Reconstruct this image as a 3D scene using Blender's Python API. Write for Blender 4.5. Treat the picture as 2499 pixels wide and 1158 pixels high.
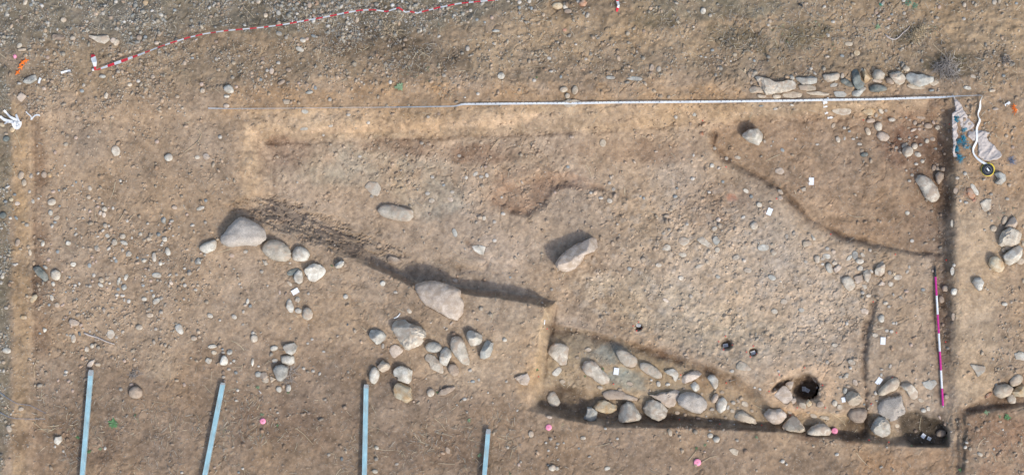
import bpy, math, random
import numpy as np
from math import radians as R

# ------------------------------------------------------------------ camera, world, sun, exposure
for o in list(bpy.data.objects): bpy.data.objects.remove(o)
SC = bpy.context.scene
C = SC.collection
random.seed(7); RNG = np.random.default_rng(11)
PXM = 0.0056            # metres of ground per photograph pixel
HC = 24.0               # height of the drone camera (m)
W0, H0 = 2499.0, 1158.0
cam_d = bpy.data.cameras.new('drone_camera'); cam = bpy.data.objects.new('drone_camera', cam_d); C.objects.link(cam)
cam.location = (0, 0, HC); cam.rotation_euler = (0, 0, 0)
cam_d.sensor_fit = 'HORIZONTAL'; cam_d.sensor_width = 36
cam_d.angle = 2*math.atan(W0/2*PXM/HC)
cam_d.clip_start = 0.5; cam_d.clip_end = 3000
SC.camera = cam
SUN_EL, SUN_AZ = 48.0, -52.0        # azimuth measured from +x towards +y: light comes from the lower right
w = bpy.data.worlds.new('World'); SC.world = w; w.use_nodes = True
nt = w.node_tree; nt.nodes.clear()
sky = nt.nodes.new('ShaderNodeTexSky'); sky.sky_type = 'NISHITA'; sky.sun_disc = False
sky.sun_elevation = R(SUN_EL); sky.sun_rotation = R(90 - SUN_AZ)
sky.air_density = 1.0; sky.dust_density = 2.5; sky.ozone_density = 1.0
bgn = nt.nodes.new('ShaderNodeBackground'); bgn.inputs['Strength'].default_value = 0.15
won = nt.nodes.new('ShaderNodeOutputWorld')
nt.links.new(sky.outputs[0], bgn.inputs[0]); nt.links.new(bgn.outputs[0], won.inputs[0])
sd_ = bpy.data.lights.new('sun', 'SUN'); sd_.energy = 1.5; sd_.angle = R(4.5); sd_.color = (1.0, 0.965, 0.90)
sun = bpy.data.objects.new('sun', sd_); C.objects.link(sun)
sun.rotation_euler = (0, R(90 - SUN_EL), R(SUN_AZ)); sun.location = (8, -6, 12)
SC.view_settings.view_transform = 'Standard'; SC.view_settings.look = 'None'
SC.view_settings.gamma = 1; SC.view_settings.use_curve_mapping = False
SC.view_settings.exposure = 0.57
SC.render.engine = 'CYCLES'

# ------------------------------------------------------------------ coordinates and noise
def P(X, Y, z=0.0):
    """photograph pixel and height -> world point"""
    k = PXM*(HC - z)/HC
    return ((X - W0/2)*k, -(Y - H0/2)*k, z)
TAB = np.random.default_rng(3).random((256, 256)).astype(np.float32)
def vn(x, y, seed=0):
    x = x + seed*17.37; y = y + seed*9.71
    xi = np.floor(x).astype(np.int64); yi = np.floor(y).astype(np.int64)
    fx = x - xi; fy = y - yi
    fx = fx*fx*fx*(fx*(fx*6 - 15) + 10); fy = fy*fy*fy*(fy*(fy*6 - 15) + 10)
    a = TAB[xi & 255, yi & 255]; b = TAB[(xi+1) & 255, yi & 255]
    c = TAB[xi & 255, (yi+1) & 255]; d = TAB[(xi+1) & 255, (yi+1) & 255]
    return ((a*(1-fx) + b*fx)*(1-fy) + (c*(1-fx) + d*fx)*fy)*2 - 1
def fbm(x, y, wl, octs=3, seed=0, gain=.5):
    s = 0; a = 1; t = 0
    for i in range(octs):
        ca, sa = math.cos(.7*i + .4), math.sin(.7*i + .4)
        s = s + a*vn((x*ca - y*sa)/wl, (x*sa + y*ca)/wl, seed + i*5); t += a; a *= gain; wl *= .5
    return s/t
def worley(x, y, wl, seed=0):
    x = x/wl; y = y/wl; xi = np.floor(x).astype(np.int64); yi = np.floor(y).astype(np.int64)
    best = np.full(x.shape, 9.0); idv = np.zeros(x.shape)
    for dx in (-1, 0, 1):
        for dy in (-1, 0, 1):
            a = (xi+dx+seed*13) & 255; b = (yi+dy+seed*29) & 255
            px = xi+dx + TAB[a, b]; py = yi+dy + TAB[b, a]
            d = (x-px)**2 + (y-py)**2
            m = d < best; best = np.where(m, d, best); idv = np.where(m, TAB[(a*7+3) & 255, (b*5+1) & 255], idv)
    return np.sqrt(best), idv
def sstep(e0, e1, v):
    t = np.clip((v - e0)/(e1 - e0), 0, 1); return t*t*(3 - 2*t)
def sdist(poly, X, Y):
    """signed distance to a polygon, negative inside"""
    n = len(poly); d = np.full(X.shape, 1e9); ins = np.zeros(X.shape, bool)
    for i in range(n):
        ax, ay = poly[i]; bx, by = poly[(i+1) % n]
        ex, ey = bx-ax, by-ay; wx, wy = X-ax, Y-ay
        t = np.clip((wx*ex + wy*ey)/(ex*ex + ey*ey + 1e-9), 0, 1)
        d = np.minimum(d, (wx - ex*t)**2 + (wy - ey*t)**2)
        c = ((ay > Y) != (by > Y)) & (X < ex*(Y - ay)/(by - ay + 1e-12) + ax)
        ins ^= c
    d = np.sqrt(d); return np.where(ins, -d, d)
def lin(rgb):
    return tuple((c/255/12.92 if c/255 <= .04045 else ((c/255 + .055)/1.055)**2.4) for c in rgb)

# ------------------------------------------------------------------ materials
MATS = {}
def newmat(name):
    m = bpy.data.materials.new(name); m.use_nodes = True; n = m.node_tree.nodes; MATS[name] = m
    return m, m.node_tree, n['Principled BSDF']
def plain(name, col, rough=.6, metal=0, var=.12, scale=30, spec=.3):
    m, t, b = newmat(name); N = t.nodes; L = t.links
    tc = N.new('ShaderNodeTexCoord'); nz = N.new('ShaderNodeTexNoise'); nz.inputs['Scale'].default_value = scale
    nz.inputs['Detail'].default_value = 5
    mr = N.new('ShaderNodeMapRange'); mr.inputs[3].default_value = 1-var*1.6; mr.inputs[4].default_value = 1+var*1.6
    mx = N.new('ShaderNodeMix'); mx.data_type = 'RGBA'; mx.blend_type = 'MULTIPLY'; mx.inputs[0].default_value = 1
    mx.inputs[6].default_value = (*col, 1)
    L.new(tc.outputs['Object'], nz.inputs['Vector']); L.new(nz.outputs[0], mr.inputs[0]); L.new(mr.outputs[0], mx.inputs[7])
    L.new(mx.outputs[2], b.inputs['Base Color'])
    b.inputs['Roughness'].default_value = rough; b.inputs['Metallic'].default_value = metal
    b.inputs['Specular IOR Level'].default_value = spec
    return m
def attrmat(name, rough=.95, fine=True, spec=.1, bump=.5):
    m, t, b = newmat(name); N = t.nodes; L = t.links
    at = N.new('ShaderNodeAttribute'); at.attribute_name = 'Col'
    b.inputs['Roughness'].default_value = rough; b.inputs['Specular IOR Level'].default_value = spec
    if not fine:
        L.new(at.outputs['Color'], b.inputs['Base Color']); return m
    geo = N.new('ShaderNodeNewGeometry')
    n1 = N.new('ShaderNodeTexNoise'); n1.inputs['Scale'].default_value = 34; n1.inputs['Detail'].default_value = 8; n1.inputs['Roughness'].default_value = .72
    n2 = N.new('ShaderNodeTexVoronoi'); n2.inputs['Scale'].default_value = 60; n2.feature = 'F1'
    r1 = N.new('ShaderNodeMapRange'); r1.inputs[1].default_value = .25; r1.inputs[2].default_value = .75; r1.inputs[3].default_value = .68; r1.inputs[4].default_value = 1.30
    L.new(geo.outputs['Position'], n1.inputs['Vector']); L.new(geo.outputs['Position'], n2.inputs['Vector'])
    L.new(n1.outputs[0], r1.inputs[0])
    m1 = N.new('ShaderNodeMix'); m1.data_type = 'RGBA'; m1.blend_type = 'MULTIPLY'; m1.inputs[0].default_value = 1
    L.new(at.outputs['Color'], m1.inputs[6]); L.new(r1.outputs[0], m1.inputs[7])
    # tiny grits: some voronoi cells are pale or grey grains
    sp = N.new('ShaderNodeSeparateColor'); L.new(n2.outputs['Color'], sp.inputs[0])
    gt = N.new('ShaderNodeMapRange'); gt.inputs[1].default_value = .82; gt.inputs[2].default_value = .9; L.new(sp.outputs[0], gt.inputs[0])
    near = N.new('ShaderNodeMapRange'); near.inputs[1].default_value = .42; near.inputs[2].default_value = .3; L.new(n2.outputs['Distance'], near.inputs[0])
    mu = N.new('ShaderNodeMath'); mu.operation = 'MULTIPLY'; L.new(gt.outputs[0], mu.inputs[0]); L.new(near.outputs[0], mu.inputs[1])
    mu2 = N.new('ShaderNodeMath'); mu2.operation = 'MULTIPLY'; L.new(mu.outputs[0], mu2.inputs[0]); mu2.inputs[1].default_value = .6
    cr = N.new('ShaderNodeValToRGB'); cr.color_ramp.elements[0].color = (.16, .14, .12, 1); cr.color_ramp.elements[1].color = (.50, .46, .40, 1)
    L.new(sp.outputs[1], cr.inputs[0])
    m2 = N.new('ShaderNodeMix'); m2.data_type = 'RGBA'; L.new(mu2.outputs[0], m2.inputs[0]); L.new(m1.outputs[2], m2.inputs[6]); L.new(cr.outputs[0], m2.inputs[7])
    L.new(m2.outputs[2], b.inputs['Base Color'])
    bp = N.new('ShaderNodeBump'); bp.inputs['Strength'].default_value = bump; bp.inputs['Distance'].default_value = .012
    ad = N.new('ShaderNodeMath'); ad.operation = 'ADD'; L.new(n1.outputs[0], ad.inputs[0])
    ml = N.new('ShaderNodeMath'); ml.operation = 'MULTIPLY'; L.new(mu.outputs[0], ml.inputs[0]); ml.inputs[1].default_value = .5
    L.new(ml.outputs[0], ad.inputs[1]); L.new(ad.outputs[0], bp.inputs['Height']); L.new(bp.outputs[0], b.inputs['Normal'])
    return m
def stonemat(name, c1, c2, dirt=.55, speck=.5, rough=.85):
    m, t, b = newmat(name); N = t.nodes; L = t.links
    oi = N.new('ShaderNodeObjectInfo'); tc = N.new('ShaderNodeTexCoord')
    va = N.new('ShaderNodeVectorMath'); va.operation = 'ADD'
    cb = N.new('ShaderNodeCombineXYZ'); sc = N.new('ShaderNodeMath'); sc.operation = 'MULTIPLY'; sc.inputs[1].default_value = 37
    L.new(oi.outputs['Random'], sc.inputs[0]); L.new(sc.outputs[0], cb.inputs[0]); L.new(sc.outputs[0], cb.inputs[2])
    L.new(tc.outputs['Object'], va.inputs[0]); L.new(cb.outputs[0], va.inputs[1])
    n1 = N.new('ShaderNodeTexNoise'); n1.inputs['Scale'].default_value = 10; n1.inputs['Detail'].default_value = 7; n1.inputs['Roughness'].default_value = .62
    n2 = N.new('ShaderNodeTexNoise'); n2.inputs['Scale'].default_value = 120; n2.inputs['Detail'].default_value = 3
    n3 = N.new('ShaderNodeTexNoise'); n3.inputs['Scale'].default_value = 11; n3.inputs['Detail'].default_value = 6; n3.inputs['Distortion'].default_value = .8
    for n in (n1, n2, n3): L.new(va.outputs[0], n.inputs['Vector'])
    r1 = N.new('ShaderNodeMapRange'); r1.inputs[1].default_value = .38; r1.inputs[2].default_value = .62; r1.inputs[3].default_value = -.25; r1.inputs[4].default_value = 1.15; r1.clamp = False; L.new(n1.outputs[0], r1.inputs[0])
    m1 = N.new('ShaderNodeMix'); m1.data_type = 'RGBA'; m1.clamp_factor = False; m1.inputs[6].default_value = (*c1, 1); m1.inputs[7].default_value = (*c2, 1); L.new(r1.outputs[0], m1.inputs[0])
    r2 = N.new('ShaderNodeMapRange'); r2.inputs[1].default_value = .3; r2.inputs[2].default_value = .7; r2.inputs[3].default_value = 1 - speck*.45; r2.inputs[4].default_value = 1 + speck*.45; L.new(n2.outputs[0], r2.inputs[0])
    r3 = N.new('ShaderNodeMapRange'); r3.inputs[3].default_value = .86; r3.inputs[4].default_value = 1.14; L.new(oi.outputs['Random'], r3.inputs[0])
    mm = N.new('ShaderNodeMath'); mm.operation = 'MULTIPLY'; L.new(r2.outputs[0], mm.inputs[0]); L.new(r3.outputs[0], mm.inputs[1])
    m2 = N.new('ShaderNodeMix'); m2.data_type = 'RGBA'; m2.blend_type = 'MULTIPLY'; m2.inputs[0].default_value = 1; L.new(m1.outputs[2], m2.inputs[6]); L.new(mm.outputs[0], m2.inputs[7])
    r4 = N.new('ShaderNodeMapRange'); r4.inputs[1].default_value = .48; r4.inputs[2].default_value = .62; r4.inputs[3].default_value = 0; r4.inputs[4].default_value = dirt*1.6; L.new(n3.outputs[0], r4.inputs[0])
    m3 = N.new('ShaderNodeMix'); m3.data_type = 'RGBA'; m3.inputs[7].default_value = (.40, .315, .235, 1); L.new(r4.outputs[0], m3.inputs[0]); L.new(m2.outputs[2], m3.inputs[6])
    L.new(m3.outputs[2], b.inputs['Base Color']); b.inputs['Roughness'].default_value = rough; b.inputs['Specular IOR Level'].default_value = .2
    bp = N.new('ShaderNodeBump'); bp.inputs['Strength'].default_value = .7; bp.inputs['Distance'].default_value = .008
    ad = N.new('ShaderNodeMath'); ad.operation = 'MULTIPLY_ADD'; L.new(n2.outputs[0], ad.inputs[0]); ad.inputs[1].default_value = .35; L.new(n3.outputs[0], ad.inputs[2])
    L.new(ad.outputs[0], bp.inputs['Height']); L.new(bp.outputs[0], b.inputs['Normal'])
    return m
def soil_on(m, amt=.5, scale=18):
    t = m.node_tree; N = t.nodes; L = t.links; b = N['Principled BSDF']; src = b.inputs['Base Color'].links[0].from_socket
    tc = N.new('ShaderNodeTexCoord'); nz = N.new('ShaderNodeTexNoise'); nz.inputs['Scale'].default_value = scale; nz.inputs['Detail'].default_value = 8; nz.inputs['Roughness'].default_value = .7
    mp = N.new('ShaderNodeMapping'); mp.inputs['Scale'].default_value = (.25, 1, 1); L.new(tc.outputs['Object'], mp.inputs[0]); L.new(mp.outputs[0], nz.inputs['Vector'])
    mr = N.new('ShaderNodeMapRange'); mr.inputs[1].default_value = .48; mr.inputs[2].default_value = .66; mr.inputs[4].default_value = amt; L.new(nz.outputs[0], mr.inputs[0])
    mx = N.new('ShaderNodeMix'); mx.data_type = 'RGBA'; mx.inputs[7].default_value = (.34, .30, .25, 1); L.new(mr.outputs[0], mx.inputs[0]); L.new(src, mx.inputs[6]); L.new(mx.outputs[2], b.inputs['Base Color'])
SM = {
 'g': stonemat('stone_greige', (0.395, 0.35, 0.278), (0.54, 0.485, 0.39)),
 'b': stonemat('stone_blue_grey', (.29, .283, .25), (.44, .43, .375), dirt=.2),
 't': stonemat('stone_tan', (0.39, 0.325, 0.24), (0.53, 0.455, 0.345)),
 'p': stonemat('stone_pink_beige', (0.44, 0.36, 0.285), (0.56, 0.475, 0.385)),
 'w': stonemat('stone_pale', (0.40, 0.37, 0.305), (0.58, 0.55, 0.47), dirt=.3),
 'd': stonemat('stone_slate', (0.108, 0.123, 0.113), (0.197, 0.212, 0.189), dirt=.15),
 'o': stonemat('stone_ochre', (0.443, 0.315, 0.180), (0.522, 0.443, 0.306), dirt=.2),
 'k': stonemat('stone_brown', (0.285, 0.22, 0.165), (0.375, 0.305, 0.235), dirt=.5),
 'r': stonemat('brick_red', (0.374, 0.187, 0.108), (0.424, 0.256, 0.162), dirt=.4),
 'm': stonemat('stone_mauve_granite', (0.405, 0.36, 0.305), (0.49, 0.44, 0.375), dirt=.08, speck=.8),
}
CW = {'g': 'grey-beige', 'b': 'blue-grey', 't': 'tan', 'p': 'pinkish', 'w': 'pale', 'd': 'dark slate', 'o': 'ochre', 'k': 'brown', 'r': 'brick-red', 'm': 'mauve-grey'}
M_SOIL = attrmat('soil')
M_GRIT = attrmat('gravel_mixed', fine=False, rough=.85, spec=.2)
M_STRAW = attrmat('dry_stalks', fine=False, rough=.8)
M_WHITE = plain('white_card', (.80, .81, .80), .5, var=.03)
M_INK = plain('grey_ink', (.20, .21, .22), .6)
M_TAPEW = plain('tape_white', (.66, .68, .67), .4, var=.05)
M_TAPER = plain('tape_red', (.62, .035, .05), .4, var=.12)
M_BLK = plain('black_plastic', (.018, .024, .03), .4)
M_YEL = plain('yellow_plastic', (.75, .58, .06), .4)
M_MAG = plain('magenta_paint', (.55, .035, .26), .4, var=.08)
M_WPOLE = plain('pole_white', (.74, .76, .76), .4, var=.08)
M_STEEL = plain('steel_point', (.35, .38, .40), .35, metal=.6)
M_BAR = plain('galvanised_blue', (.31, .50, .55), .5, var=.3, scale=9)
M_BARG = plain('galvanised_lip', (.36, .50, .54), .45, var=.12)
soil_on(M_BAR); soil_on(M_BARG, .7, 30)
M_BARR = plain('bare_zinc', (.33, .35, .35), .6, var=.25, scale=60)
M_BARIN = plain('tube_inside', (.05, .06, .07), .8)
M_PINK = plain('pink_plastic', (.86, .30, .42), .5, var=.06)
M_PINKD = plain('pink_plastic_dark', (.62, .18, .28), .5)
M_RED = plain('red_pin', (.78, .05, .04), .5)
M_ORG = plain('orange_plastic', (.80, .20, .03), .5, var=.15)
M_PLAST = plain('white_polythene', (.66, .68, .68), .35, var=.1)
M_CLOTH = plain('grey_sacking', (.47, .42, .38), .9, var=.3, scale=22)
M_CYAN = plain('cyan_twine', (.03, .28, .40), .6, var=.3)
M_BWIRE = plain('blue_wire', (.16, .22, .32), .5)
M_WOOD = plain('bleached_wood', (.42, .37, .33), .85, var=.25)
M_DRY = plain('dry_twig', (.50, .40, .26), .85, var=.25)
M_GREYTW = plain('grey_twig', (.30, .27, .24), .85, var=.3)
M_GREEN = plain('weed_leaf', (.10, .21, .085), .7, var=.3)
M_GREEN2 = plain('weed_leaf_pale', (.21, .30, .17), .7, var=.3)
M_TEAL = plain('green_netting', (.02, .27, .19), .6, var=.3)
M_LEAF = plain('dead_leaf', (.55, .43, .28), .8, var=.2)

# ------------------------------------------------------------------ mesh helpers
def tag(o, label=None, cat=None, group=None, kind=None):
    if label: o['label'] = label
    if cat: o['category'] = cat
    if group: o['group'] = group
    if kind: o['kind'] = kind
    return o
def fastmesh(name, V, F, mats, col=None, smooth=True, midx=None):
    V = np.asarray(V, np.float32); F = np.asarray(F, np.int32); k = F.shape[1]
    me = bpy.data.meshes.new(name)
    me.vertices.add(len(V)); me.vertices.foreach_set('co', V.ravel())
    me.loops.add(F.size); me.loops.foreach_set('vertex_index', F.ravel())
    me.polygons.add(len(F)); me.polygons.foreach_set('loop_start', np.arange(0, F.size, k, dtype=np.int32))
    try: me.polygons.foreach_set('loop_total', np.full(len(F), k, np.int32))
    except Exception: pass
    me.polygons.foreach_set('use_smooth', np.full(len(F), smooth))
    for m in (mats if isinstance(mats, (list, tuple)) else [mats]): me.materials.append(m)
    if midx is not None: me.polygons.foreach_set('material_index', np.asarray(midx, np.int32))
    me.update(calc_edges=True)
    if col is not None:
        a = me.color_attributes.new('Col', 'FLOAT_COLOR', 'POINT')
        c4 = np.ones((len(V), 4), np.float32); c4[:, :3] = col; a.data.foreach_set('color', c4.ravel())
    return me
def obj(name, me, parent=None, loc=None):
    o = bpy.data.objects.new(name, me); C.objects.link(o)
    if parent: o.parent = parent
    if loc is not None: o.location = loc
    return o
def mesh(name, V, F, mat, smooth=False):
    me = bpy.data.meshes.new(name); me.from_pydata([tuple(v) for v in V], [], [tuple(f) for f in F])
    for m in (mat if isinstance(mat, (list, tuple)) else [mat]): me.materials.append(m)
    if smooth: me.polygons.foreach_set('use_smooth', [True]*len(me.polygons))
    me.update(); return me
def empty(name, loc, rz=0, rx=0, ry=0):
    o = bpy.data.objects.new(name, None); C.objects.link(o); o.location = loc; o.rotation_euler = (rx, ry, rz); o.empty_display_size = .05; return o
def box(cx, cy, cz, sx, sy, sz):
    V = [(cx+a*sx/2, cy+b*sy/2, cz+c*sz/2) for a in (-1, 1) for b in (-1, 1) for c in (-1, 1)]
    return V, [(0, 1, 3, 2), (4, 6, 7, 5), (0, 4, 5, 1), (2, 3, 7, 6), (0, 2, 6, 4), (1, 5, 7, 3)]
def lathe(prof, n=28):
    V = []; F = []
    for r, z in prof:
        for i in range(n):
            a = 2*math.pi*i/n; V.append((r*math.cos(a), r*math.sin(a), z))
    for k in range(len(prof)-1):
        for i in range(n):
            j = (i+1) % n; F.append((k*n+i, k*n+j, (k+1)*n+j, (k+1)*n+i))
    F.append(tuple(range(n))[::-1]); F.append(tuple(range((len(prof)-1)*n, len(prof)*n)))
    return V, F
def tube(pts, rad, sides=5):
    """polyline tube; rad a number or a list"""
    pts = [np.array(p, float) for p in pts]; n = len(pts); V = []; F = []
    for i, p in enumerate(pts):
        d = pts[min(i+1, n-1)] - pts[max(i-1, 0)]; d /= (np.linalg.norm(d) + 1e-9)
        u = np.cross(d, (0, 0, 1)); 
        if np.linalg.norm(u) < 1e-3: u = np.array((1., 0, 0))
        u /= np.linalg.norm(u); v = np.cross(d, u); r = rad[i] if isinstance(rad, (list, tuple)) else rad
        for k in range(sides):
            a = 2*math.pi*k/sides; V.append(tuple(p + r*(u*math.cos(a) + v*math.sin(a))))
    for i in range(n-1):
        for k in range(sides):
            j = (k+1) % sides; F.append((i*sides+k, i*sides+j, (i+1)*sides+j, (i+1)*sides+k))
    F.append(tuple(range(sides))[::-1]); F.append(tuple(range((n-1)*sides, n*sides)))
    return V, F
def join(parts):
    V = []; F = []
    for v, f in parts:
        b = len(V); V += list(v); F += [tuple(i+b for i in q) for q in f]
    return V, F

# ------------------------------------------------------------------ the lie of the land
STEP = 2.2
def axis(lo, hi, n_out):
    inner = np.arange(lo - 30, hi + 30 + STEP, STEP); s = STEP; out = []; p = 0
    for i in range(n_out):
        s *= 1.17; p += s; out.append(p)
    out = np.array(out); return np.concatenate([(inner[0] - out)[::-1], inner, inner[-1] + out])
AX = axis(0, W0, 58); AY = axis(0, H0, 60)
GX, GY = np.meshgrid(AX, AY, indexing='xy')
far = sstep(100, 500, np.maximum(np.maximum(-GX, GX - W0), np.maximum(-GY, GY - H0)))
# shared wobble so that edges are ragged
WOB = fbm(GX, GY, 60, 3, 40)*7 + fbm(GX, GY, 14, 2, 44)*3
WOB2 = fbm(GX, GY, 90, 3, 60)*1.0
def between(crest, toe, wob=1.0, prof=1.0):
    """0 outside the crest line, 1 inside the toe line, a slope between; also returns the slope band mask"""
    sc = sdist(crest, GX, GY) + WOB*wob; st = sdist(toe, GX, GY) + WOB*wob*.8
    t = np.where(sc >= 0, 0, np.where(st <= 0, 1, -sc/(-sc + st + 1e-6)))
    band = 4*t*(1-t)
    t = t**prof; return t*t*(3-2*t)*.6 + t*.4, band
def blob(x, y, rx, ry, ang=0, n=.35, seed=3, soft=.35):
    a = R(ang); dx = GX-x; dy = GY-y; u = (dx*math.cos(a) + dy*math.sin(a))/rx; v = (-dx*math.sin(a) + dy*math.cos(a))/ry
    r = np.sqrt(u*u + v*v) + fbm(GX, GY, max(12, min(rx, ry)*.7), 3, seed)*n
    return 1 - sstep(1-soft, 1+soft, r)
def region(poly, soft=10, wob=1.5):
    return 1 - sstep(-soft, soft, sdist(poly, GX, GY) + WOB*wob)

D_C = [(590,300),(700,292),(900,284),(1200,270),(1500,264),(1800,258),(2100,252),(2326,246),(2328,400),(2332,500),(2338,560),(2332,700),(2332,900),(2328,1092),(2200,1088),(2100,1080),(1900,1054),(1700,1042),(1600,1046),(1500,1042),(1380,1024),(1278,1003),(1292,930),(1308,860),(1330,750),(1230,730),(1120,714),(1010,704),(985,690),(900,650),(760,600),(650,560),(545,520),(590,485),(598,400)]
D_T = [(655,348),(900,340),(1200,330),(1500,318),(1735,300),(2100,272),(2288,306),(2296,500),(2298,640),(2292,800),(2298,1000),(2298,1062),(2200,1066),(2100,1056),(1900,1030),(1700,1018),(1600,1021),(1500,1018),(1400,1001),(1320,978),(1325,900),(1348,800),(1362,730),(1350,733),(1240,713),(1130,699),(1020,684),(960,664),(915,640),(893,597),(800,545),(720,500),(662,480),(668,440),(655,400)]
tD, bD = between(D_C, D_T, .5 + 1.1*(1 - sstep(1100, 1500, GX))*(1 - sstep(430, 480, GY)))
E_C = [(1726,302),(1722,350),(1748,392),(1846,447),(1892,482),(1955,547),(2045,592),(2150,614),(2280,638),(2312,644),(2334,646),(2334,256),(2100,262),(1900,270),(1780,285)]
E_T = [(1752,318),(1742,350),(1768,382),(1862,432),(1912,462),(1978,528),(2060,572),(2160,596),(2270,610),(2286,606),(2284,500),(2276,300),(2100,285),(1900,295),(1790,305)]
tE, bE = between(E_C, E_T, .25)
F_C = [(1330,786),(1430,800),(1560,836),(1680,876),(1780,908),(1850,950),(1885,992),(1960,1000),(2040,1006),(2062,998),(2070,1000),(2128,1000),(2140,1006),(2190,1010),(2215,1090),(2110,1084),(1900,1056),(1700,1044),(1500,1044),(1380,1026),(1285,1004),(1296,930),(1312,860)]
F_T = [(1350,800),(1430,812),(1560,848),(1680,887),(1772,920),(1838,960),(1876,1004),(1960,1012),(2040,1018),(2066,1012),(2080,1012),(2118,1012),(2150,1030),(2185,1066),(2110,1056),(1900,1030),(1700,1018),(1500,1018),(1400,1001),(1320,978),(1325,930),(1335,860)]
tF, bF = between(F_C, F_T, .35)
H_C = [(1300,985),(1318,940),(1360,930),(1450,948),(1500,945),(1590,985),(1640,1005),(1740,1015),(1850,1022),(1960,1030),(2060,1040),(2062,1006),(2112,1004),(2128,1040),(2126,1074),(1900,1050),(1700,1040),(1500,1038),(1380,1020)]
H_T = [(1322,982),(1336,954),(1362,944),(1440,966),(1500,975),(1580,1006),(1640,1020),(1740,1026),(1850,1034),(1960,1042),(2070,1052),(2074,1020),(2104,1018),(2114,1042),(2110,1068),(1900,1044),(1700,1034),(1500,1031),(1400,1014)]
H_C = [(x, y + (5 if y > 1015 and x > 1300 and (x, y) != (2062,1006) else 0)) for x, y in H_C]
tH, bH = between(H_C, H_T, .4)
J_C = [(2192,1000),(2236,996),(2264,1014),(2302,1024),(2318,1050),(2318,1090),(2215,1090),(2180,1078),(2176,1040)]
J_T = [(2214,1022),(2240,1016),(2262,1030),(2296,1038),(2305,1062),(2302,1080),(2228,1081),(2214,1066)]
tJ, bJ = between(J_C, J_T, .3)
EX_C = [(73,285),(180,262),(500,268),(590,262),(1300,250),(2338,238),(2345,1004),(2352,1400),(1500,1700),(72,1700),(68,900)]
EX_T = [(84,300),(200,300),(500,300),(600,290),(1300,275),(2300,275),(2315,1004),(2330,1400),(1500,1690),(110,1690),(84,900)]
tX, bX = between(EX_C, EX_T, .4)
M_C = [(1185,490),(1235,524),(1290,536),(1335,503),(1352,466),(1424,450),(1420,424),(1330,418),(1270,430),(1205,465)]
M_T = [(1215,488),(1250,510),(1288,520),(1322,492),(1338,456),(1390,440),(1380,436),(1330,436),(1280,450),(1225,476)]
tM, bM = between(M_C, M_T, .6)
N_C = [(2338,1000),(2380,975),(2440,925),(2520,885),(2700,860),(2700,985),(2499,992),(2430,1000),(2360,1008)]
N_T = [(2362,996),(2400,984),(2450,950),(2520,925),(2700,900),(2700,975),(2499,982),(2430,990),(2370,1000)]
tN, bN = between(N_C, N_T, .6)
pebbly = region([(85,560),(200,480),(380,560),(500,640),(480,800),(300,880),(100,860)], 60, 3)
rubble = region([(1400,470),(1700,430),(1900,540),(2050,600),(2130,680),(2110,900),(1950,880),(1800,900),(1600,840),(1400,790),(1360,700),(1480,560)], 50, 3)
wallN = region([(600,270),(2330,240),(2310,285),(1735,305),(1200,335),(640,345)], 6, .8)
slopeD = bD*(region([(540,480),(1360,700),(1350,760),(980,710),(640,590),(530,540)], 25, 1))

rough = 1.0 + .55*rubble + .5*region([(0,-200),(2499,-200),(2499,230),(0,230)], 25, 3) - .45*region([(2330,505),(2420,560),(2420,960),(2335,990)], 12, 2) - .25*region([(80,300),(560,300),(520,480),(150,480)], 40, 3)
rough += .5*region([(650,340),(1400,330),(1350,560),(700,470)], 30, 2)
wd, wid = worley(GX + fbm(GX, GY, 20, 2, 91)*6, GY + fbm(GX, GY, 20, 2, 92)*6, 17, 2)
lump = np.clip(.75 - wd, 0, 1)
wd2, wid2 = worley(GX + fbm(GX, GY, 9, 2, 93)*3, GY + fbm(GX, GY, 9, 2, 94)*3, 8, 5)
Z = fbm(GX, GY, 420, 3, 1)*.022
Z += fbm(GX, GY, 95, 3, 8)*.010
Z += rough*(fbm(GX, GY, 30, 3, 15)*.0105 + fbm(GX, GY, 13, 2, 17)*.0050 + fbm(GX, GY, 6.5, 1, 22)*.0040)
Z -= rough*.010*np.clip(np.abs(fbm(GX, GY, 38, 3, 25)) < .03, 0, 1)*(fbm(GX, GY, 150, 2, 27) > .1)
Z += rubble*(lump*.004*(wid > .45) + np.clip(.6 - wd2, 0, 1)*.006 + fbm(GX, GY, 10, 2, 303)*.004)
Z += np.maximum(fbm(GX, GY*1.6, 110, 4, 31, .6), 0)*.085*region([(0,-300),(2499,-300),(2499,200),(0,200)], 40, 3)
# undercut, terraced crumbling along the long shaded scarp
strx = GX*math.cos(R(17)) + GY*math.sin(R(17)); stry = -GX*math.sin(R(17)) + GY*math.cos(R(17))
SB = region([(550,500),(600,478),(680,478),(760,505),(900,570),(1010,622),(960,640),(900,622),(800,590),(700,548),(620,520)], 9, .8)
scl = fbm(strx/4.2, stry, 9, 3, 71, .6)
Z += np.maximum(np.clip(slopeD*1.5, 0, 1)*(1 - .9*sstep(860, 930, GX)), SB)*(scl*.034 - .026*(np.abs(scl) < .06))
Z += (wallN + .6*region([(585,320),(660,340),(665,480),(600,490)], 10, 1))*(fbm(GX/1.8, GY, 18, 4, 75, .6)*.045)
DEEP = (.33 - .17*sstep(1300, 2000, GX) - .06*sstep(2050, 2230, GX))*(1 - .50*sstep(780, 900, GY))
Z += -.05*tX - DEEP*tD - .07*tE - .075*tF - .035*tH - .19*tJ - .055*tM - .08*tN
Z += .035*region([(2335,1012),(2420,1002),(2700,985),(2700,1500),(2360,1500)], 8, 1)
Z += -.05*(1 - sstep(6, 16, np.abs(GX - 2342 + WOB)))*sstep(1000, 1020, GY)*(1 - far)
Z += .03*region([(2330,240),(2700,240),(2700,505),(2420,540),(2335,505)], 10, 2)
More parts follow.
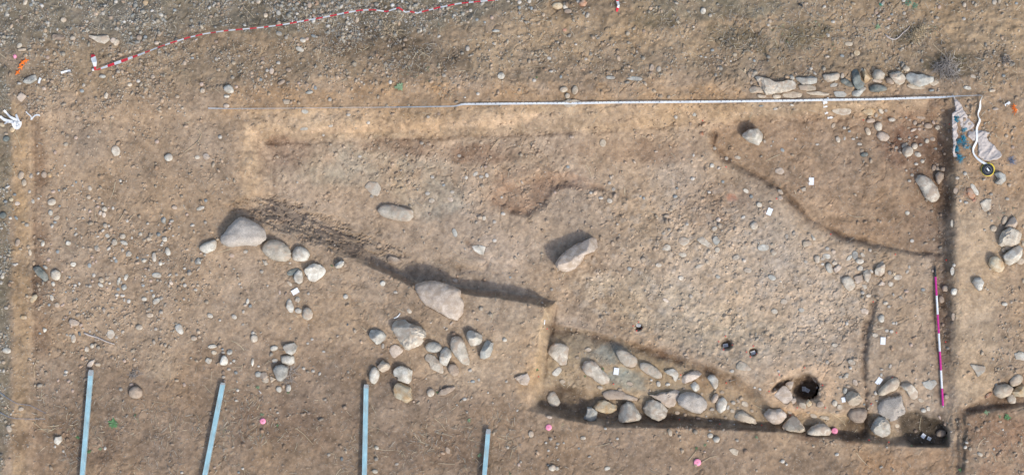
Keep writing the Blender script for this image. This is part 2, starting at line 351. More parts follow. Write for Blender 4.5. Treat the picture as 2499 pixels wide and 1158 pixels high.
def hole(x, y, rx, ry, ang, depth, soft, tilt=0):
    global Z
    a = R(ang); dx = GX-x; dy = GY-y; u = (dx*math.cos(a) + dy*math.sin(a))/rx; v = (-dx*math.sin(a) + dy*math.cos(a))/ry
    r = np.sqrt(u*u + v*v) + fbm(GX, GY, 16, 2, 81)*.12
    m = 1 - sstep(1 - soft, 1, r); Z = Z - depth*m; return m
holes = hole(1558, 797, 11, 11, 0, .07, .3) + hole(1773, 838, 18, 17, 20, .06, .5) + hole(1838, 858, 11, 11, 0, .08, .3)
holes = holes + hole(1773, 842, 13, 12, 0, .05, .4)
hole(1392, 972, 74, 30, 4, .06, .6); hole(1640, 1012, 60, 14, 5, .03, .7)
dish = hole(1960, 946, 66, 52, -12, .10, .7)
holes = holes + hole(1966, 944, 34, 35, 0, .20, .30) + hole(1971, 950, 27, 27, 0, .14, .4) + hole(1908, 936, 33, 12, -32, .12, .55)
# low scarps and grooves
WN = fbm(GX, GY, 38, 3, 211, .6)
def groove(pts, wd_, depth, lift=0):
    global Z
    d = np.full(GX.shape, 1e9)
    for (ax, ay), (bx, by) in zip(pts[:-1], pts[1:]):
        ex, ey = bx-ax, by-ay; t = np.clip(((GX-ax)*ex + (GY-ay)*ey)/(ex*ex + ey*ey), 0, 1)
        d = np.minimum(d, np.hypot(GX-ax-ex*t, GY-ay-ey*t))
    g = np.exp(-((d + WOB*.7)/(wd_*(1 + .5*WN)))**2)*np.clip(.85 + .7*WN, .15, 1.3); Z = Z - depth*g; return g
g1 = groove([(1140,592),(1165,620),(1192,640),(1180,662),(1120,655)], 6, .02)
g2 = groove([(1355,455),(1420,447),(1470,462),(1530,482)], 5, .02)
g3 = groove([(2130,740),(2124,770),(2112,800),(2107,860),(2106,900),(2113,950),(2112,1010),(2108,1060)], 8, .06)
g4 = groove([(2080,672),(2130,668),(2170,640)], 6, .02)
g5 = groove([(560,505),(620,478),(680,490),(760,530),(850,575)], 9, .02)
g6 = groove([(1350,800),(1430,812),(1500,832),(1560,846),(1680,884),(1772,918),(1836,958)], 13, .035)  # added groove that shapes the shade line below the strip edge
g7 = groove([(1742,325),(1740,352),(1768,385),(1862,436),(1910,466),(1975,532),(2058,577),(2158,600),(2220,612),(2290,618)], 6, .04)  # added groove that sharpens the shade line inside the curved ledge
g8 = groove([(658,350),(900,342),(1050,336),(1200,330),(1400,322)], 5, .02)
g9 = groove([(2286,320),(2290,640),(2290,1000)], 5, .012)
g10 = groove([(660,350),(668,420),(672,470)], 6, .02)
g11 = groove([(1320,985),(1326,930),(1336,860),(1348,800),(1356,745)], 5, .02)
g12 = groove([(82,300),(84,600),(82,860)], 5, .015)
Z = Z*(1 - far) + far*fbm(GX, GY, 900, 2, 5)*.05
SLOPE_T = tD

# ------------------------------------------------------------------ earth colours, some with shade painted in
TN = fbm(GX, GY, 46, 4, 201, .65)
TC = np.array([.825, .818, .785])
def tint(base, rgb, m):
    c = np.array(lin(rgb))*TC; m = np.clip(m, 0, 1); m = np.clip(m + m*(1-m)*2.6*TN, 0, 1); return base*(1 - m[..., None]) + c*m[..., None]
COLR = np.zeros(GX.shape + (3,)) + np.array(lin((167, 145, 122)))*TC
topz = region([(-400,-600),(3000,-600),(3000,180),(1500,190),(700,200),(0,240),(-400,260)], 40, 4)
COLR = tint(COLR, (140, 123, 102), topz*.8)
grav = region([(-500,-600),(1350,-600),(1330,30),(1100,70),(900,95),(560,70),(300,95),(60,105),(0,140),(-500,150)], 26, 3)
COLR = tint(COLR, (120, 112, 98), grav*.9)
gravL = region([(-400,120),(26,150),(30,400),(22,700),(30,1000),(0,1200),(-400,1200)], 12, 2)
COLR = tint(COLR, (126, 117, 100), gravL*.8)
COLR = tint(COLR, (176, 148, 115), region([(30,240),(72,280),(74,860),(64,1158),(28,1158),(34,600)], 8, 1)*.75)
COLR = tint(COLR, (128, 104, 84), region([(78,290),(110,290),(118,860),(80,860)], 16, 1.5)*.6)
COLR = tint(COLR, (168, 145, 117), region([(1250,20),(2499,10),(2499,110),(2000,150),(1350,130),(1150,170),(1150,100)], 35, 5)*.65)
COLR = tint(COLR, (110, 96, 80), (blob(960,120,180,40,8) + blob(860,90,60,35) + blob(1040,150,80,30)).clip(0,1)*.7)
COLR = tint(COLR, (132, 122, 103), blob(1750, 15, 200, 30)*.7)
COLR = tint(COLR, (100, 92, 74), (blob(1810,95,90,28,10) + blob(1960,80,70,40) + blob(1600,50,70,18) + blob(2320,160,60,30) + blob(2215,85,40,20)).clip(0,1)*.6)
COLR = tint(COLR, (172, 142, 110), region([(560,215),(800,215),(1000,190),(1250,210),(1700,200),(1820,240),(1820,262),(540,280)], 18, 4)*.6)
COLR = tint(COLR, (180, 157, 130), wallN*.36)
COLR = tint(COLR, (205, 176, 146), (blob(1130,298,230,16,-3) + blob(850,315,120,8,-2)).clip(0,1)*.5)
COLR = tint(COLR, (192, 160, 125), region([(585,330),(645,345),(650,480),(610,490),(600,420)], 16, 3)*.4)
floor = tD
COLR = tint(COLR, (176, 155, 133), floor*(1-wallN)*.85)
COLR = tint(COLR, (184, 165, 144), blob(1800, 690, 330, 190, 20, .3)*.8)
COLR = tint(COLR, (188, 171, 149), blob(1640, 760, 260, 70, 18, .3)*.6)
COLR = tint(COLR, (170, 160, 142), (blob(880,400,180,60) + blob(1050,480,90,50)).clip(0,1)*.4)
COLR = tint(COLR, (186, 166, 146), blob(1250, 640, 130, 60, 20)*.5)
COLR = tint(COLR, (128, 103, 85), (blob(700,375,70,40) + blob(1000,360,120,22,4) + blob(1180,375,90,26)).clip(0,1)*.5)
COLR = tint(COLR, (150, 122, 100), (tM + .7*blob(1300,450,130,45,-10,.5) + .6*blob(1400,440,70,18,10)).clip(0,1)*.7)
COLR = tint(COLR, (150, 125, 103), (blob(1750,500,90,60) + blob(1560,370,170,30)).clip(0,1)*.45)
COLR = tint(COLR, (164, 138, 113), tE*.75)
COLR = tint(COLR, (196, 172, 145), (blob(612,400,20,90,-4) + .8*blob(600,470,24,30)).clip(0,1)*.6)
COLR = tint(COLR, (112, 84, 68), blob(2250, 330, 100, 85, 35, .3, soft=.5)*.6)
COLR = tint(COLR, (120, 96, 79), blob(2270, 480, 50, 130, 0)*.5)
COLR = tint(COLR, (146, 124, 104), blob(2240, 560, 110, 60, 5)*.45)
COLR = tint(COLR, (170, 150, 122), tF*.75)
COLR = tint(COLR, (160, 135, 108), blob(1800,960,130,40,20)*.6)
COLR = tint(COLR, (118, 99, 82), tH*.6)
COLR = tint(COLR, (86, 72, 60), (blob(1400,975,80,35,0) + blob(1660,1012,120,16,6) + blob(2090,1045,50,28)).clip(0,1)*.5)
COLR = tint(COLR, (72, 63, 52), (tJ + .6*blob(2250, 1040, 60, 42)).clip(0, 1)*.85)  # dark organic pit earth, with the shade of the pit painted in
COLR = tint(COLR, (150, 155, 148), (blob(1490,862,42,30,0,.5) + blob(1530,925,48,22,15,.5)).clip(0,1)*.55)
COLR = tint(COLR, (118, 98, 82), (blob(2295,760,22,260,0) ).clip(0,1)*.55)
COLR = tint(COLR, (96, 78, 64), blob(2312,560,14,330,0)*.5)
COLR = tint(COLR, (140, 120, 101), region([(75,900),(700,830),(1280,960),(1300,1010),(2100,1090),(2330,1095),(2330,1400),(75,1400)], 60, 4)*.8)
COLR = tint(COLR, (126, 106, 89), (blob(720,1030,190,60) + blob(1080,1100,140,50) + blob(180,1080,150,60)).clip(0,1)*.5)
COLR = tint(COLR, (176, 156, 133), (1.4*blob(395,890,42,35) + blob(1150,860,150,90)+ blob(1200,780,130,60)).clip(0,1)*.45)
COLR = tint(COLR, (176, 148, 116), region([(1290,860),(1320,870),(1320,960),(1280,1000),(1262,960)], 12, 1)*.6)
COLR = tint(COLR, (186, 162, 132), region([(1328,745),(1360,730),(1345,800),(1318,900),(1300,900)], 6, 1)*.6)
COLR = tint(COLR, (188, 164, 136), region([(2330,505),(2400,520),(2440,600),(2425,960),(2335,985)], 14, 2)*.75)
COLR = tint(COLR, (172, 140, 108), blob(2440, 380, 90, 120)*.4)
COLR = tint(COLR, (118, 96, 78), (tN*.7 + .7*region([(2338,995),(2380,1005),(2375,1158),(2335,1158)],14,2)).clip(0,1)*.8)
COLR = tint(COLR, (152, 122, 98), region([(2380,1015),(2700,990),(2700,1400),(2390,1400)], 20, 3)*.6)
COLR = tint(COLR, (168, 135, 104), region([(2090,1092),(2325,1098),(2325,1158),(2100,1158)], 25, 3)*.6)
COLR = tint(COLR, (104, 84, 70), (blob(2010,1070,110,8,4) + blob(1760,1045,240,5,2)).clip(0,1)*.5)
COLR = tint(COLR, (196, 166, 136), (blob(1955, 945, 85, 66, -12, .3) - blob(1966, 944, 40, 40)).clip(0, 1)*.55)
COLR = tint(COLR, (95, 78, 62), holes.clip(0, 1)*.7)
COLR = tint(COLR, (150, 124, 100), dish*.3)
COLR = tint(COLR, (196, 120, 90), blob(1786, 482, 14, 10)*.35)
COLR = tint(COLR, (168, 95, 75), blob(2369, 470, 16, 14)*.3)
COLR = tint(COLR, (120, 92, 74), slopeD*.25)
for g_, k_ in ((g1,.3),(g2,.35),(g3,.55),(g4,.3),(g5,.2),(g6,.8),(g7,.55),(g8,.3),(g9,.3),(g10,.3),(g11,.3),(g12,.4)): COLR = tint(COLR, (108, 88, 72), g_*k_)  # groove tints; strip edge and curved ledge have their shade painted in
# patchiness of the earth itself: damp, dry and sieved spots
vv = 1 + .20*fbm(GX, GY, 180, 4, 101) + .24*fbm(GX, GY, 34, 3, 111) + .30*fbm(GX, GY, 9, 2, 121)
COLR = COLR*vv[..., None]
hue = fbm(GX, GY, 130, 3, 131)
COLR[..., 0] *= 1 + .05*hue; COLR[..., 2] *= 1 - .08*hue
stn = (wid > .72)*np.clip((.55 - wd)*4, 0, 1)*(rubble*.2 + .06)
COLR = COLR*(1 - stn[..., None]) + np.array((.42, .375, .315))*(.85 + .3*wid2[..., None])*stn[..., None]
COLR = np.clip(COLR, .01, .8)

def gi(X, Y):
    i = np.clip(np.searchsorted(AX, X) - 1, 0, len(AX)-2); j = np.clip(np.searchsorted(AY, Y) - 1, 0, len(AY)-2)
    return i, j
def hz(X, Y):
    X = np.asarray(X, float); Y = np.asarray(Y, float); i, j = gi(X, Y)
    fx = np.clip((X - AX[i])/(AX[i+1]-AX[i]), 0, 1); fy = np.clip((Y - AY[j])/(AY[j+1]-AY[j]), 0, 1)
    return (Z[j, i]*(1-fx) + Z[j, i+1]*fx)*(1-fy) + (Z[j+1, i]*(1-fx) + Z[j+1, i+1]*fx)*fy
def hzs(x, y, r=4):
    """ground height averaged over a small disc"""
    a = np.linspace(0, 2*np.pi, 8, endpoint=False)
    return float(np.mean(hz(x + r*np.cos(a), y + r*np.sin(a))))
def G(X, Y, up=0.0):
    z = float(hz(X, Y)) + up; return P(X, Y, z)

# ------------------------------------------------------------------ stones
# each view tile of the survey: origin x, origin y, zoom
TL = {'R5': (880,740,4.453), 'R1': (1300,780,4.137), 'R2': (1580,840,4.827), 'R3': (1840,860,4.827), 'R4': (2040,880,4.827),
      'R6': (1820,140,4.827), 'R7': (2080,140,4.827), 'R8': (2299,220,5.79), 'L1': (0,100,4.824), 'L2': (60,400,4.825), 'L3': (60,600,4.825),
      'L4': (260,500,4.825), 'C5': (480,480,4.826), 'G6': (2200,380,3.405), 'G7': (2000,580,4.135), 'PX': (0,0,1),
      'T0': (0,0,2.896), 'T1': (500,0,2.896), 'T2': (1000,0,2.896), 'T3': (1500,0,2.896), 'T4': (2000,0,2.896),
      'M0': (0,400,2.896), 'M1': (500,400,2.896), 'M2': (1000,400,2.896), 'M3': (1500,400,2.896), 'M4': (2000,400,2.896),
      'B0': (0,758,2.896), 'B1': (500,758,2.896), 'B2': (1000,758,2.896), 'B3': (1500,758,2.896), 'B4': (2000,758,2.896)}
def tl(t, x, y):
    x0, y0, f = TL[t]; return (x0 + x/f, y0 + y/f)
STONES = []      # dict per stone, polygon in pixels
def PS(t, pts, col, st, ang=0, label=None, short=None, **k):
    """st: f flush, m half buried, s standing, S tall; ang 1 = angular"""
    STONES.append(dict(poly=[tl(t, *p) for p in pts], col=col, st=st, ang=ang, label=label, short=short, tile=t, **k))
def ES(t, lst):
    """ellipses: (x, y, length, width, angle, colour, style, angular)"""
    x0, y0, f = TL[t]
    for e in lst:
        x, y, L, Wd, a, col, st, an = e
        n = 12; pts = []
        for i in range(n):
            th = 2*math.pi*i/n; rr = 1 + random.uniform(-.07, .07)*(2.2 if an else 1)
            c = math.cos(th)*L/2*rr; s = math.sin(th)*Wd/2*rr
            pts.append((x0 + (x + c*math.cos(R(a)) - s*math.sin(R(a)))/f, y0 + (y + c*math.sin(R(a)) + s*math.cos(R(a)))/f))
        STONES.append(dict(poly=pts, col=col, st=st, ang=an, label=None, short=None, tile=t))
def LB(t, x, y, **k):
    px, py = tl(t, x, y)
    s = min(STONES, key=lambda q: (sum(p[0] for p in q['poly'])/len(q['poly'])-px)**2 + (sum(p[1] for p in q['poly'])/len(q['poly'])-py)**2); s.update(**k)
PS('C5', [(275,480),(340,410),(400,330),(450,275),(510,245),(560,250),(640,290),(740,350),(780,390),(805,450),(790,500),(740,550),(680,570),(560,565),(480,575),(400,583),(340,565),(290,530)], 'm', 'S', 0, 'largest boulder, smooth mauve-grey and rounded triangular, at the left end of the shaded scarp', 'the largest smooth boulder', h=.27)
PS('C5', [(45,580),(90,545),(150,520),(220,505),(228,560),(215,620),(170,640),(110,665),(60,640),(30,610)], 'w', 's', 0, 'pale rounded stone with a dark stain, just left of the largest smooth boulder', 'the pale dark-stained stone')
PS('C5', [(775,600),(800,550),(860,510),(930,510),(1010,540),(1070,590),(1100,650),(1095,720),(1050,755),(960,755),(880,735),(810,680),(775,640)], 'g', 's', 0, 'round pitted grey-beige boulder just right of the largest smooth boulder', 'the round pitted boulder', h=.17)
PS('C5', [(1125,650),(1160,600),(1200,585),(1260,600),(1310,640),(1330,680),(1300,740),(1250,755),(1170,750),(1125,730)], 'w', 's', 0, 'pale squarish stone with a bluish corner, right of the round pitted boulder', 'the pale squarish stone', h=.13)
PS('C5', [(1260,880),(1275,845),(1320,810),(1380,785),(1450,800),(1500,840),(1510,890),(1460,950),(1390,1000),(1320,985),(1300,930)], 'w', 's', 1, 'pale rough pitted rock above the white card on the left platform', 'the pale rough pitted rock', h=.14)
PS('C5', [(1140,950),(1160,900),(1200,860),(1240,880),(1250,950),(1245,1000),(1210,1025),(1160,1000)], 'w', 's', 0, 'pale egg-shaped stone touching the left side of the pale rough pitted rock', None)
PS('C5', [(1060,890),(1120,850),(1190,840),(1235,855),(1180,900),(1110,925),(1070,925)], 'd', 'f', 0, 'dark blue-grey flat stone flush in the earth behind the egg-shaped stone', None)
PS('C5', [(1610,810),(1650,780),(1700,750),(1740,760),(1730,800),(1700,830),(1650,850)], 'w', 's', 1, 'small pale wedge-shaped rock casting a dark shadow below the crumbling scarp', 'the pale wedge-shaped rock', h=.12)
PS('C5', [(770,740),(815,735),(840,790),(800,810)], 'w', 's', 1, 'small white rectangular stone just below the round pitted boulder', None)
ES('C5', [(1097,777,30,28,0,'w','s',0),(245,497,36,34,10,'t','s',1),(105,300,44,40,20,'g','m',1),(45,135,110,38,-20,'w','f',0),(108,42,40,38,0,'b','m',0),(572,645,44,40,0,'g','f',0),(415,690,55,40,30,'p','f',1),(95,683,40,32,0,'g','s',0),(20,757,52,82,-20,'b','s',1),(765,880,46,36,30,'g','m',1),(505,1025,42,18,-25,'w','f',0),(835,1045,30,26,0,'w','m',1),(1095,1020,90,34,48,'t','f',0),(1050,1140,30,46,30,'k','m',1),(980,1130,26,50,10,'g','f',0),(440,847,40,16,0,'g','f',0)])
PS('M2', [(1035,700),(1060,660),(1110,615),(1170,575),(1232,545),(1270,528),(1300,520),(1330,540),(1325,590),(1290,625),(1240,640),(1205,700),(1150,745),(1100,755),(1060,745),(1040,722)], 'p', 'S', 1, 'tall pale pinkish split rock casting a dark shadow in the middle of the trench floor', 'the tall split rock', h=.36)
PS('M2', [(35,880),(60,850),(130,830),(210,835),(300,870),(358,895),(350,930),(375,985),(370,1050),(330,1100),(280,1085),(200,1040),(110,990),(70,940)], 'p', 'S', 0, 'large whitish boulder leaning against the foot of the shaded scarp', 'the large whitish boulder', h=.24)
PS('M1', [(1285,670),(1310,645),(1360,660),(1398,690),(1350,710),(1300,700)], 'k', 'm', 1, 'flat tan rock lodged in the face of the shaded scarp', 'the rock in the scarp')
PS('PX', [(922,512),(930,501),(955,499),(985,507),(1006,512),(1007,530),(990,540),(965,537),(940,530),(926,521)], 'g', 's', 0, 'long smooth loaf-shaped grey-beige boulder on the left part of the trench floor', 'the loaf-shaped boulder', h=.10)
PS('M1', [(1130,160),(1160,125),(1220,130),(1245,170),(1225,225),(1180,215)], 'g', 'f', 0, 'flush pale rounded slab set in the trench floor above the loaf-shaped boulder', 'the flush pale slab')
ES('M1', [(1257,843,38,36,0,'w','s',0),(995,936,36,34,0,'w','s',0),(725,1060,88,74,80,'g','s',0),(660,1035,48,36,10,'w','s',0),(600,1005,102,48,78,'w','s',1),(657,957,36,42,0,'g','m',1),(37,1070,46,30,30,'w','m',0),(208,1078,40,28,35,'w','m',0),(302,968,46,22,100,'w','m',1),(321,1002,24,24,0,'b','m',1),(272,1042,18,28,20,'g','f',0),(1348,905,34,22,20,'g','s',1),(1180,228,28,24,0,'g','f',0),(653,130,18,14,0,'w','f',0),(530,905,16,34,0,'p','f',0),(732,915,22,22,0,'g','m',1),(735,1135,10,10,0,'g','m',0),(290,617,26,24,0,'b','f',0),(107,1103,20,16,0,'w','m',0),(270,1132,26,18,-20,'g','f',0),(403,758,28,24,20,'g','f',1),(190,645,36,28,10,'p','f',1),(245,845,24,14,-20,'g','f',0)])
PS('R5', [(360,215),(400,180),(450,165),(490,175),(505,212),(560,235),(620,250),(680,285),(703,320),(700,360),(668,375),(682,400),(650,440),(600,465),(520,500),(490,485),(440,420),(390,350),(355,290)], 'g', 'S', 1, 'large grey heart-shaped boulder on the platform, top of the loose stone cluster', 'the grey heart-shaped boulder', h=.22, fac=.5)
PS('R5', [(88,330),(110,290),(180,285),(250,310),(272,350),(260,395),(200,440),(170,445),(150,420),(100,375)], 'b', 's', 1, 'blunt grey stone with pale lower face, left of the grey heart-shaped boulder', 'the blunt grey stone', h=.14)
PS('R5', [(312,510),(330,465),(370,445),(420,460),(465,515),(365,595),(335,560)], 'p', 'f', 0, 'flush fan-shaped pinkish slab just below the grey heart-shaped boulder', None)
ES('R5', [(790,475,180,110,5,'b','s',0)]); STONES[-1].update(label='smooth blue-grey egg-shaped cobble right of the grey heart-shaped boulder', short='the blue-grey egg cobble', h=.10)
PS('R5', [(860,580),(870,520),(900,480),(940,480),(985,520),(990,570),(960,620),(930,680),(890,665),(860,640)], 'w', 's', 1, 'pale veined block between the blue-grey egg cobble and the long dark boulder', None, h=.13)
PS('R5', [(975,440),(990,390),(1030,362),(1080,365),(1120,410),(1150,500),(1180,610),(1185,655),(1150,665),(1090,640),(1030,570),(985,500)], 'g', 's', 0, 'long tapering grey-brown boulder with a crack, centre of the loose stone cluster', 'the long tapering boulder', h=.15, dark=1)
PS('R5', [(1148,360),(1160,305),(1200,295),(1260,320),(1320,350),(1320,410),(1290,445),(1200,465),(1160,410)], 'w', 's', 1, 'cube-like pale boulder right of the long tapering boulder', 'the cube-like pale boulder', h=.18)
PS('R5', [(1330,470),(1350,410),(1390,405),(1443,440),(1435,500),(1405,570),(1350,600),(1295,590),(1300,530)], 'b', 's', 1, 'grey block-shaped stone, rightmost of the loose stone cluster', 'the grey block', h=.14)
PS('R5', [(700,590),(720,550),(760,545),(810,570),(850,620),(890,670),(900,740),(880,762),(820,730),(760,705),(745,640),(715,625)], 'g', 'm', 1, 'knobbly half-buried stone below the blue-grey egg cobble', None, h=.05)
PS('R5', [(950,700),(970,660),(1030,655),(1060,700),(1070,750),(1050,785),(1010,792),(965,755)], 'k', 's', 0, 'rounded brownish stone below the pale veined block', None, h=.09)
PS('R5', [(832,985),(870,940),(950,905),(1010,890),(1030,915),(1000,950),(920,995),(860,998)], 'k', 's', 1, 'slender brown crescent-shaped stone at the bottom of the loose stone cluster', 'the brown crescent stone', h=.07)
PS('R5', [(175,690),(240,615),(262,640),(300,650),(322,680),(300,720),(240,748),(200,715)], 't', 's', 1, 'jagged tan rock touching the upper right of the pale oblong cobble', None, h=.12)
PS('R5', [(357,740),(380,710),(430,675),(500,700),(560,730),(550,830),(520,870),(480,860),(400,835),(400,800),(365,790)], 'w', 's', 1, 'knobbly whitish limestone lump, upper one of the stacked pair', 'the upper knobbly lump', h=.16)
PS('R5', [(360,930),(370,890),(400,870),(440,865),(545,920),(540,970),(560,1040),(530,1065),(490,1078),(440,1040),(380,1025),(362,980)], 'o', 's', 1, 'craggy orange and white limestone lump, lower one of the stacked pair', 'the craggy orange lump', h=.18)
PS('R5', [(965,225),(990,195),(1015,197),(985,240)], 'p', 'm', 1, 'small pinkish triangular shard just below the large whitish boulder', None)
ES('R5', [(145,782,182,105,95,'w','s',0),(762,967,94,78,90,'g','s',0),(1193,724,50,36,-10,'w','m',1),(1217,845,56,30,5,'b','s',0),(1172,850,20,18,0,'g','s',0),(1285,828,28,34,0,'w','f',1),(1130,1037,54,36,-5,'w','s',0),(910,258,20,15,0,'w','s',0),(240,465,58,24,85,'g','f',0),(530,82,62,42,50,'g','f',0),(1325,325,18,24,0,'t','s',1),(230,553,26,22,0,'k','m',0),(578,1065,26,22,0,'p','m',0),(1046,1100,20,20,0,'w','m',0),(1270,180,26,22,0,'g','m',1),(1447,288,18,16,0,'p','m',0),(712,815,16,14,0,'w','m',0)])
LB('R5', 145, 782, label='pale oblong cobble at the end of the third blue metal bar', short='the pale oblong cobble', h=.11)
PS('R1', [(158,330),(180,270),(220,240),(280,238),(340,260),(360,280),(352,370),(342,450),(270,455),(255,425),(200,380)], 'g', 'm', 0, 'shield-shaped grey-beige slab in the upper left corner of the stone strip', 'the shield-shaped slab', h=.07)
PS('R1', [(500,480),(520,430),(580,412),(640,430),(690,500),(750,550),(775,600),(750,640),(690,648),(640,620),(600,580),(540,550),(505,510)], 'g', 's', 0, 'smooth kidney-shaped boulder left of the card in the stone strip', 'the kidney-shaped boulder', h=.09)
PS('R1', [(840,310),(880,290),(960,325),(1040,375),(1060,430),(1030,475),(980,480),(920,455),(870,400)], 'g', 's', 0, 'smooth oval boulder above the card in the stone strip', 'the smooth oval boulder', h=.08)
PS('PX', [(1561,888),(1567,884),(1585,887),(1602,897),(1617,913),(1615,922),(1600,922),(1580,912),(1564,900)], 'g', 's', 0, 'long smooth loaf-like boulder second from left along the upper ledge edge', 'the long loaf in the strip', h=.07)
PS('R1', [(180,550),(260,470),(300,500),(250,565)], 'w', 'f', 0, 'pale flush slab just under the shield-shaped slab', None)
PS('R1', [(140,780),(170,730),(220,725),(250,770),(280,830),(250,870),(200,875),(150,830)], 'g', 'm', 0, 'rounded beige stone in the dark pit at the left end of the strip', 'the stone in the dark left pit', h=.06)
PS('R1', [(700,770),(730,715),(820,705),(900,715),(960,755),(1080,790),(1060,820),(900,800),(760,800)], 'k', 'm', 0, 'long brown flat stone sunk in the ditch edge above the yellowish rock', None, h=.05)
PS('R1', [(615,890),(670,820),(730,810),(800,850),(858,860),(850,910),(790,948),(740,940),(680,925)], 'o', 's', 1, 'ragged yellowish pitted rock in the dark ditch', 'the ragged yellowish rock', h=.12)
PS('R1', [(515,990),(545,940),(550,880),(600,890),(650,930),(640,1020),(580,1025),(520,1010)], 'b', 's', 1, 'greenish-grey broken block left of the ragged yellowish rock', None, h=.10)
PS('R1', [(870,970),(900,880),(960,832),(1020,850),(1070,930),(1098,980),(1060,1010),(900,1037),(875,1010)], 'g', 'S', 1, 'big angular triangular rock in the ditch right of the ragged yellowish rock', 'the big triangular rock', h=.20)
PS('B3', [(207,690),(230,650),(270,628),(330,650),(375,700),(360,750),(310,778),(250,750),(215,725)], 'g', 'S', 1, 'big faceted round rock in the ditch right of the big triangular rock', 'the big faceted rock', h=.20)
PS('R2', [(20,590),(90,600),(150,565),(220,560),(340,530),(380,550),(350,640),(310,710),(250,742),(200,710),(130,650)], 'p', 'm', 1, 'wide three-cornered rock just above the big faceted rock', 'the three-cornered rock', h=.08)
PS('R2', [(360,650),(400,590),(470,565),(560,575),(650,620),(700,690),(690,760),(620,812),(540,795),(450,755),(380,710)], 'm', 's', 0, 'largest smooth oval speckled boulder in the stone strip', 'the large speckled oval boulder', h=.15)
PS('R2', [(195,310),(300,285),(350,310),(365,360),(335,435),(295,370),(240,350)], 'w', 'm', 1, 'pale hooked angular slab on the upper ledge above small white stones', 'the hooked slab', h=.06)
PS('R2', [(400,430),(420,370),(500,325),(600,310),(638,345),(600,385),(520,430),(440,460)], 'p', 's', 1, 'pinkish sloping slab right of the hooked slab on the upper ledge', 'the pinkish sloping slab', h=.08)
PS('R2', [(505,485),(550,425),(600,470),(612,520),(580,558),(540,540)], 'w', 'm', 1, 'leaf-shaped pale slab tucked under the pinkish sloping slab', None, h=.05)
PS('R2', [(705,400),(740,358),(790,358),(835,420),(830,490),(795,530),(760,480),(735,430)], 'w', 's', 0, 'pale comma-shaped stone at the right end of the upper ledge row', 'the comma-shaped stone', h=.07)
PS('R2', [(750,650),(790,585),(830,575),(838,620),(800,690),(760,690)], 'p', 's', 0, 'narrow pinkish tilted stone right of the large speckled oval boulder', None, h=.07)
PS('R2', [(815,700),(840,640),(900,622),(940,680),(920,760),(860,815),(820,770)], 'w', 's', 0, 'upright pale oval stone, second to the right of the large speckled oval boulder', 'the upright pale oval', h=.08)
PS('R2', [(1045,250),(1090,190),(1150,215),(1230,290),(1180,310),(1050,290)], 'g', 'f', 0, 'smooth flush slab in the trench floor between the small post holes and the strip', 'the smooth flush slab')
PS('R2', [(1020,850),(1070,790),(1120,775),(1200,830),(1260,870),(1290,940),(1150,910),(1060,890)], 't', 'm', 1, 'crumbly tan rock at the foot of the south side, left of the saddle stone', 'the crumbly tan rock', h=.09)
PS('R2', [(770,1100),(820,1080),(860,1100),(835,1155),(790,1150)], 'w', 's', 0, 'whitest cobble on the platform just below the middle of the trench edge', 'the whitest cobble', h=.06)
PS('R2', [(232,1000),(260,990),(290,1020),(288,1070),(270,1085),(245,1050)], 't', 'm', 0, 'tan half-buried stone on the trench lip below the big faceted rock', None)
ES('R2', [(130,463,70,50,80,'w','m',0),(45,418,36,26,10,'w','m',0),(240,468,62,42,-10,'w','m',1),(740,895,52,22,5,'g','m',0),(760,762,60,36,-10,'g','f',1),(998,312,52,38,0,'w','f',1),(1010,682,62,46,20,'w','m',1),(740,1072,72,56,-5,'g','s',0),(1057,1127,46,32,30,'g','s',0),(348,1032,24,26,0,'g','s',0),(735,1012,36,20,20,'g','m',0),(712,1135,24,22,0,'g','s',0),(1068,660,60,34,60,'t','m',1),(950,740,34,60,20,'w','f',1),(1262,505,30,24,0,'w','f',0),(1325,525,40,26,30,'w','f',0),(692,843,26,20,0,'w','m',0),(1150,900,44,30,-20,'w','m',1),(1022,938,22,14,0,'w','m',0),(30,542,24,24,0,'t','m',0),(370,405,22,18,0,'w','m',0)])
PS('R3', [(230,500),(300,425),(345,392),(380,395),(440,480),(450,530),(400,600),(350,590)], 'p', 'm', 1, 'broad pinkish flagstone left of the large post hole', 'the broad pinkish flagstone', h=.035)
PS('R3', [(365,365),(400,340),(440,330),(465,340),(440,430),(410,435)], 'p', 'm', 1, 'smaller pinkish slab wedged between flagstone and large post hole', None, h=.03)
PS('R3', [(430,560),(480,510),(500,560),(460,620)], 'p', 'm', 1, 'pinkish corner fragment at the lower right of the broad flagstone', None, h=.035)
PS('R3', [(125,740),(180,660),(240,675),(310,658),(370,710),(385,750),(320,830),(250,845),(180,810)], 'p', 's', 0, 'saddle-shaped smooth boulder below the broad pinkish flagstone', 'the saddle-shaped boulder', h=.14)
PS('R3', [(345,870),(400,800),(460,750),(510,770),(570,850),(605,910),(570,945),(450,925),(360,910)], 't', 's', 1, 'pointed tent-shaped boulder right of the saddle-shaped boulder', 'the tent-shaped boulder', h=.15)
PS('R3', [(610,970),(680,880),(760,840),(830,840),(890,880),(915,930),(890,975),(750,978)], 'g', 's', 0, 'hump-backed boulder beside the pink disc at the trench edge', 'the hump-backed boulder', h=.13)
PS('R3', [(760,765),(800,735),(850,740),(900,770),(880,792)], 't', 'f', 0, None, None)
PS('R3', [(520,610),(545,575),(610,600),(605,660),(560,650)], 't', 'm', 1, 'left one of the broken tan stones under the large post hole', None)
PS('R3', [(605,590),(640,540),(690,605),(640,640)], 'o', 'm', 1, 'pointed ochre one of the broken stones under the large post hole', None)
PS('R3', [(735,600),(775,570),(820,590),(810,640),(740,640)], 'k', 'm', 1, 'right one of the broken stones under the large post hole', None)
PS('R3', [(680,270),(720,300),(745,350),(725,360),(690,310)], 't', 'f', 1, None, None)
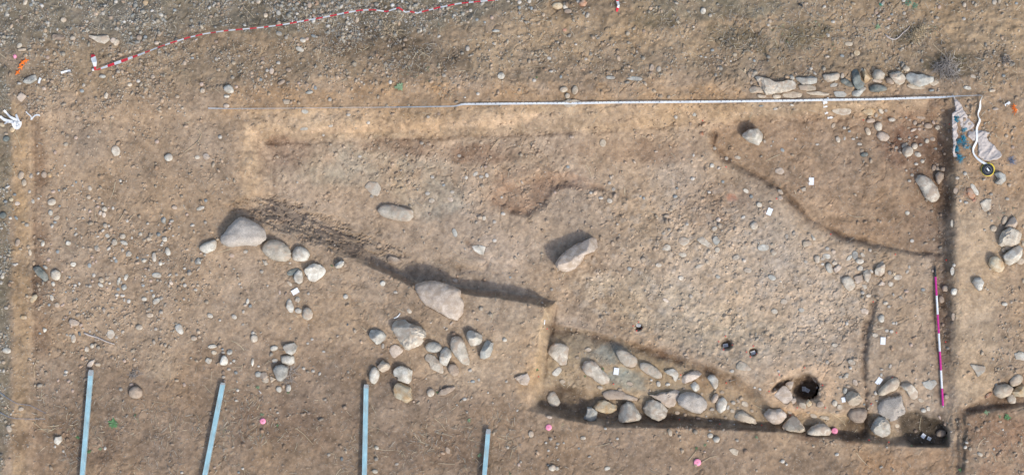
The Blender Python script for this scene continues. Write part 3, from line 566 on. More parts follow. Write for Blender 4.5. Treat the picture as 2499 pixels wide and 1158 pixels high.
PS('R3', [(1085,540),(1110,480),(1150,455),(1240,480),(1280,540),(1240,610),(1190,632),(1120,600)], 't', 's', 1, 'block-like tan boulder beside the small white card', 'the block-like tan boulder', h=.14)
PS('R3', [(1110,710),(1140,665),(1240,650),(1330,665),(1330,760),(1280,825),(1200,825),(1130,770)], 'k', 's', 0, 'round brown boulder directly below the block-like tan boulder', 'the round brown boulder', h=.14)
PS('R3', [(1060,265),(1090,235),(1118,245),(1105,300),(1075,290)], 'g', 's', 1, 'small grey angular stone above the block-like tan boulder', None)
ES('R3', [(1072,448,78,48,105,'w','s',0),(1138,180,38,34,0,'w','s',0),(950,592,66,72,10,'g','m',0),(745,408,32,30,0,'w','m',1),(1190,350,80,60,70,'p','f',1),(290,218,34,24,0,'w','f',0),(775,480,60,26,75,'t','f',0),(862,110,44,50,0,'g','f',1),(1150,110,90,60,20,'g','f',0),(1296,606,30,22,0,'b','m',0),(247,430,26,24,0,'g','m',0),(805,612,44,40,0,'t','m',1),(1020,285,60,40,0,'g','f',1),(1110,395,60,36,10,'t','m',0),(560,350,42,46,0,'k','m',0)])
PS('R4', [(505,360),(560,290),(650,215),(710,195),(750,230),(745,300),(700,350),(640,370),(560,410),(510,400)], 't', 's', 0, 'smooth two-toned boulder beside the lower right card', 'the two-toned boulder', h=.10)
PS('R4', [(755,300),(800,265),(870,265),(930,310),(970,370),(960,430),(920,460),(870,420),(830,350)], 'g', 's', 1, 'rugged oval boulder right of the two-toned boulder', 'the rugged oval boulder', h=.09)
PS('R4', [(500,555),(540,480),(620,430),(770,412),(780,480),(815,590),(810,620),(720,670),(650,710),(590,660),(530,625)], 'm', 'S', 1, 'largest five-sided flat-topped boulder near the south-east pit', 'the five-sided boulder', h=.14, fac=.8)
PS('R4', [(430,810),(465,720),(510,650),(570,660),(630,740),(640,850),(620,895),(560,900),(470,865)], 'w', 'S', 1, 'pale ridged boulder directly below the five-sided boulder', 'the pale ridged boulder', h=.18)
PS('R4', [(1010,250),(1090,235),(1160,220),(1190,260),(1150,310),(1120,340),(1050,310)], 'b', 'f', 0, 'flush grey slab beside the lower end of the ranging pole', 'the flush grey slab')
PS('R4', [(1195,640),(1230,645),(1240,690),(1215,680)], 'p', 'm', 1, None, None)
ES('R4', [(1033,583,64,48,15,'w','s',0),(1087,560,48,62,-20,'g','f',0),(470,380,38,50,-20,'w','s',1),(540,100,50,26,0,'g','s',0),(535,165,26,48,0,'w','f',0),(1300,418,58,62,0,'k','m',0),(1240,850,125,85,-15,'k','m',0),(938,825,44,46,0,'k','s',1),(940,285,40,52,-30,'t','f',0),(430,515,26,26,0,'w','m',0),(1140,65,44,24,0,'k','f',0),(640,60,34,56,20,'g','f',1),(1290,745,44,34,0,'k','f',0),(1375,950,30,26,0,'k','f',0),(600,1015,28,20,0,'w','m',0),(15,1098,36,30,0,'w','m',1)])
PS('R7', [(110,640),(180,600),(250,598),(268,625),(240,680),(180,680)], 'o', 'm', 1, 'yellowish wedge at the top of the stone cluster in the north wall', 'the yellowish wedge', h=.05)
PS('R7', [(300,600),(330,590),(370,640),(355,670),(320,650)], 'g', 'm', 0, 'small leaning grey stone right of the yellowish wedge', None)
PS('R7', [(155,740),(220,710),(270,730),(260,765),(180,770)], 'p', 'm', 0, None, None)
PS('R7', [(260,820),(280,770),(330,760),(350,800),(340,860),(290,865)], 'g', 'm', 0, 'middle rounded stone in the column under the yellowish wedge', 'the middle column stone', h=.05)
PS('R7', [(285,920),(305,880),(350,875),(410,900),(438,945),(400,985),(330,980)], 'p', 'm', 0, 'lowest and widest stone in the column under the yellowish wedge', None, h=.05)
ES('R7', [(182,872,105,55,62,'t','m',0),(468,732,88,48,5,'w','s',0),(660,1105,122,118,0,'g','s',0),(735,1045,76,68,-30,'g','s',0),(770,1142,84,54,30,'w','m',1),(515,1062,52,34,0,'g','m',0),(615,1035,78,42,-35,'g','m',1),(805,1030,46,34,-10,'g','m',1),(878,983,52,52,30,'g','m',0),(945,960,62,48,20,'p','m',1),(983,1075,32,26,0,'b','m',0),(737,768,48,58,0,'k','m',0),(830,773,30,45,0,'p','m',0),(955,765,56,30,55,'p','m',0),(890,805,104,66,5,'k','m',0),(1005,825,62,56,0,'g','m',1),(790,845,42,36,0,'p','m',1),(720,855,84,34,-25,'p','m',1),(755,937,46,26,-10,'g','m',0),(672,947,36,28,0,'g','m',0),(560,960,50,30,10,'g','m',1),(662,830,50,20,-10,'t','f',0),(675,735,38,30,-20,'t','m',0),(635,710,28,22,0,'w','m',0),(805,708,135,32,5,'k','f',0),(278,680,38,64,5,'g','m',0),(395,622,40,40,-30,'g','f',0),(330,710,48,40,0,'t','f',0),(90,1020,52,34,15,'g','f',0),(205,700,50,30,0,'t','m',0),(140,1145,95,52,-10,'d','m',0),(1090,795,40,36,0,'k','m',0),(850,855,30,30,0,'k','m',0),(995,755,26,30,0,'k','f',0),(575,718,50,18,5,'t','m',0),(1140,870,34,60,15,'k','m',0),(1120,960,30,52,10,'k','m',0),(1088,1135,36,30,0,'k','m',0),(1038,1030,26,26,0,'k','m',0),(1065,620,50,40,0,'k','f',0)])
LB('R7', 468, 732, label='pale oval pebble in a dark niche below the north wall, right of the stone column', short='the oval pebble in the niche')
LB('R7', 660, 1105, label='round ball-like cobble in the reddish north-east corner', short='the ball-like cobble', h=.11)
# wall of stones behind the measuring tape
PS('R6', [(105,220),(200,235),(290,260),(330,290),(430,290),(470,270),(540,270),(590,310),(570,370),(480,400),(380,420),(240,440),(180,350)], 'g', 'm', 1, 'largest flat brown slab, leftmost big stone in the row behind the tape', 'the largest slab behind the tape', h=.09, fac=.85)
PS('R6', [(580,230),(690,240),(770,220),(840,240),(830,300),(760,320),(670,320),(610,280)], 'b', 'm', 1, 'flat grey-green slab right of the largest slab behind the tape', None, h=.06)
PS('R6', [(610,330),(700,320),(820,340),(820,385),(760,395),(640,385)], 't', 'm', 1, 'tan slab lying under the flat grey-green slab behind the tape', None, h=.04)
PS('R6', [(670,410),(850,400),(1000,430),(950,452),(780,442)], 't', 'f', 1, 'long thin tan slab edge just above the tape', None)
PS('R6', [(910,200),(1000,195),(1090,180),(1110,215),(1080,265),(980,290),(930,260)], 'g', 's', 0, 'rounded oblong beige stone in the middle of the row behind the tape', None, h=.07)
PS('R6', [(40,370),(90,340),(160,350),(200,370),(210,420),(130,415),(60,420)], 't', 'm', 1, 'tan stone at the far left end of the row behind the tape', None, h=.05)
PS('R6', [(120,430),(200,440),(250,450),(230,480),(150,475)], 't', 'm', 0, None, None)
PS('R6', [(300,450),(350,436),(410,440),(415,475),(340,490)], 't', 'm', 0, None, None)
PS('R6', [(510,210),(550,205),(575,250),(550,275),(525,245)], 'b', 's', 1, 'small bluish stone between the two large slabs behind the tape', None)
PS('R6', [(1260,130),(1290,115),(1325,135),(1350,230),(1350,270),(1395,300),(1380,350),(1330,380),(1280,340),(1255,260)], 'd', 's', 1, 'tall dark blue-grey stone standing in the row behind the tape', 'the tall dark blue-grey stone', h=.10)
PS('R6', [(1100,255),(1180,255),(1250,300),(1275,350),(1210,345),(1130,300)], 'd', 'm', 1, 'dark grey slab leaning against the left of the tall dark stone', None, h=.05)
PS('R6', [(1255,400),(1330,385),(1395,340),(1412,368),(1370,420),(1330,465),(1255,450)], 'b', 'm', 1, 'light blue-grey slab at the foot of the tall dark stone', None, h=.05)
PS('R6', [(1030,400),(1150,400),(1190,440),(1160,470),(1060,465)], 'b', 'f', 1, 'flush bluish slab just above the tape, left of the light blue-grey slab', None)
PS('R6', [(990,320),(1040,300),(1085,310),(1060,345),(1000,350)], 'b', 'f', 1, None, None)
PS('R6', [(1000,615),(1080,598),(1180,595),(1240,610),(1230,660),(1150,680),(1060,660)], 'g', 'f', 0, 'long flush beige slab in the north wall below the tape', None)
PS('R6', [(430,430),(560,400),(660,430),(650,470),(540,478),(450,470)], 't', 'f', 1, None, None)
PS('R7', [(120,170),(150,125),(180,190),(235,230),(180,290),(150,295)], 'o', 's', 1, 'orange-tan forked rock right of the tall dark stone', None, h=.09)
PS('R7', [(245,200),(270,145),(330,145),(385,190),(370,250),(320,268),(260,250)], 'g', 's', 0, 'round beige boulder in the row behind the tape', 'the round beige boulder', h=.12)
PS('R7', [(215,260),(260,262),(290,268),(360,270),(335,305),(260,295)], 'p', 'm', 1, None, None)
PS('R7', [(380,250),(430,235),(495,300),(480,325),(400,300)], 'k', 'm', 0, 'brown rounded stone right of the round beige boulder', None, h=.06)
PS('R7', [(200,350),(250,320),(320,325),(400,350),(400,390),(280,410),(210,400)], 'd', 'm', 0, 'long dark grey stone below the round beige boulder', None, h=.07)
PS('R7', [(435,190),(500,175),(560,165),(600,200),(632,240),(615,310),(560,330),(520,300),(460,250)], 'g', 's', 1, 'layered split rock left of the big blue slab behind the tape', 'the layered split rock', h=.09)
PS('R7', [(590,120),(630,85),(690,140),(650,170),(600,150)], 't', 's', 0, 'small round beige stone above the layered split rock', None, h=.06)
PS('R7', [(635,240),(650,190),(690,165),(760,200),(840,200),(920,235),(965,200),(960,280),(880,320),(790,340),(700,310)], 'b', 's', 1, 'big blue-grey slab, right end of the row behind the tape', 'the big blue slab', h=.10, blue=1)
PS('R7', [(620,275),(700,325),(800,350),(900,335),(870,365),(740,375),(640,345)], 't', 'f', 0, None, None)
PS('R7', [(890,385),(960,370),(968,395),(910,405)], 'b', 'm', 0, None, None)
PS('R7', [(900,310),(1000,260),(1020,300),(960,340)], 't', 'f', 1, None, None)
ES('R6', [(1135,215,44,78,5,'g','m',0),(770,133,38,34,0,'w','m',0),(815,192,60,22,35,'w','f',0),(480,232,52,36,30,'o','m',1),(100,40,40,30,50,'b','m',0),(350,600,60,36,-30,'w','m',1),(180,572,60,22,-5,'b','m',1),(430,1090,60,36,40,'b','f',0),(845,1023,38,22,0,'w','f',1),(1085,965,52,80,-20,'g','m',0),(1032,800,80,36,-60,'t','f',0),(1160,830,44,38,0,'w','m',0),(1205,830,42,32,-10,'t','m',0),(1218,870,34,30,0,'b','m',1),(1163,955,24,48,10,'w','f',0),(1265,960,52,24,5,'w','f',0),(1308,943,30,20,0,'w','f',0),(1340,1018,60,36,10,'g','f',1),(1368,1103,46,52,20,'t','f',0),(322,992,24,22,0,'g','f',0),(585,962,26,26,0,'g','f',0),(298,1042,24,18,0,'w','f',0),(65,300,36,46,0,'t','m',0),(1370,145,24,30,0,'w','m',1),(540,560,50,24,20,'w','m',1)])
PS('T3', [(900,955),(950,915),(1010,908),(1052,940),(1045,990),(1020,1025),(960,1000),(915,970)], 'w', 's', 1, 'faceted greenish-yellow boulder with a soft shadow in the upper right area', 'the faceted yellowish boulder', h=.23)
PS('G6', [(125,200),(145,165),(185,160),(250,200),(300,270),(312,330),(290,370),(250,380),(205,350),(170,280)], 'g', 's', 0, 'long smooth oblong boulder near the east wall', 'the long oblong boulder', h=.14)
PS('G6', [(285,160),(310,130),(355,145),(350,190),(310,240),(290,210)], 'k', 's', 0, 'reddish-brown rounded stone between the long oblong boulder and the east wall', None, h=.08)
ES('G6', [(345,110,42,36,0,'k','m',0),(268,100,56,34,100,'k','m',0),(300,107,38,36,0,'k','m',0),(297,72,30,22,20,'k','m',0),(172,45,38,32,20,'g','m',1),(65,208,36,20,0,'w','m',0),(47,473,38,34,0,'w','f',0),(87,705,34,28,0,'w','f',0),(530,147,36,32,0,'w','s',0),(122,68,40,22,0,'w','m',0),(88,160,30,26,-30,'g','f',0),(450,290,40,50,0,'k','f',0),(767,603,54,52,0,'t','s',0),(857,533,76,44,105,'t','s',0),(828,573,28,24,0,'t','s',0),(885,757,62,48,-20,'t','s',0),(850,780,42,44,0,'t','s',0),(1012,730,30,44,0,'t','s',0),(990,875,64,62,0,'t','s',0),(1015,1040,26,44,0,'t','s',0),(605,368,36,26,-20,'r','s',1),(537,387,40,24,10,'w','m',1),(745,318,34,24,0,'g','m',0),(878,357,38,26,10,'g','m',0),(437,908,22,28,0,'w','m',0),(750,540,24,18,0,'g','m',0),(690,615,24,20,0,'g','m',0),(438,1130,34,60,15,'w','f',1),(420,560,26,60,0,'w','f',1),(490,375,20,24,0,'w','m',0),(716,1110,20,16,0,'g','m',0),(740,940,26,14,0,'g','f',0),(465,185,36,24,0,'g','f',0)])
PS('G6', [(775,150),(820,132),(865,155),(868,200),(830,240),(775,225),(812,190)], 'b', 's', 1, 'broken grey stone with a notch, just right of the black tape reel', 'the notched grey stone', h=.10)
PS('G6', [(545,275),(575,268),(612,330),(600,360),(570,352),(545,320)], 'r', 'm', 1, 'crumbly orange-red brick lump in the dry grass below the tape reel', 'the orange-red brick lump')
PS('G6', [(565,245),(595,228),(640,300),(635,330),(612,322),(585,278)], 'w', 'f', 1, 'pale flat strip of stone beside the orange-red brick lump', None)
PS('G6', [(650,390),(700,360),(745,360),(740,440),(690,465)], 'g', 'f', 1, None, None)
PS('G6', [(865,590),(910,520),(940,503),(967,560),(950,600),(900,600)], 'p', 's', 1, 'pointed pinkish rock at the top of the right edge stone heap', 'the pointed pinkish rock', h=.13)
PS('G6', [(820,690),(850,630),(900,598),(960,620),(1003,650),(980,720),(930,755),(880,740),(850,755),(822,735)], 'g', 's', 1, 'large cracked grey rock in the middle of the right edge stone heap', 'the large cracked rock', h=.17)
PS('G6', [(850,840),(900,790),(970,742),(1010,770),(1000,830),(960,880),(910,912),(875,890)], 'w', 's', 1, 'large pale sloping boulder at the bottom of the right edge stone heap', 'the large pale sloping boulder', h=.18)
PS('G6', [(730,900),(745,845),(790,833),(840,870),(860,930),(830,968),(780,955),(745,930)], 'o', 's', 0, 'orange-speckled rounded boulder standing apart, lower left of the right edge heap', 'the orange-speckled boulder', h=.14)
PS('G6', [(595,1050),(620,1010),(670,1010),(685,1050),(670,1110),(640,1118),(610,1080)], 'w', 's', 1, 'white tooth-shaped rock alone on the smooth beige ledge', 'the white tooth-shaped rock', h=.11)
PS('G7', [(62,280),(85,245),(115,260),(130,310),(135,350),(100,355),(75,330)], 'w', 's', 0, 'pale bean-shaped stone at the left end of the rubble row', 'the pale bean-shaped stone', h=.05)
PS('G7', [(135,310),(190,265),(230,290),(200,330),(160,362)], 'p', 'm', 1, 'pinkish flat stone touching the right side of the pale bean-shaped stone', None)
PS('G7', [(220,420),(250,388),(300,390),(340,430),(360,485),(310,535),(265,510),(235,470)], 'g', 'm', 0, 'smooth grey-beige cushion-shaped slab below the rubble row', 'the cushion-shaped slab', h=.06)
PS('G7', [(345,395),(430,370),(430,440),(370,465)], 'p', 'f', 1, None, None)
PS('G7', [(440,350),(480,310),(515,350),(510,400),(490,448),(450,420)], 'g', 'm', 1, 'pointed oval stone right of the cushion-shaped slab', None, h=.05)
PS('G7', [(560,330),(590,270),(640,240),(665,280),(660,350),(620,387),(570,370)], 'g', 's', 1, 'upright grey-pink rock at the right end of the rubble row', 'the upright rubble rock', h=.09)
PS('G7', [(590,480),(630,430),(665,470),(640,480)], 'p', 'm', 1, None, None)
PS('G7', [(590,810),(610,775),(648,775),(650,845),(610,852)], 'w', 'm', 0, 'pale rounded stone on the floor above the lower right card', None, h=.04)
PS('G7', [(410,720),(450,705),(495,730),(485,770),(430,760)], 'p', 'f', 1, None, None)
ES('G7', [(70,185,88,50,10,'w','f',0),(138,138,46,44,30,'p','m',1),(152,255,54,42,0,'g','m',1),(300,200,84,34,-50,'w','f',0),(357,175,92,58,80,'b','f',0),(405,235,82,56,10,'w','m',1),(410,308,62,52,-20,'w','m',1),(510,125,34,34,0,'g','m',1),(432,170,60,34,50,'g','f',1),(522,335,60,26,45,'w','m',1),(790,398,88,54,-5,'g','f',0),(718,465,54,52,-20,'g','f',1),(707,352,36,48,0,'g','f',0),(435,553,44,36,0,'w','s',1),(495,580,58,36,0,'g','f',1),(665,657,62,34,-10,'g','m',0),(700,692,36,30,0,'g','f',0),(455,490,58,44,60,'g','f',1),(878,537,56,30,0,'p','s',0),(925,1080,36,40,0,'p','s',0),(277,862,34,44,0,'w','s',1),(1045,522,46,30,0,'b','f',0),(818,600,44,26,30,'g','f',1),(1268,510,66,64,0,'k','m',0),(1228,620,54,76,-15,'k','m',0),(1143,332,28,32,0,'p','m',1),(745,572,20,32,-20,'w','m',1),(745,860,34,26,0,'w','f',0),(775,860,18,42,5,'w','f',0),(678,935,40,30,0,'w','f',0),(725,943,42,32,0,'w','f',0),(155,1080,64,36,0,'g','f',0),(560,980,60,40,0,'g','f',0),(1355,540,60,76,20,'w','m',1),(1355,275,34,26,0,'w','m',0),(1340,335,40,80,0,'w','f',1),(30,210,50,30,0,'g','f',0),(80,108,44,34,0,'w','f',0),(905,295,24,40,0,'g','f',0),(885,340,30,46,30,'g','f',1),(30,265,36,26,0,'w','f',0),(1350,795,36,80,0,'k','f',0),(1245,875,30,36,0,'k','m',0),(640,285,10,10,0,'g','m',0)])
PS('M3', [(955,430),(990,403),(1015,425),(1005,455),(970,465)], 'g', 'm', 0, 'smooth flush grey-beige stone below the upper middle card', 'the flush stone under the card')
PS('M3', [(1098,620),(1115,597),(1150,625),(1120,650)], 'g', 'm', 0, None, None)
PS('M3', [(1148,178),(1180,180),(1193,212),(1160,215)], 'g', 's', 1, 'small grey slab stuck in the curved ledge right of the upper middle card', None)
PS('M3', [(1315,170),(1352,160),(1350,190),(1330,195)], 'g', 's', 1, 'small angular grey stone below the upper right card', None)
PS('M3', [(718,385),(735,375),(753,390),(740,410),(718,408)], 'p', 's', 1, None, None)
PS('M3', [(690,530),(715,503),(745,540),(722,580),(700,560)], 'b', 'f', 0, 'diamond-shaped grey stone flush in the rubble floor', 'the diamond-shaped stone')
PS('M3', [(1405,650),(1448,645),(1446,700),(1420,700)], 'g', 'm', 0, None, None)
PS('M3', [(1385,490),(1428,535),(1400,540)], 'w', 'm', 1, None, None)
PS('M3', [(1330,545),(1380,540),(1395,570),(1335,590)], 't', 'm', 1, None, None)
ES('M3', [(1170,240,36,30,0,'p','m',1),(552,103,32,26,0,'w','s',1),(668,198,26,20,10,'w','s',1),(428,229,36,20,-15,'b','m',0),(928,190,46,24,35,'g','f',0),(965,228,26,28,0,'b','s',1),(705,457,42,32,-20,'g','m',0),(1265,485,24,36,20,'g','m',1),(538,933,28,30,0,'g','m',0),(1050,590,86,44,0,'b','f',0),(858,660,54,36,-20,'g','f',0),(625,545,90,50,30,'g','f',1),(490,545,70,60,0,'g','f',1),(370,590,52,46,0,'g','f',0),(1110,800,60,36,20,'b','f',0),(940,750,58,36,10,'g','f',0),(1167,48,64,46,0,'p','f',1),(312,713,42,28,0,'g','f',0),(104,740,30,30,0,'b','f',1),(688,10,32,30,0,'w','m',0),(1195,970,48,40,0,'g','f',0),(1102,272,34,20,0,'t','m',0),(1022,288,44,36,20,'g','m',0),(512,425,24,20,0,'w','m',0),(725,605,34,40,0,'g','f',0),(470,805,40,30,0,'g','f',0),(730,795,36,26,10,'b','f',0),(385,465,26,20,0,'g','m',0),(1062,338,18,30,0,'p','m',0),(1130,1040,50,34,10,'g','f',0),(1320,1030,40,30,0,'b','f',0),(360,960,46,26,30,'p','f',1),(205,240,16,22,0,'b','m',0),(183,228,14,14,0,'b','m',0),(440,170,20,14,0,'b','m',0),(345,490,26,22,0,'g','f',0),(865,908,18,26,0,'g','m',0),(1350,690,30,22,0,'g','f',0),(1215,510,26,34,0,'g','f',1),(910,375,34,18,-30,'w','f',1),(765,125,22,20,0,'b','f',0),(345,600,20,20,0,'g','f',0),(480,640,60,30,10,'g','f',1),(600,720,70,24,-25,'g','f',1),(660,570,60,36,20,'g','f',1)])
ES('M2', [(1350,240,40,20,5,'w','m',0),(1412,260,42,30,20,'w','f',0),(598,408,28,24,0,'w','m',0),(660,351,36,22,15,'w','m',0),(288,250,44,26,35,'p','f',1),(318,485,66,32,70,'b','f',0),(5,355,36,66,5,'b','m',0),(525,382,28,34,20,'g','f',0),(465,70,46,24,-40,'w','f',0),(505,90,36,18,0,'w','f',0),(1280,203,28,20,0,'w','m',0),(318,822,46,28,10,'p','m',1),(1003,885,26,22,0,'g','s',1),(535,18,30,22,0,'p','m',1),(125,208,36,24,0,'w','f',0),(155,258,40,34,0,'g','f',0),(300,198,34,22,0,'g','f',0),(1027,200,22,22,0,'p','s',1),(425,770,12,12,0,'k','m',0),(400,95,22,26,0,'w','f',0),(600,540,30,24,0,'w','f',0),(545,80,24,36,-20,'w','f',0),(1118,20,26,20,0,'b','f',0),(1440,178,30,24,0,'g','f',0),(650,235,20,16,0,'w','f',0),(240,148,26,16,-30,'b','f',0),(140,350,18,18,0,'k','m',0),(710,800,18,14,0,'b','f',0),(160,92,30,22,0,'w','f',0),(1412,135,24,20,0,'g','f',0)])
PS('M2', [(440,580),(490,570),(535,585),(520,640),(490,635),(455,610)], 'w', 'f', 1, 'pale flush triangular slab above the end of the shaded scarp', None)
# left platform
PS('L3', [(95,260),(150,235),(180,240),(230,290),(265,340),(275,385),(240,418),(190,380),(140,330)], 'd', 's', 1, 'dark slate with white veins and a crack by the left edge', 'the dark veined slate', h=.06)
PS('L3', [(520,900),(535,858),(550,850),(600,870),(650,905),(620,935),(560,940),(530,925)], 'p', 's', 1, 'broken pinkish half-moon stone above the pear-shaped pebble', 'the pinkish half-moon stone', h=.05)
PS('L3', [(212,965),(225,958),(262,975),(265,988),(235,1015),(215,1010)], 'w', 's', 1, None, None)
ES('L3', [(365,340,122,112,90,'g','s',0),(245,248,76,34,38,'b','m',0),(335,443,62,44,80,'w','s',0),(103,618,122,62,-54,'o','s',0),(323,605,74,42,70,'w','m',0),(383,693,58,56,0,'t','m',0),(445,690,62,34,-35,'p','s',1),(662,927,50,36,-60,'p','s',1),(180,1027,36,26,20,'b','s',1),(573,1090,108,60,92,'g','s',0),(645,1030,64,32,72,'d','s',0),(500,1043,36,28,50,'g','m',0),(1015,1035,112,88,100,'g','f',0),(1083,1073,44,34,20,'g','f',0),(575,215,62,60,0,'w','m',1),(765,228,60,44,90,'b','f',0),(805,197,46,32,70,'p','s',0),(797,127,46,30,10,'p','m',0),(813,340,42,56,-20,'w','s',1),(905,400,70,58,50,'t','m',0),(893,455,74,44,35,'w','s',0),(770,470,42,40,0,'g','s',1),(730,467,30,30,0,'g','s',0),(1107,413,120,36,107,'w','s',0),(960,430,52,32,-50,'t','s',0),(1000,437,34,32,0,'w','s',0),(593,462,40,34,0,'w','s',1),(530,365,32,26,0,'b','s',0),(840,178,44,26,100,'p','s',0),(285,160,46,44,0,'p','m',0),(1080,175,50,28,90,'b','f',0),(108,200,66,38,85,'o','m',0),(965,378,34,50,0,'t','m',0),(1085,575,46,36,0,'w','s',1),(550,945,32,24,0,'p','m',0),(490,835,26,34,0,'p','m',1),(965,925,26,20,0,'g','m',1),(1100,510,38,32,0,'b','f',0),(440,300,30,26,0,'p','s',0),(175,510,30,46,20,'t','f',0),(485,540,26,20,0,'b','m',0),(575,525,50,20,-25,'w','f',0),(245,790,36,18,0,'g','f',0),(695,790,28,26,0,'g','m',0),(460,862,36,24,0,'g','m',0),(770,1005,28,36,0,'g','f',0),(850,990,24,24,0,'w','f',1),(290,690,32,34,0,'b','m',0),(535,785,26,46,20,'g','m',1),(590,305,10,10,0,'k','m',0),(605,297,26,22,0,'k','m',0),(800,412,34,26,0,'p','m',0),(1048,490,26,28,0,'k','s',0),(1065,325,36,34,0,'k','s',0),(340,560,40,26,0,'p','m',1),(13,840,32,50,0,'t','f',0),(540,1050,36,30,0,'g','f',0),(345,515,18,34,0,'g','s',1),(645,440,26,44,-10,'w','m',0),(615,622,32,20,0,'b','f',0),(975,492,30,22,0,'p','m',0),(128,345,26,30,0,'o','m',0)])
LB('L3', 365, 340, label='round smooth grey-beige cobble beside the dark veined slate', short='the round cobble beside the slate')
LB('L3', 103, 618, label='orange-tan oblong cobble below the dark veined slate at the left edge', short='the orange-tan oblong cobble')
LB('L3', 573, 1090, label='pear-shaped grey cobble left of the long bleached stick', short='the pear-shaped cobble')
LB('L3', 1015, 1035, label='round flush grey slab right of the start of the bleached stick', short='the round flush slab')
ES('L2', [(227,125,82,64,80,'k','s',0),(295,132,64,44,55,'o','m',0),(160,110,46,28,-50,'w','m',0),(335,322,56,50,0,'p','s',1),(320,445,106,78,-12,'g','s',0),(303,573,72,52,85,'w','s',0),(380,632,80,50,-25,'t','f',0),(358,685,44,28,5,'b','s',0),(322,730,40,48,20,'w','s',1),(100,437,62,34,75,'w','m',0),(753,387,58,50,0,'g','s',0),(943,530,64,56,0,'g','s',1),(890,575,62,42,-70,'p','s',0),(932,597,68,48,90,'p','s',0),(948,722,56,60,0,'g','s',0),(923,782,52,28,-35,'w','m',0),(975,842,66,42,30,'w','f',0),(605,825,62,28,-40,'w','m',0),(510,928,66,48,10,'w','s',1),(212,935,44,72,10,'w','s',1),(855,995,78,60,45,'g','m',1),(687,637,44,30,5,'g','s',0),(770,640,36,28,60,'p','s',0),(600,760,30,26,0,'w','s',0),(863,852,38,22,0,'w','s',1),(630,343,38,28,0,'t','m',0),(1128,198,42,28,80,'w','s',0),(565,253,32,24,0,'w','s',0),(405,310,28,26,0,'b','s',0),(815,430,32,26,-30,'g','s',0),(990,730,34,24,70,'g','s',0),(605,215,30,28,0,'b','s',1),(415,495,30,26,0,'b','m',0),(1043,520,30,40,0,'w','f',0),(770,555,36,42,20,'p','m',0),(75,145,44,46,30,'g','m',0),(60,325,32,44,20,'w','m',0),(487,290,30,22,0,'w','s',0),(505,425,28,20,-20,'t','m',0),(165,407,28,26,0,'w','f',0),(645,485,34,28,0,'t','m',0),(197,1010,14,14,0,'g','m',0),(390,1030,40,44,0,'b','f',0),(315,945,32,24,0,'p','m',0),(315,642,30,28,0,'k','s',0),(195,382,22,16,0,'g','m',0),(350,55,28,36,0,'t','m',0),(318,78,30,26,0,'t','m',0),(475,18,28,26,0,'w','m',0),(680,212,24,30,0,'t','m',1),(865,500,42,34,0,'p','m',1),(915,462,30,30,0,'w','s',1),(985,515,26,24,0,'p','s',0),(770,285,40,70,-20,'g','f',0),(45,975,40,48,0,'t','m',0),(65,1040,36,90,-10,'t','m',0)])
LB('L2', 227, 125, label='dark brown round cobble at the top of the left edge', short='the dark brown round cobble')
LB('L2', 320, 445, label='large pear-like grey cobble near the left edge', short='the grey left-edge cobble')
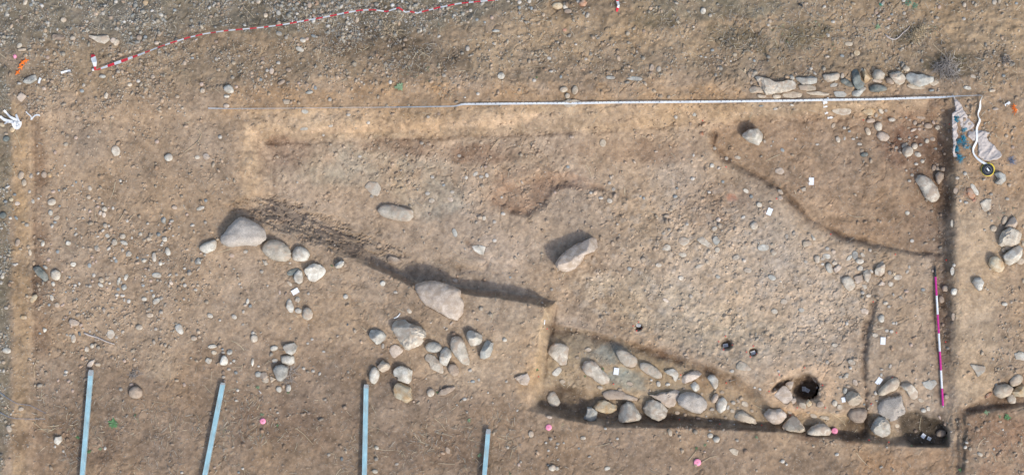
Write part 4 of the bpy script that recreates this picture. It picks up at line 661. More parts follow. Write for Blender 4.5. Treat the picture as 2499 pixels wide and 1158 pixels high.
ES('L4', [(800,27,68,46,10,'p','s',0),(668,172,80,58,75,'b','s',1),(765,187,56,34,-10,'w','s',0),(748,215,38,28,0,'p','m',0),(650,115,36,28,0,'t','m',0),(385,135,44,44,0,'t','s',1),(482,217,40,34,0,'g','s',0),(188,368,72,60,-25,'g','s',0),(90,438,80,70,80,'g','s',0),(205,440,104,50,25,'w','s',1),(25,512,78,32,-40,'w','s',0),(192,530,38,44,0,'g','m',0),(262,575,74,66,0,'w','m',1),(395,340,56,50,-20,'w','s',1),(612,343,52,46,0,'b','s',0),(500,397,64,52,0,'t','s',0),(682,400,62,64,0,'w','s',1),(658,443,40,28,-10,'w','s',0),(645,470,44,26,0,'w','s',0),(590,430,32,24,0,'t','m',0),(525,437,46,28,-10,'t','m',0),(720,547,108,58,78,'w','s',0),(562,610,130,48,86,'w','m',0),(630,688,52,50,0,'w','s',1),(435,650,58,56,-20,'w','s',1),(587,825,126,60,5,'w','s',0),(745,820,62,24,-35,'w','m',0),(822,817,44,38,10,'g','s',0),(758,915,64,42,52,'p','s',0),(600,883,32,36,0,'g','s',0),(522,890,42,36,30,'p','m',0),(228,848,88,42,112,'w','s',1),(205,965,62,66,20,'b','s',1),(920,942,44,48,0,'w','s',0),(425,880,44,22,90,'g','s',0),(432,945,46,34,10,'b','m',0),(530,1008,40,26,0,'b','s',0),(1073,660,88,60,-55,'b','s',1),(1048,997,46,36,10,'w','s',1),(582,1130,96,60,-35,'w','s',0),(642,1095,54,50,-20,'g','s',1),(445,1105,64,46,5,'w','m',0),(192,1063,52,36,0,'w','m',1),(122,1055,46,32,0,'w','s',1),(262,1130,48,54,20,'w','m',0),(110,655,32,52,0,'b','f',0),(90,622,38,34,0,'w','s',0),(58,650,34,24,30,'w','s',0),(920,745,38,26,0,'w','m',0),(975,775,42,26,-10,'b','m',1),(945,110,40,36,0,'p','s',0),(1010,238,62,34,-10,'w','m',1),(455,835,30,28,0,'g','m',0),(458,748,42,22,0,'p','m',0),(33,918,36,34,0,'t','s',0),(138,990,44,36,0,'b','f',0),(785,362,32,20,0,'w','f',0),(245,188,30,32,0,'w','f',0),(25,245,28,34,0,'w','s',0),(300,385,20,40,0,'w','f',0),(170,910,26,54,10,'g','s',0),(515,690,34,70,-25,'t','m',1),(540,690,24,28,0,'t','s',0),(75,35,30,36,0,'g','f',0),(80,972,28,26,0,'p','s',0),(670,685,26,26,0,'w','s',0),(485,590,40,18,0,'w','m',0),(208,1115,24,48,10,'w','s',1),(740,275,30,28,0,'g','s',0),(555,1065,36,44,0,'w','m',0),(610,235,22,20,0,'w','s',0),(850,258,24,22,0,'g','s',0),(1130,965,30,26,0,'t','s',0),(338,870,28,26,0,'p','m',0),(480,1022,40,24,-10,'g','m',0),(365,620,32,30,0,'b','m',0),(10,858,26,40,0,'g','m',0),(1110,565,30,30,0,'p','s',0),(620,525,24,22,0,'g','s',0)])
LB('L4', 587, 825, label='white bar-shaped cobble with dark shadow at its left end, in the pebble scatter', short='the white bar-shaped cobble')
LB('L4', 1073, 660, label='blue-grey angular stone below left of the pale dark-stained stone', short='the blue-grey angular stone')
# lower platform
PS('B1', [(552,262),(565,235),(630,228),(650,250),(640,290),(610,312),(575,295)], 'w', 's', 1, 'pale angular block, top of the short column of three stones', 'the pale top block', h=.13)
PS('B1', [(540,320),(585,312),(630,318),(632,365),(600,383),(545,365)], 'w', 'm', 0, 'pale flat stone in the middle of the short column of three', None, h=.06)
PS('B1', [(482,420),(500,390),(545,380),(585,400),(580,450),(540,498),(510,490)], 'b', 's', 0, 'rust-spotted bluish white boulder, bottom of the short column of three', 'the rust-spotted boulder', h=.13)
PS('B1', [(462,455),(508,480),(465,510)], 't', 'm', 1, None, None)
PS('B1', [(103,370),(120,320),(140,308),(160,350),(155,382),(110,382)], 'w', 's', 0, 'pale pear-shaped stone above the end of the second blue bar', 'the pale pear-shaped stone', h=.08)
ES('B1', [(347,195,58,50,100,'g','s',0),(340,157,28,24,-30,'w','s',1),(488,264,58,36,-15,'w','s',0),(417,460,58,56,0,'k','s',1),(378,447,48,40,0,'b','m',0),(430,490,50,42,0,'g','m',1),(522,552,38,46,-20,'w','s',0),(590,545,56,38,100,'w','s',0),(495,350,42,30,-10,'g','f',0),(25,352,46,40,10,'w','s',1),(174,290,46,36,-50,'b','s',1),(65,293,38,30,10,'t','m',0),(53,250,68,26,-8,'w','m',1),(205,352,20,20,0,'w','m',1),(168,412,30,20,0,'g','s',0),(138,495,26,22,0,'k','s',0),(132,465,30,20,0,'g','m',0),(875,1015,28,24,0,'g','s',0),(698,405,26,20,10,'w','m',0),(765,423,30,20,10,'w','m',0),(812,442,18,28,20,'w','m',0),(1213,963,40,24,40,'w','m',0),(1203,1132,44,30,10,'g','s',0),(735,722,26,20,0,'k','m',0),(860,640,22,24,0,'k','m',0),(130,292,30,18,0,'g','m',1),(125,270,22,14,0,'b','m',0),(222,632,24,16,0,'w','m',0),(232,560,20,20,0,'w','m',0),(515,718,20,16,0,'g','m',0),(1008,96,16,18,0,'d','s',1),(1258,248,18,42,0,'w','f',0),(604,125,14,12,0,'w','m',0),(338,360,20,60,5,'w','m',1),(727,228,20,18,0,'w','f',1),(758,200,22,18,0,'w','f',1),(840,287,24,16,0,'w','f',1),(220,435,26,24,0,'b','m',1),(130,435,26,34,0,'k','m',0),(183,368,16,16,0,'w','m',0),(380,390,20,14,0,'w','m',0),(968,1045,20,30,0,'d','s',1),(68,1105,26,18,-20,'p','s',1),(238,1140,22,16,0,'b','s',0),(268,1112,22,16,0,'w','m',0),(1357,1080,30,18,-10,'g','f',0)])
PS('B2', [(740,470),(790,450),(830,440),(848,480),(830,520),(790,520)], 'p', 'm', 1, 'pinkish angular slab on the platform beside the trench corner', 'the corner slab', h=.05)
ES('B2', [(858,870,50,38,80,'g','s',0),(593,865,30,20,100,'t','s',1),(683,498,18,18,0,'g','m',0),(386,622,36,22,-5,'w','s',0),(1225,898,40,28,5,'g','s',0),(997,903,26,22,0,'g','s',0),(1045,938,30,20,-10,'g','s',0),(1195,970,18,16,0,'b','s',0),(1008,1108,52,40,10,'g','s',1),(1040,1112,34,30,0,'g','s',0),(268,985,46,32,80,'k','m',1),(693,965,24,22,0,'g','s',1),(770,1085,28,20,80,'p','m',1),(785,1065,20,20,0,'g','m',0),(670,202,32,28,0,'w','m',1),(1382,830,26,16,15,'w','m',0),(985,748,50,22,10,'p','m',0),(963,930,18,16,0,'w','m',0),(1088,932,16,14,0,'w','m',0),(1038,962,20,16,0,'g','m',0),(980,985,18,16,0,'w','m',0),(978,1088,18,14,0,'d','m',1),(760,703,22,14,-40,'w','f',0),(1427,935,20,16,0,'k','m',0),(553,577,14,12,0,'w','m',0),(1028,892,16,14,0,'k','m',0),(1395,1110,44,26,0,'w','f',1)])
ES('B3', [(20,902,22,18,0,'w','s',0),(1187,1060,30,26,0,'w','m',0),(637,995,20,16,0,'p','s',0),(440,858,14,12,0,'g','m',0),(1215,1083,18,16,0,'w','m',0),(1137,975,22,16,0,'t','m',0),(1405,955,24,16,0,'t','m',0),(1020,920,10,10,0,'g','m',0)])
PS('B3', [(805,975),(840,968),(875,985),(865,1022),(835,1012)], 't', 'f', 1, None, None)
PS('B4', [(1235,565),(1250,525),(1330,518),(1370,545),(1350,590),(1290,618),(1245,600)], 't', 's', 0, 'broad rounded boulder, leftmost of the lower right corner heap', 'the broad rounded corner boulder', h=.15)
PS('B4', [(1360,575),(1400,535),(1448,515),(1460,560),(1448,605),(1390,605)], 'o', 's', 1, 'tan boulder cut by the right edge of the lower right heap', None, h=.14)
PS('B4', [(1060,375),(1170,390),(1165,425),(1115,465),(1100,430)], 'g', 'm', 1, 'angular grey slab lying on the smooth ledge left of the lower right heap', None)
PS('B4', [(1375,300),(1420,285),(1460,300),(1445,350),(1390,340)], 'w', 'f', 1, None, None)
ES('B4', [(1393,490,104,74,-35,'t','s',0),(1359,620,60,72,-10,'g','s',0),(1192,592,66,28,-38,'r','m',1),(1228,340,18,24,0,'g','s',0),(1042,930,30,16,10,'w','s',0),(1032,962,30,24,-30,'w','s',0),(1278,783,30,16,5,'t','s',0),(1040,1060,28,20,0,'t','m',0),(1135,1012,42,24,30,'g','m',1),(435,1103,28,18,-20,'g','s',1),(122,1012,32,22,-30,'w','m',1),(1270,492,20,22,0,'t','m',0),(1155,203,16,14,0,'g','m',0),(1145,820,24,14,-20,'t','m',0),(1065,975,26,30,0,'t','m',0),(1232,975,16,20,0,'w','m',0),(1295,838,14,14,0,'w','m',0),(1248,520,18,18,0,'g','m',0)])
PS('B0', [(380,930),(390,890),(430,885),(438,915),(410,945)], 'w', 's', 1, 'pale chunky stone at the end of the thin stalk, lower left', 'the pale chunky stone', h=.07)
PS('B0', [(910,600),(912,560),(940,535),(975,535),(1002,560),(1000,600),(970,618),(935,615)], 'k', 's', 0, 'round reddish-brown flat-topped stone on the lower left platform', 'the round reddish stone', h=.09)
PS('B0', [(610,390),(630,360),(655,345),(670,352),(655,380),(640,402)], 'p', 's', 1, 'pointed pinkish shard at the end of the first blue bar', None)
PS('B0', [(1230,110),(1265,88),(1285,110),(1300,160),(1275,165),(1250,145)], 'w', 's', 0, 'curved pale stone in a dark hollow above the lower left platform', 'the curved pale stone')
ES('B0', [(45,280,64,40,5,'w','s',0),(25,362,30,26,0,'t','m',0),(65,830,56,38,60,'g','m',0),(930,520,32,26,0,'p','m',0),(515,563,28,20,80,'p','m',0),(852,553,32,26,0,'g','s',0),(690,378,44,26,10,'t','s',0),(615,270,34,38,0,'g','m',0),(652,247,26,36,0,'g','m',0),(465,430,32,22,0,'w','s',0),(462,452,38,16,-10,'g','m',0),(485,495,32,20,-20,'p','s',0),(985,115,48,40,0,'g','m',0),(1370,193,46,34,0,'g','s',0),(1408,183,24,20,0,'t','s',0),(1100,128,28,24,0,'g','s',0),(743,970,20,24,0,'w','m',0),(605,483,38,24,-20,'k','s',0),(1250,490,36,20,5,'t','m',0),(1285,1140,26,18,0,'w','m',0),(450,990,18,18,0,'w','m',0),(605,328,24,20,0,'t','m',0),(615,412,22,18,0,'k','m',0),(412,490,18,26,10,'p','m',0),(268,603,26,16,30,'t','m',0),(1303,520,22,34,-10,'p','m',0),(880,352,22,28,-30,'p','m',0),(70,1045,20,16,0,'k','m',0),(150,690,34,30,0,'g','m',1),(390,957,16,22,0,'w','m',0),(1350,332,20,14,0,'g','m',0),(1060,30,50,30,0,'t','f',0)])
# upper strip
PS('T0', [(620,250),(690,255),(760,245),(780,280),(740,310),(700,300),(640,270)], 'g', 'm', 1, 'long pale slab in the gravel edge, upper left', 'the long slab in the gravel edge')
PS('T0', [(160,580),(200,545),(250,530),(265,565),(215,592),(185,590)], 'b', 'm', 1, 'greenish-grey angular stone beside the orange plastic stars', 'the greenish stone')
PS('T0', [(120,690),(150,650),(190,680),(150,722)], 'p', 'm', 1, 'pinkish rough stone at the left edge between plastic stars and white rag', None)
PS('T0', [(735,665),(750,650),(765,665),(755,700),(735,690)], 'w', 's', 1, 'small cream diamond-shaped stone below the red and white tape end', None)
ES('T0', [(450,140,42,36,0,'t','m',0),(410,262,96,42,5,'k','m',1),(800,285,42,40,0,'p','m',0),(822,300,52,42,120,'t','m',0),(985,265,42,38,0,'k','m',0),(1030,20,36,42,0,'o','m',0),(337,405,30,28,0,'p','m',0),(918,598,36,28,0,'t','m',0),(978,573,32,24,0,'w','m',0),(592,602,22,28,20,'g','m',0),(580,642,32,26,0,'b','m',0),(312,625,34,28,20,'p','m',0),(85,915,36,42,20,'o','s',0),(15,880,40,28,30,'o','m',0),(1108,303,34,28,0,'p','m',0),(1190,1112,58,54,-10,'w','s',0),(820,1065,60,72,-10,'g','f',0),(1110,1000,32,28,0,'p','m',0),(465,1018,38,28,-10,'t','s',0),(388,1075,26,30,0,'p','s',0),(547,1092,24,22,0,'t','s',1),(1255,683,32,24,0,'t','m',0),(1430,640,38,36,0,'t','s',0),(1305,445,26,38,0,'p','m',0),(1360,410,26,18,0,'b','m',0),(1028,262,28,24,0,'b','m',0),(155,352,76,20,-5,'t','m',0),(138,322,44,32,-50,'g','m',0),(725,540,52,24,0,'b','m',0),(638,527,28,30,0,'k','m',0),(1080,542,30,32,0,'k','m',0),(705,930,24,24,0,'g','f',0),(475,962,24,28,0,'t','s',1),(537,972,28,24,0,'p','m',0),(1000,300,20,20,0,'k','m',0),(45,980,50,38,-20,'d','m',0),(180,15,26,50,20,'g','m',0),(220,35,26,24,0,'b','m',0),(320,215,24,34,-20,'o','m',0),(45,945,36,18,0,'t','m',0),(1395,1110,40,26,0,'g','f',0),(820,12,30,26,0,'w','m',0),(1235,73,28,20,0,'b','m',0),(1425,595,30,28,0,'p','m',0),(150,120,24,36,-20,'k','m',0),(515,270,40,30,0,'g','m',0),(660,65,24,28,0,'t','m',0),(615,152,24,20,0,'w','m',0)])
PS('T1', [(638,335),(665,328),(705,355),(690,370),(655,360)], 'w', 'm', 1, 'pale elongated leaf-like stone in the upper strip below the striped tape', None)
PS('T1', [(128,630),(145,603),(180,600),(205,640),(195,660),(155,655)], 'w', 's', 0, 'bluish white rounded boulder above the left end of the measuring tape', 'the bluish white boulder', h=.08)
PS('T1', [(545,700),(605,705),(595,735),(565,738)], 't', 'm', 1, None, None)
ES('T1', [(520,90,32,40,-20,'b','m',0),(430,108,32,34,0,'t','m',0),(525,237,46,32,15,'b','m',0),(692,283,40,36,0,'w','m',1),(518,443,30,26,0,'w','s',1),(472,502,36,42,10,'p','m',0),(500,520,26,22,0,'o','m',0),(592,495,40,28,10,'k','m',0),(155,680,52,20,5,'w','m',0),(222,613,28,20,-10,'p','s',0),(150,747,46,32,-5,'p','s',0),(737,652,56,24,-10,'b','m',1),(708,788,52,30,10,'w','f',0),(883,703,30,28,30,'g','s',0),(700,910,70,20,-5,'b','f',0),(107,967,32,26,0,'w','s',0),(1165,452,26,30,0,'t','m',0),(1310,580,26,32,0,'w','s',0),(945,492,22,20,0,'o','m',0),(522,165,32,34,0,'t','m',0),(740,38,30,42,0,'k','m',0),(722,275,24,24,0,'p','m',0),(540,582,62,26,-30,'k','m',0),(575,265,26,32,0,'g','m',0),(780,620,24,34,-20,'b','m',0),(12,1105,46,46,0,'p','m',1),(768,255,44,18,20,'b','f',0),(890,888,40,18,-10,'w','f',0),(1015,810,36,20,0,'w','m',0),(838,953,20,20,0,'w','m',0),(1155,865,26,26,0,'w','m',0),(395,562,24,24,0,'b','m',0),(440,498,22,26,0,'w','m',0),(1095,1105,30,18,0,'w','f',0),(242,395,20,20,0,'g','m',0),(408,415,30,30,0,'k','f',0),(158,152,16,30,0,'t','m',0),(378,12,34,30,0,'g','m',0),(1180,35,30,26,0,'k','m',0),(862,40,22,28,0,'t','m',0),(1075,140,28,40,0,'t','m',1),(652,98,26,20,0,'w','m',0),(1372,165,18,40,0,'o','m',0),(80,295,30,24,0,'k','m',0),(100,493,22,26,0,'t','m',0),(665,588,26,20,0,'p','m',0)])
PS('T2', [(1190,25),(1225,-5),(1255,20),(1240,46),(1205,44)], 'r', 'm', 1, 'flat terracotta sherd at the top edge', None, cat='sherd')
PS('T2', [(1070,720),(1130,700),(1215,715),(1170,750),(1110,760)], 't', 'm', 1, 'flat tan stone lying under the measuring tape', None)
PS('T2', [(580,312),(592,295),(600,308),(618,312),(600,320)], 'w', 'm', 1, None, None)
ES('T2', [(1045,42,76,48,0,'o','m',0),(1100,50,38,34,0,'g','m',0),(1118,80,52,34,0,'k','m',0),(775,15,30,28,0,'w','m',0),(845,10,26,32,0,'w','m',0),(430,75,24,24,0,'w','m',0),(608,218,58,22,-5,'w','m',1),(645,535,50,46,0,'w','m',1),(1090,632,58,40,-10,'t','s',0),(1168,637,66,42,95,'t','s',0),(1115,677,36,38,0,'t','s',0),(1000,505,30,18,0,'w','m',1),(1420,548,80,24,3,'b','f',0),(885,72,34,22,0,'t','m',1),(945,105,24,30,0,'t','m',0),(580,125,26,30,0,'p','m',0),(530,157,20,16,0,'b','s',0),(242,533,34,26,20,'g','m',0),(505,1007,30,22,0,'t','s',0),(572,1110,26,18,30,'t','m',0),(1365,1010,46,54,0,'t','f',0),(85,1010,30,24,0,'g','m',0),(1060,433,28,20,20,'o','m',0),(985,412,36,20,20,'w','f',0),(1068,543,18,26,20,'b','m',0),(880,568,28,24,0,'w','m',0),(482,663,26,22,0,'w','m',0),(775,637,22,26,0,'t','m',0),(180,42,32,18,0,'k','m',0),(475,140,24,22,0,'b','m',0),(412,157,22,20,0,'t','m',0),(1145,965,36,26,0,'p','s',1),(350,1100,30,22,0,'g','f',0),(1190,12,26,20,0,'w','m',0),(695,10,26,18,0,'g','m',0),(775,55,20,26,0,'b','m',0),(860,60,20,26,0,'b','m',0),(205,805,26,20,0,'k','f',0),(390,688,18,12,0,'w','m',0),(1095,212,30,20,0,'r','f',0),(130,825,24,20,0,'g','f',0),(1245,418,24,20,0,'g','f',0)])
PS('T3', [(593,940),(625,930),(628,965),(610,962)], 'r', 'm', 1, 'small terracotta sherd left of the curved ledge', None, cat='sherd')
ES('T3', [(625,78,36,48,0,'w','m',0),(675,110,26,26,0,'g','m',0),(145,556,116,30,3,'b','f',1),(262,480,38,44,20,'k','m',1),(312,490,34,38,20,'w','m',1),(432,822,26,36,-10,'w','s',1),(562,806,38,28,5,'b','s',1),(868,1112,48,24,10,'g','f',0),(790,1120,24,28,0,'g','f',0),(207,220,24,28,0,'k','m',0),(1097,150,26,30,0,'t','m',0),(1085,178,24,18,20,'w','m',0),(690,355,28,20,0,'b','m',0),(255,60,28,24,0,'o','m',0),(642,405,24,14,0,'w','m',1),(610,400,20,14,0,'w','m',1),(1387,485,24,24,0,'w','m',0),(310,268,20,18,0,'o','m',0),(705,1048,26,26,0,'g','f',0),(255,515,30,20,0,'k','m',0),(122,502,20,20,0,'w','m',0),(325,680,32,26,0,'t','m',0),(382,685,34,22,-40,'t','m',0),(820,432,16,16,0,'w','m',0),(1180,300,30,20,0,'t','f',0),(480,260,24,26,0,'t','f',0),(535,870,22,20,0,'k','s',0),(148,938,14,18,0,'k','s',0),(1430,1020,24,14,0,'w','f',0),(558,1097,14,24,0,'w','f',0)])
ES('T4', [(95,155,34,20,5,'w','m',0),(400,90,30,26,0,'p','m',0),(1235,15,32,36,10,'w','m',0),(1022,35,26,38,0,'g','m',0),(1020,135,28,22,0,'w','m',0),(595,5,32,22,0,'w','m',0),(440,30,22,20,0,'b','m',0),(510,103,24,16,0,'b','m',0),(265,375,42,40,0,'o','f',1),(205,310,64,30,10,'t','f',0),(1220,640,48,22,-10,'t','m',0),(1045,620,54,26,15,'w','m',1),(1300,535,30,20,10,'b','m',0),(1245,770,44,22,0,'p','m',1),(35,47,22,20,0,'w','m',0),(1087,540,44,24,15,'g','f',1),(598,95,26,26,0,'g','m',0),(845,50,26,30,0,'p','m',0),(418,115,24,18,0,'w','m',0),(160,395,34,18,10,'b','f',0),(1265,460,26,30,30,'t','m',0),(1390,25,24,18,0,'b','m',0),(1320,960,28,26,0,'t','m',0),(1365,1040,28,24,0,'p','m',0),(490,135,28,20,0,'p','m',0),(215,88,20,20,0,'t','m',0),(62,250,22,24,-20,'w','m',1),(985,495,20,20,0,'b','m',0)])
ES('M4', [(1307,987,46,26,10,'w','m',0)])
ES('M0', [(20,362,46,46,0,'d','s',0),(72,382,24,22,0,'w','s',0),(115,380,40,16,50,'b','m',0),(80,250,34,28,-30,'o','m',0),(150,80,38,60,10,'t','m',0),(172,130,34,52,0,'t','m',0),(125,555,34,60,20,'k','m',0),(15,795,26,36,20,'w','s',0),(7,838,22,30,0,'w','s',0),(105,710,32,18,10,'w','m',0),(35,658,26,20,0,'g','m',0),(165,1080,44,30,0,'o','m',0),(12,455,22,18,0,'w','m',0),(40,265,30,22,0,'b','m',0),(190,430,34,26,0,'g','m',0),(122,278,38,32,0,'p','f',0),(220,80,24,28,0,'g','m',0),(105,215,26,18,0,'b','m',0),(232,262,22,38,-10,'w','m',0),(120,705,20,14,0,'w','m',0),(45,1015,36,22,0,'g','m',0)])

ES('R4', [(690,470,10,8,0,'g','f',0),(1000,460,70,44,20,'t','f',1),(900,520,60,40,-10,'t','f',0),(1100,420,46,34,10,'t','m',0),(440,420,40,30,0,'t','f',0),(480,470,34,26,20,'g','m',0),(860,560,60,36,40,'t','f',1),(1180,480,50,36,0,'t','f',0),(720,760,60,44,30,'t','f',0),(380,560,36,28,0,'t','m',0)])
ES('R3', [(420,700,60,36,20,'t','f',1),(700,740,90,46,20,'t','f',0),(1010,640,70,60,30,'t','f',0),(640,700,50,30,0,'t','m',1),(980,700,44,36,0,'t','m',0),(1330,560,40,30,0,'k','m',0),(1000,420,44,34,0,'t','m',0)])
ES('R2', [(1000,780,60,44,10,'t','f',0),(880,560,60,40,0,'t','f',1),(1150,700,90,60,30,'t','f',1),(350,800,60,40,0,'t','f',1),(600,870,70,34,10,'k','m',0),(430,520,44,28,0,'t','m',0),(920,860,44,30,0,'t','m',0),(1230,780,50,36,30,'t','f',0),(640,580,40,30,0,'t','f',0)])
ES('R1', [(560,300,70,44,0,'t','f',1),(450,380,44,30,0,'t','f',0),(680,680,60,36,10,'t','m',0),(980,640,70,40,10,'t','f',1),(300,620,60,40,0,'t','f',1),(880,700,54,34,0,'t','m',0),(760,980,44,30,0,'k','m',0)])
LVL = {'f': (.10, .0, .012), 'm': (.34, .0, .02), 's': (.62, .30, .02), 'S': (.62, .30, .02)}
def raypoly(poly, cx, cy, th):
    r = np.zeros(len(th)); P0 = np.array(poly); n = len(P0)
    dx, dy = np.cos(th), np.sin(th)
    for i in range(n):
        ax, ay = P0[i] - (cx, cy); bx, by = P0[(i+1) % n] - (cx, cy)
        ex, ey = bx-ax, by-ay; den = dx*ey - dy*ex
        with np.errstate(all='ignore'):
            t = (ax*ey - ay*ex)/den; u = (ax*dy - ay*dx)/den
        ok = (np.abs(den) > 1e-9) & (t > 0) & (u >= -1e-6) & (u <= 1+1e-6)
        r = np.where(ok & (t > r), t, r)
    return r
BLOCK = np.zeros(GX.shape, bool)
def build_stone(s, k):
    rs = np.random.default_rng(1000 + k)
    pts = np.array(s['poly']); cx, cy = pts.mean(0)
    area = .5*abs(np.sum(pts[:, 0]*np.roll(pts[:, 1], -1) - pts[:, 1]*np.roll(pts[:, 0], -1)))
    size = math.sqrt(area)*1.13           # mean diameter in px
    s['c'] = (cx, cy); s['size'] = size
    dd = pts - pts.mean(0); ev, evec = np.linalg.eigh(dd.T @ dd); s['asp'] = math.sqrt(max(ev[1], 1e-6)/max(ev[0], 1e-6))
    big = size > 45; n = 80 if big else (44 if size > 22 else (20 if size > 11 else 12)); K = 24 if big else (13 if size > 22 else (7 if size > 11 else 4))
    th = np.linspace(0, 2*np.pi, n, endpoint=False)
    r = raypoly(s['poly'], cx, cy, th)
    bad = r <= 0; r[bad] = size/2
    kk = 0 if s['ang'] else 1
    for _ in range(kk): r = .25*np.roll(r, 1) + .5*r + .25*np.roll(r, -1)
    r = r*(1 + .016*rs.normal(size=n))*(1.05 if s['ang'] else 1.06)
    frac, lift, sink = LVL[s['st']]
    h = s.get('h') or frac*size*PXM*(rs.uniform(.8, 1.1) if s['st'] != 'f' else rs.uniform(.7, 1.3)); h = max(h, .004)
    if s['st'] in 'sS': h = s.get('h') or .55*min(size/(s['asp']**.5), 60)*PXM*rs.uniform(.85, 1.1)
    z0 = hzs(cx, cy, size*.45)
    # profile rings, from the buried skirt up to the top
    if s['st'] in 'sS' and s['tile'] in ('R1', 'R2', 'R3', 'R4', 'R6', 'R7', 'B3'): ph0, zc, hh = -40, h*.12 + .006, h*.85
    elif s['st'] in 'sS': ph0, zc, hh = -55, h*.32, h*.68
    elif s['st'] == 'm': ph0, zc, hh = -35, h*.08 + .009, h*.92
    else: ph0, zc, hh = -30, .004, h
    e = .5 if s['st'] == 'f' else (.46 if s['ang'] else .72)
    e2 = s.get('fac', 1.0)
    ph = np.radians(np.linspace(ph0, 88, K)); rad = np.cos(ph)**e; zz = np.sin(ph)
    zz = np.where(zz > 0, zz**(.9*e2), zz*(1.2 if s['st'] in 'sS' else 2.0) )
    if s['st'] == 'f': zz = np.where(zz < 0, zz*1.5 - .01/hh*0 , zz)
    V = []
    dpx = PXM*(HC - z0 - h*.5)/HC
    for j in range(K):
        x = r*np.cos(th)*rad[j]*dpx; y = -r*np.sin(th)*rad[j]*dpx
        V.append(np.stack([x, y, np.full(n, zc + hh*zz[j])], -1))
    V = np.concatenate(V); V = np.vstack([V, [[0, 0, zc + hh*zz[-1]]]])
    sc = size*PXM/2
    # lumps
    def n3(p, f, sd):
        q = p*f/sc
        return vn(q[:, 0] + q[:, 2]*1.3, q[:, 1] - q[:, 2]*.9, sd)
    amp = (.12 if s['ang'] else .035)
    nrm = V - np.array([0, 0, zc*.3]); nrm = nrm/(np.linalg.norm(nrm, axis=1, keepdims=True) + 1e-9)
    dsp = (n3(V, 1.7, k % 50) + .45*n3(V, 4.1, k % 37 + 3) + ((.42*n3(V, 9., k % 31) + .25*n3(V, 19., k % 29)) if s['ang'] else .2*n3(V, 9., k % 31)))*amp*min(sc, h*1.6)
    V[:, 2] += dsp*1.2; V[:, :2] += nrm[:, :2]*(dsp*.4)[:, None]
    # facets: slice the dome with a few planes
    if s['ang'] and size > 9:
        nrmz = np.array([1/(r.max()*dpx), 1/(r.mean()*dpx), 1/(zc + hh)]); Q = V*nrmz
        for q in range((8 if size > 22 else 5) if s['st'] != 'f' else 2):
            az = rs.uniform(0, 2*np.pi); el = rs.uniform(.45, 1.35); nn = np.array([math.cos(az)*math.cos(el), math.sin(az)*math.cos(el), math.sin(el)])
            dist = Q @ nn; mx = dist.max(); lim = mx*rs.uniform(.74, .92); over = np.clip(dist - lim, 0, None)
            Q -= nn[None]*over[:, None]*.97
        V = Q/nrmz
    # tilt
    if s['st'] in 'sS' : V[:, 2] += V[:, 0]*rs.uniform(-.12, .12) + V[:, 1]*rs.uniform(-.12, .12)
    F = []
    ii = np.arange(n); jj = (ii+1) % n
    F4 = np.concatenate([np.stack([j*n+ii, (j+1)*n+ii, (j+1)*n+jj, j*n+jj], -1) for j in range(K-1)])
    top = np.stack([(K-1)*n+ii, np.full(n, K*n), (K-1)*n+jj], -1)
    me = bpy.data.meshes.new('stone'); me.from_pydata(V.tolist(), [], F4.tolist() + top.tolist())
    me.materials.append(SM[s['col']]); me.polygons.foreach_set('use_smooth', [True]*len(me.polygons)); me.update()
    if s['ang'] and size > 12:
        try: me.set_sharp_from_angle(angle=R(32))
        except Exception: pass
    s['V'] = V; s['nf'] = len(F4) + n
    s['loc'] = P(cx, cy, z0 + (h*.5 if s['st'] in 'sS' else 0)); s['loc'] = (s['loc'][0], s['loc'][1], z0 - (.004 if s['st'] != 'f' else -.001))
    # keep gravel off it
    i0, j0 = gi(pts[:, 0].min(), pts[:, 1].min()); i1, j1 = gi(pts[:, 0].max(), pts[:, 1].max())
    sl = (slice(int(j0), int(j1)+2), slice(int(i0), int(i1)+2))
    sdl = sdist(s['poly'], GX[sl], GY[sl]); BLOCK[sl] |= sdl < 1.0
    # the earth is hollowed to take the stone's underside
    wz = 1 - sstep(-2.5, 1.5, sdl); Z[sl] = Z[sl]*(1 - wz) + np.minimum(Z[sl], z0 - (.012 if size > 12 else .004))*wz
    return me
for k, s in enumerate(STONES): s['me'] = build_stone(s, k)
order = sorted(range(len(STONES)), key=lambda i: -STONES[i]['size'] - (1000 if STONES[i]['label'] else 0))
LAND = [(s['short'], s['c'], s['size']) for s in STONES if s['short']]
LAND += [('the black tape reel', (2409, 414), 20), ('the first blue bar', (219, 915), 10), ('the second blue bar', (542, 945), 10), ('the third blue bar', (893, 950), 10), ('the fourth blue bar', (1190, 1060), 10),
         ('the large post hole', (1966, 945), 50), ('the upper right card', (1980, 442), 10), ('the upper middle card', (1878, 516), 10), ('the striped tape end', (233, 160), 20), ('the plastic stars', (52, 165), 10),
         ('the white rag', (28, 300), 10), ('the pole tip', (2282, 650), 10), ('the grey root bush', (2310, 165), 20), ('the curly twig', (2190, 90), 20), ('the paper scraps', (2015, 265), 10), ('the left white card', (720, 710), 10),
         ('the middle post hole', (1772, 838), 20), ('the left post hole', (1558, 796), 10), ('the south-east pit', (2260, 1050), 40), ('the striped tape kink', (985, 25), 10), ('the striped tape middle', (640, 68), 10), ('the striped tape right end', (1190, 4), 10),
         ('the green weed', (975, 212), 10), ('the lower left weed', (275, 1032), 10), ('the lowest pink disc', (1702, 1127), 10), ('the top red strip', (1508, 12), 10), ('the reddish hollow', (1290, 480), 60), ('the right card', (2155, 831), 10), ('the blue wires', (50, 1000), 30), ('the sacking', (2370, 330), 40),
         ('the left pink disc', (641, 1027), 10), ('the tape under-stone', (1395, 250), 10), ('the black object', (1954, 13), 8), ('the green netting', (2225, 10), 10)]
DIRN = ['right of', 'below right of', 'below', 'below left of', 'left of', 'above left of', 'above', 'above right of']
NBIG = sum(1 for s in STONES if s['size'] > 17)
print('big', NBIG)
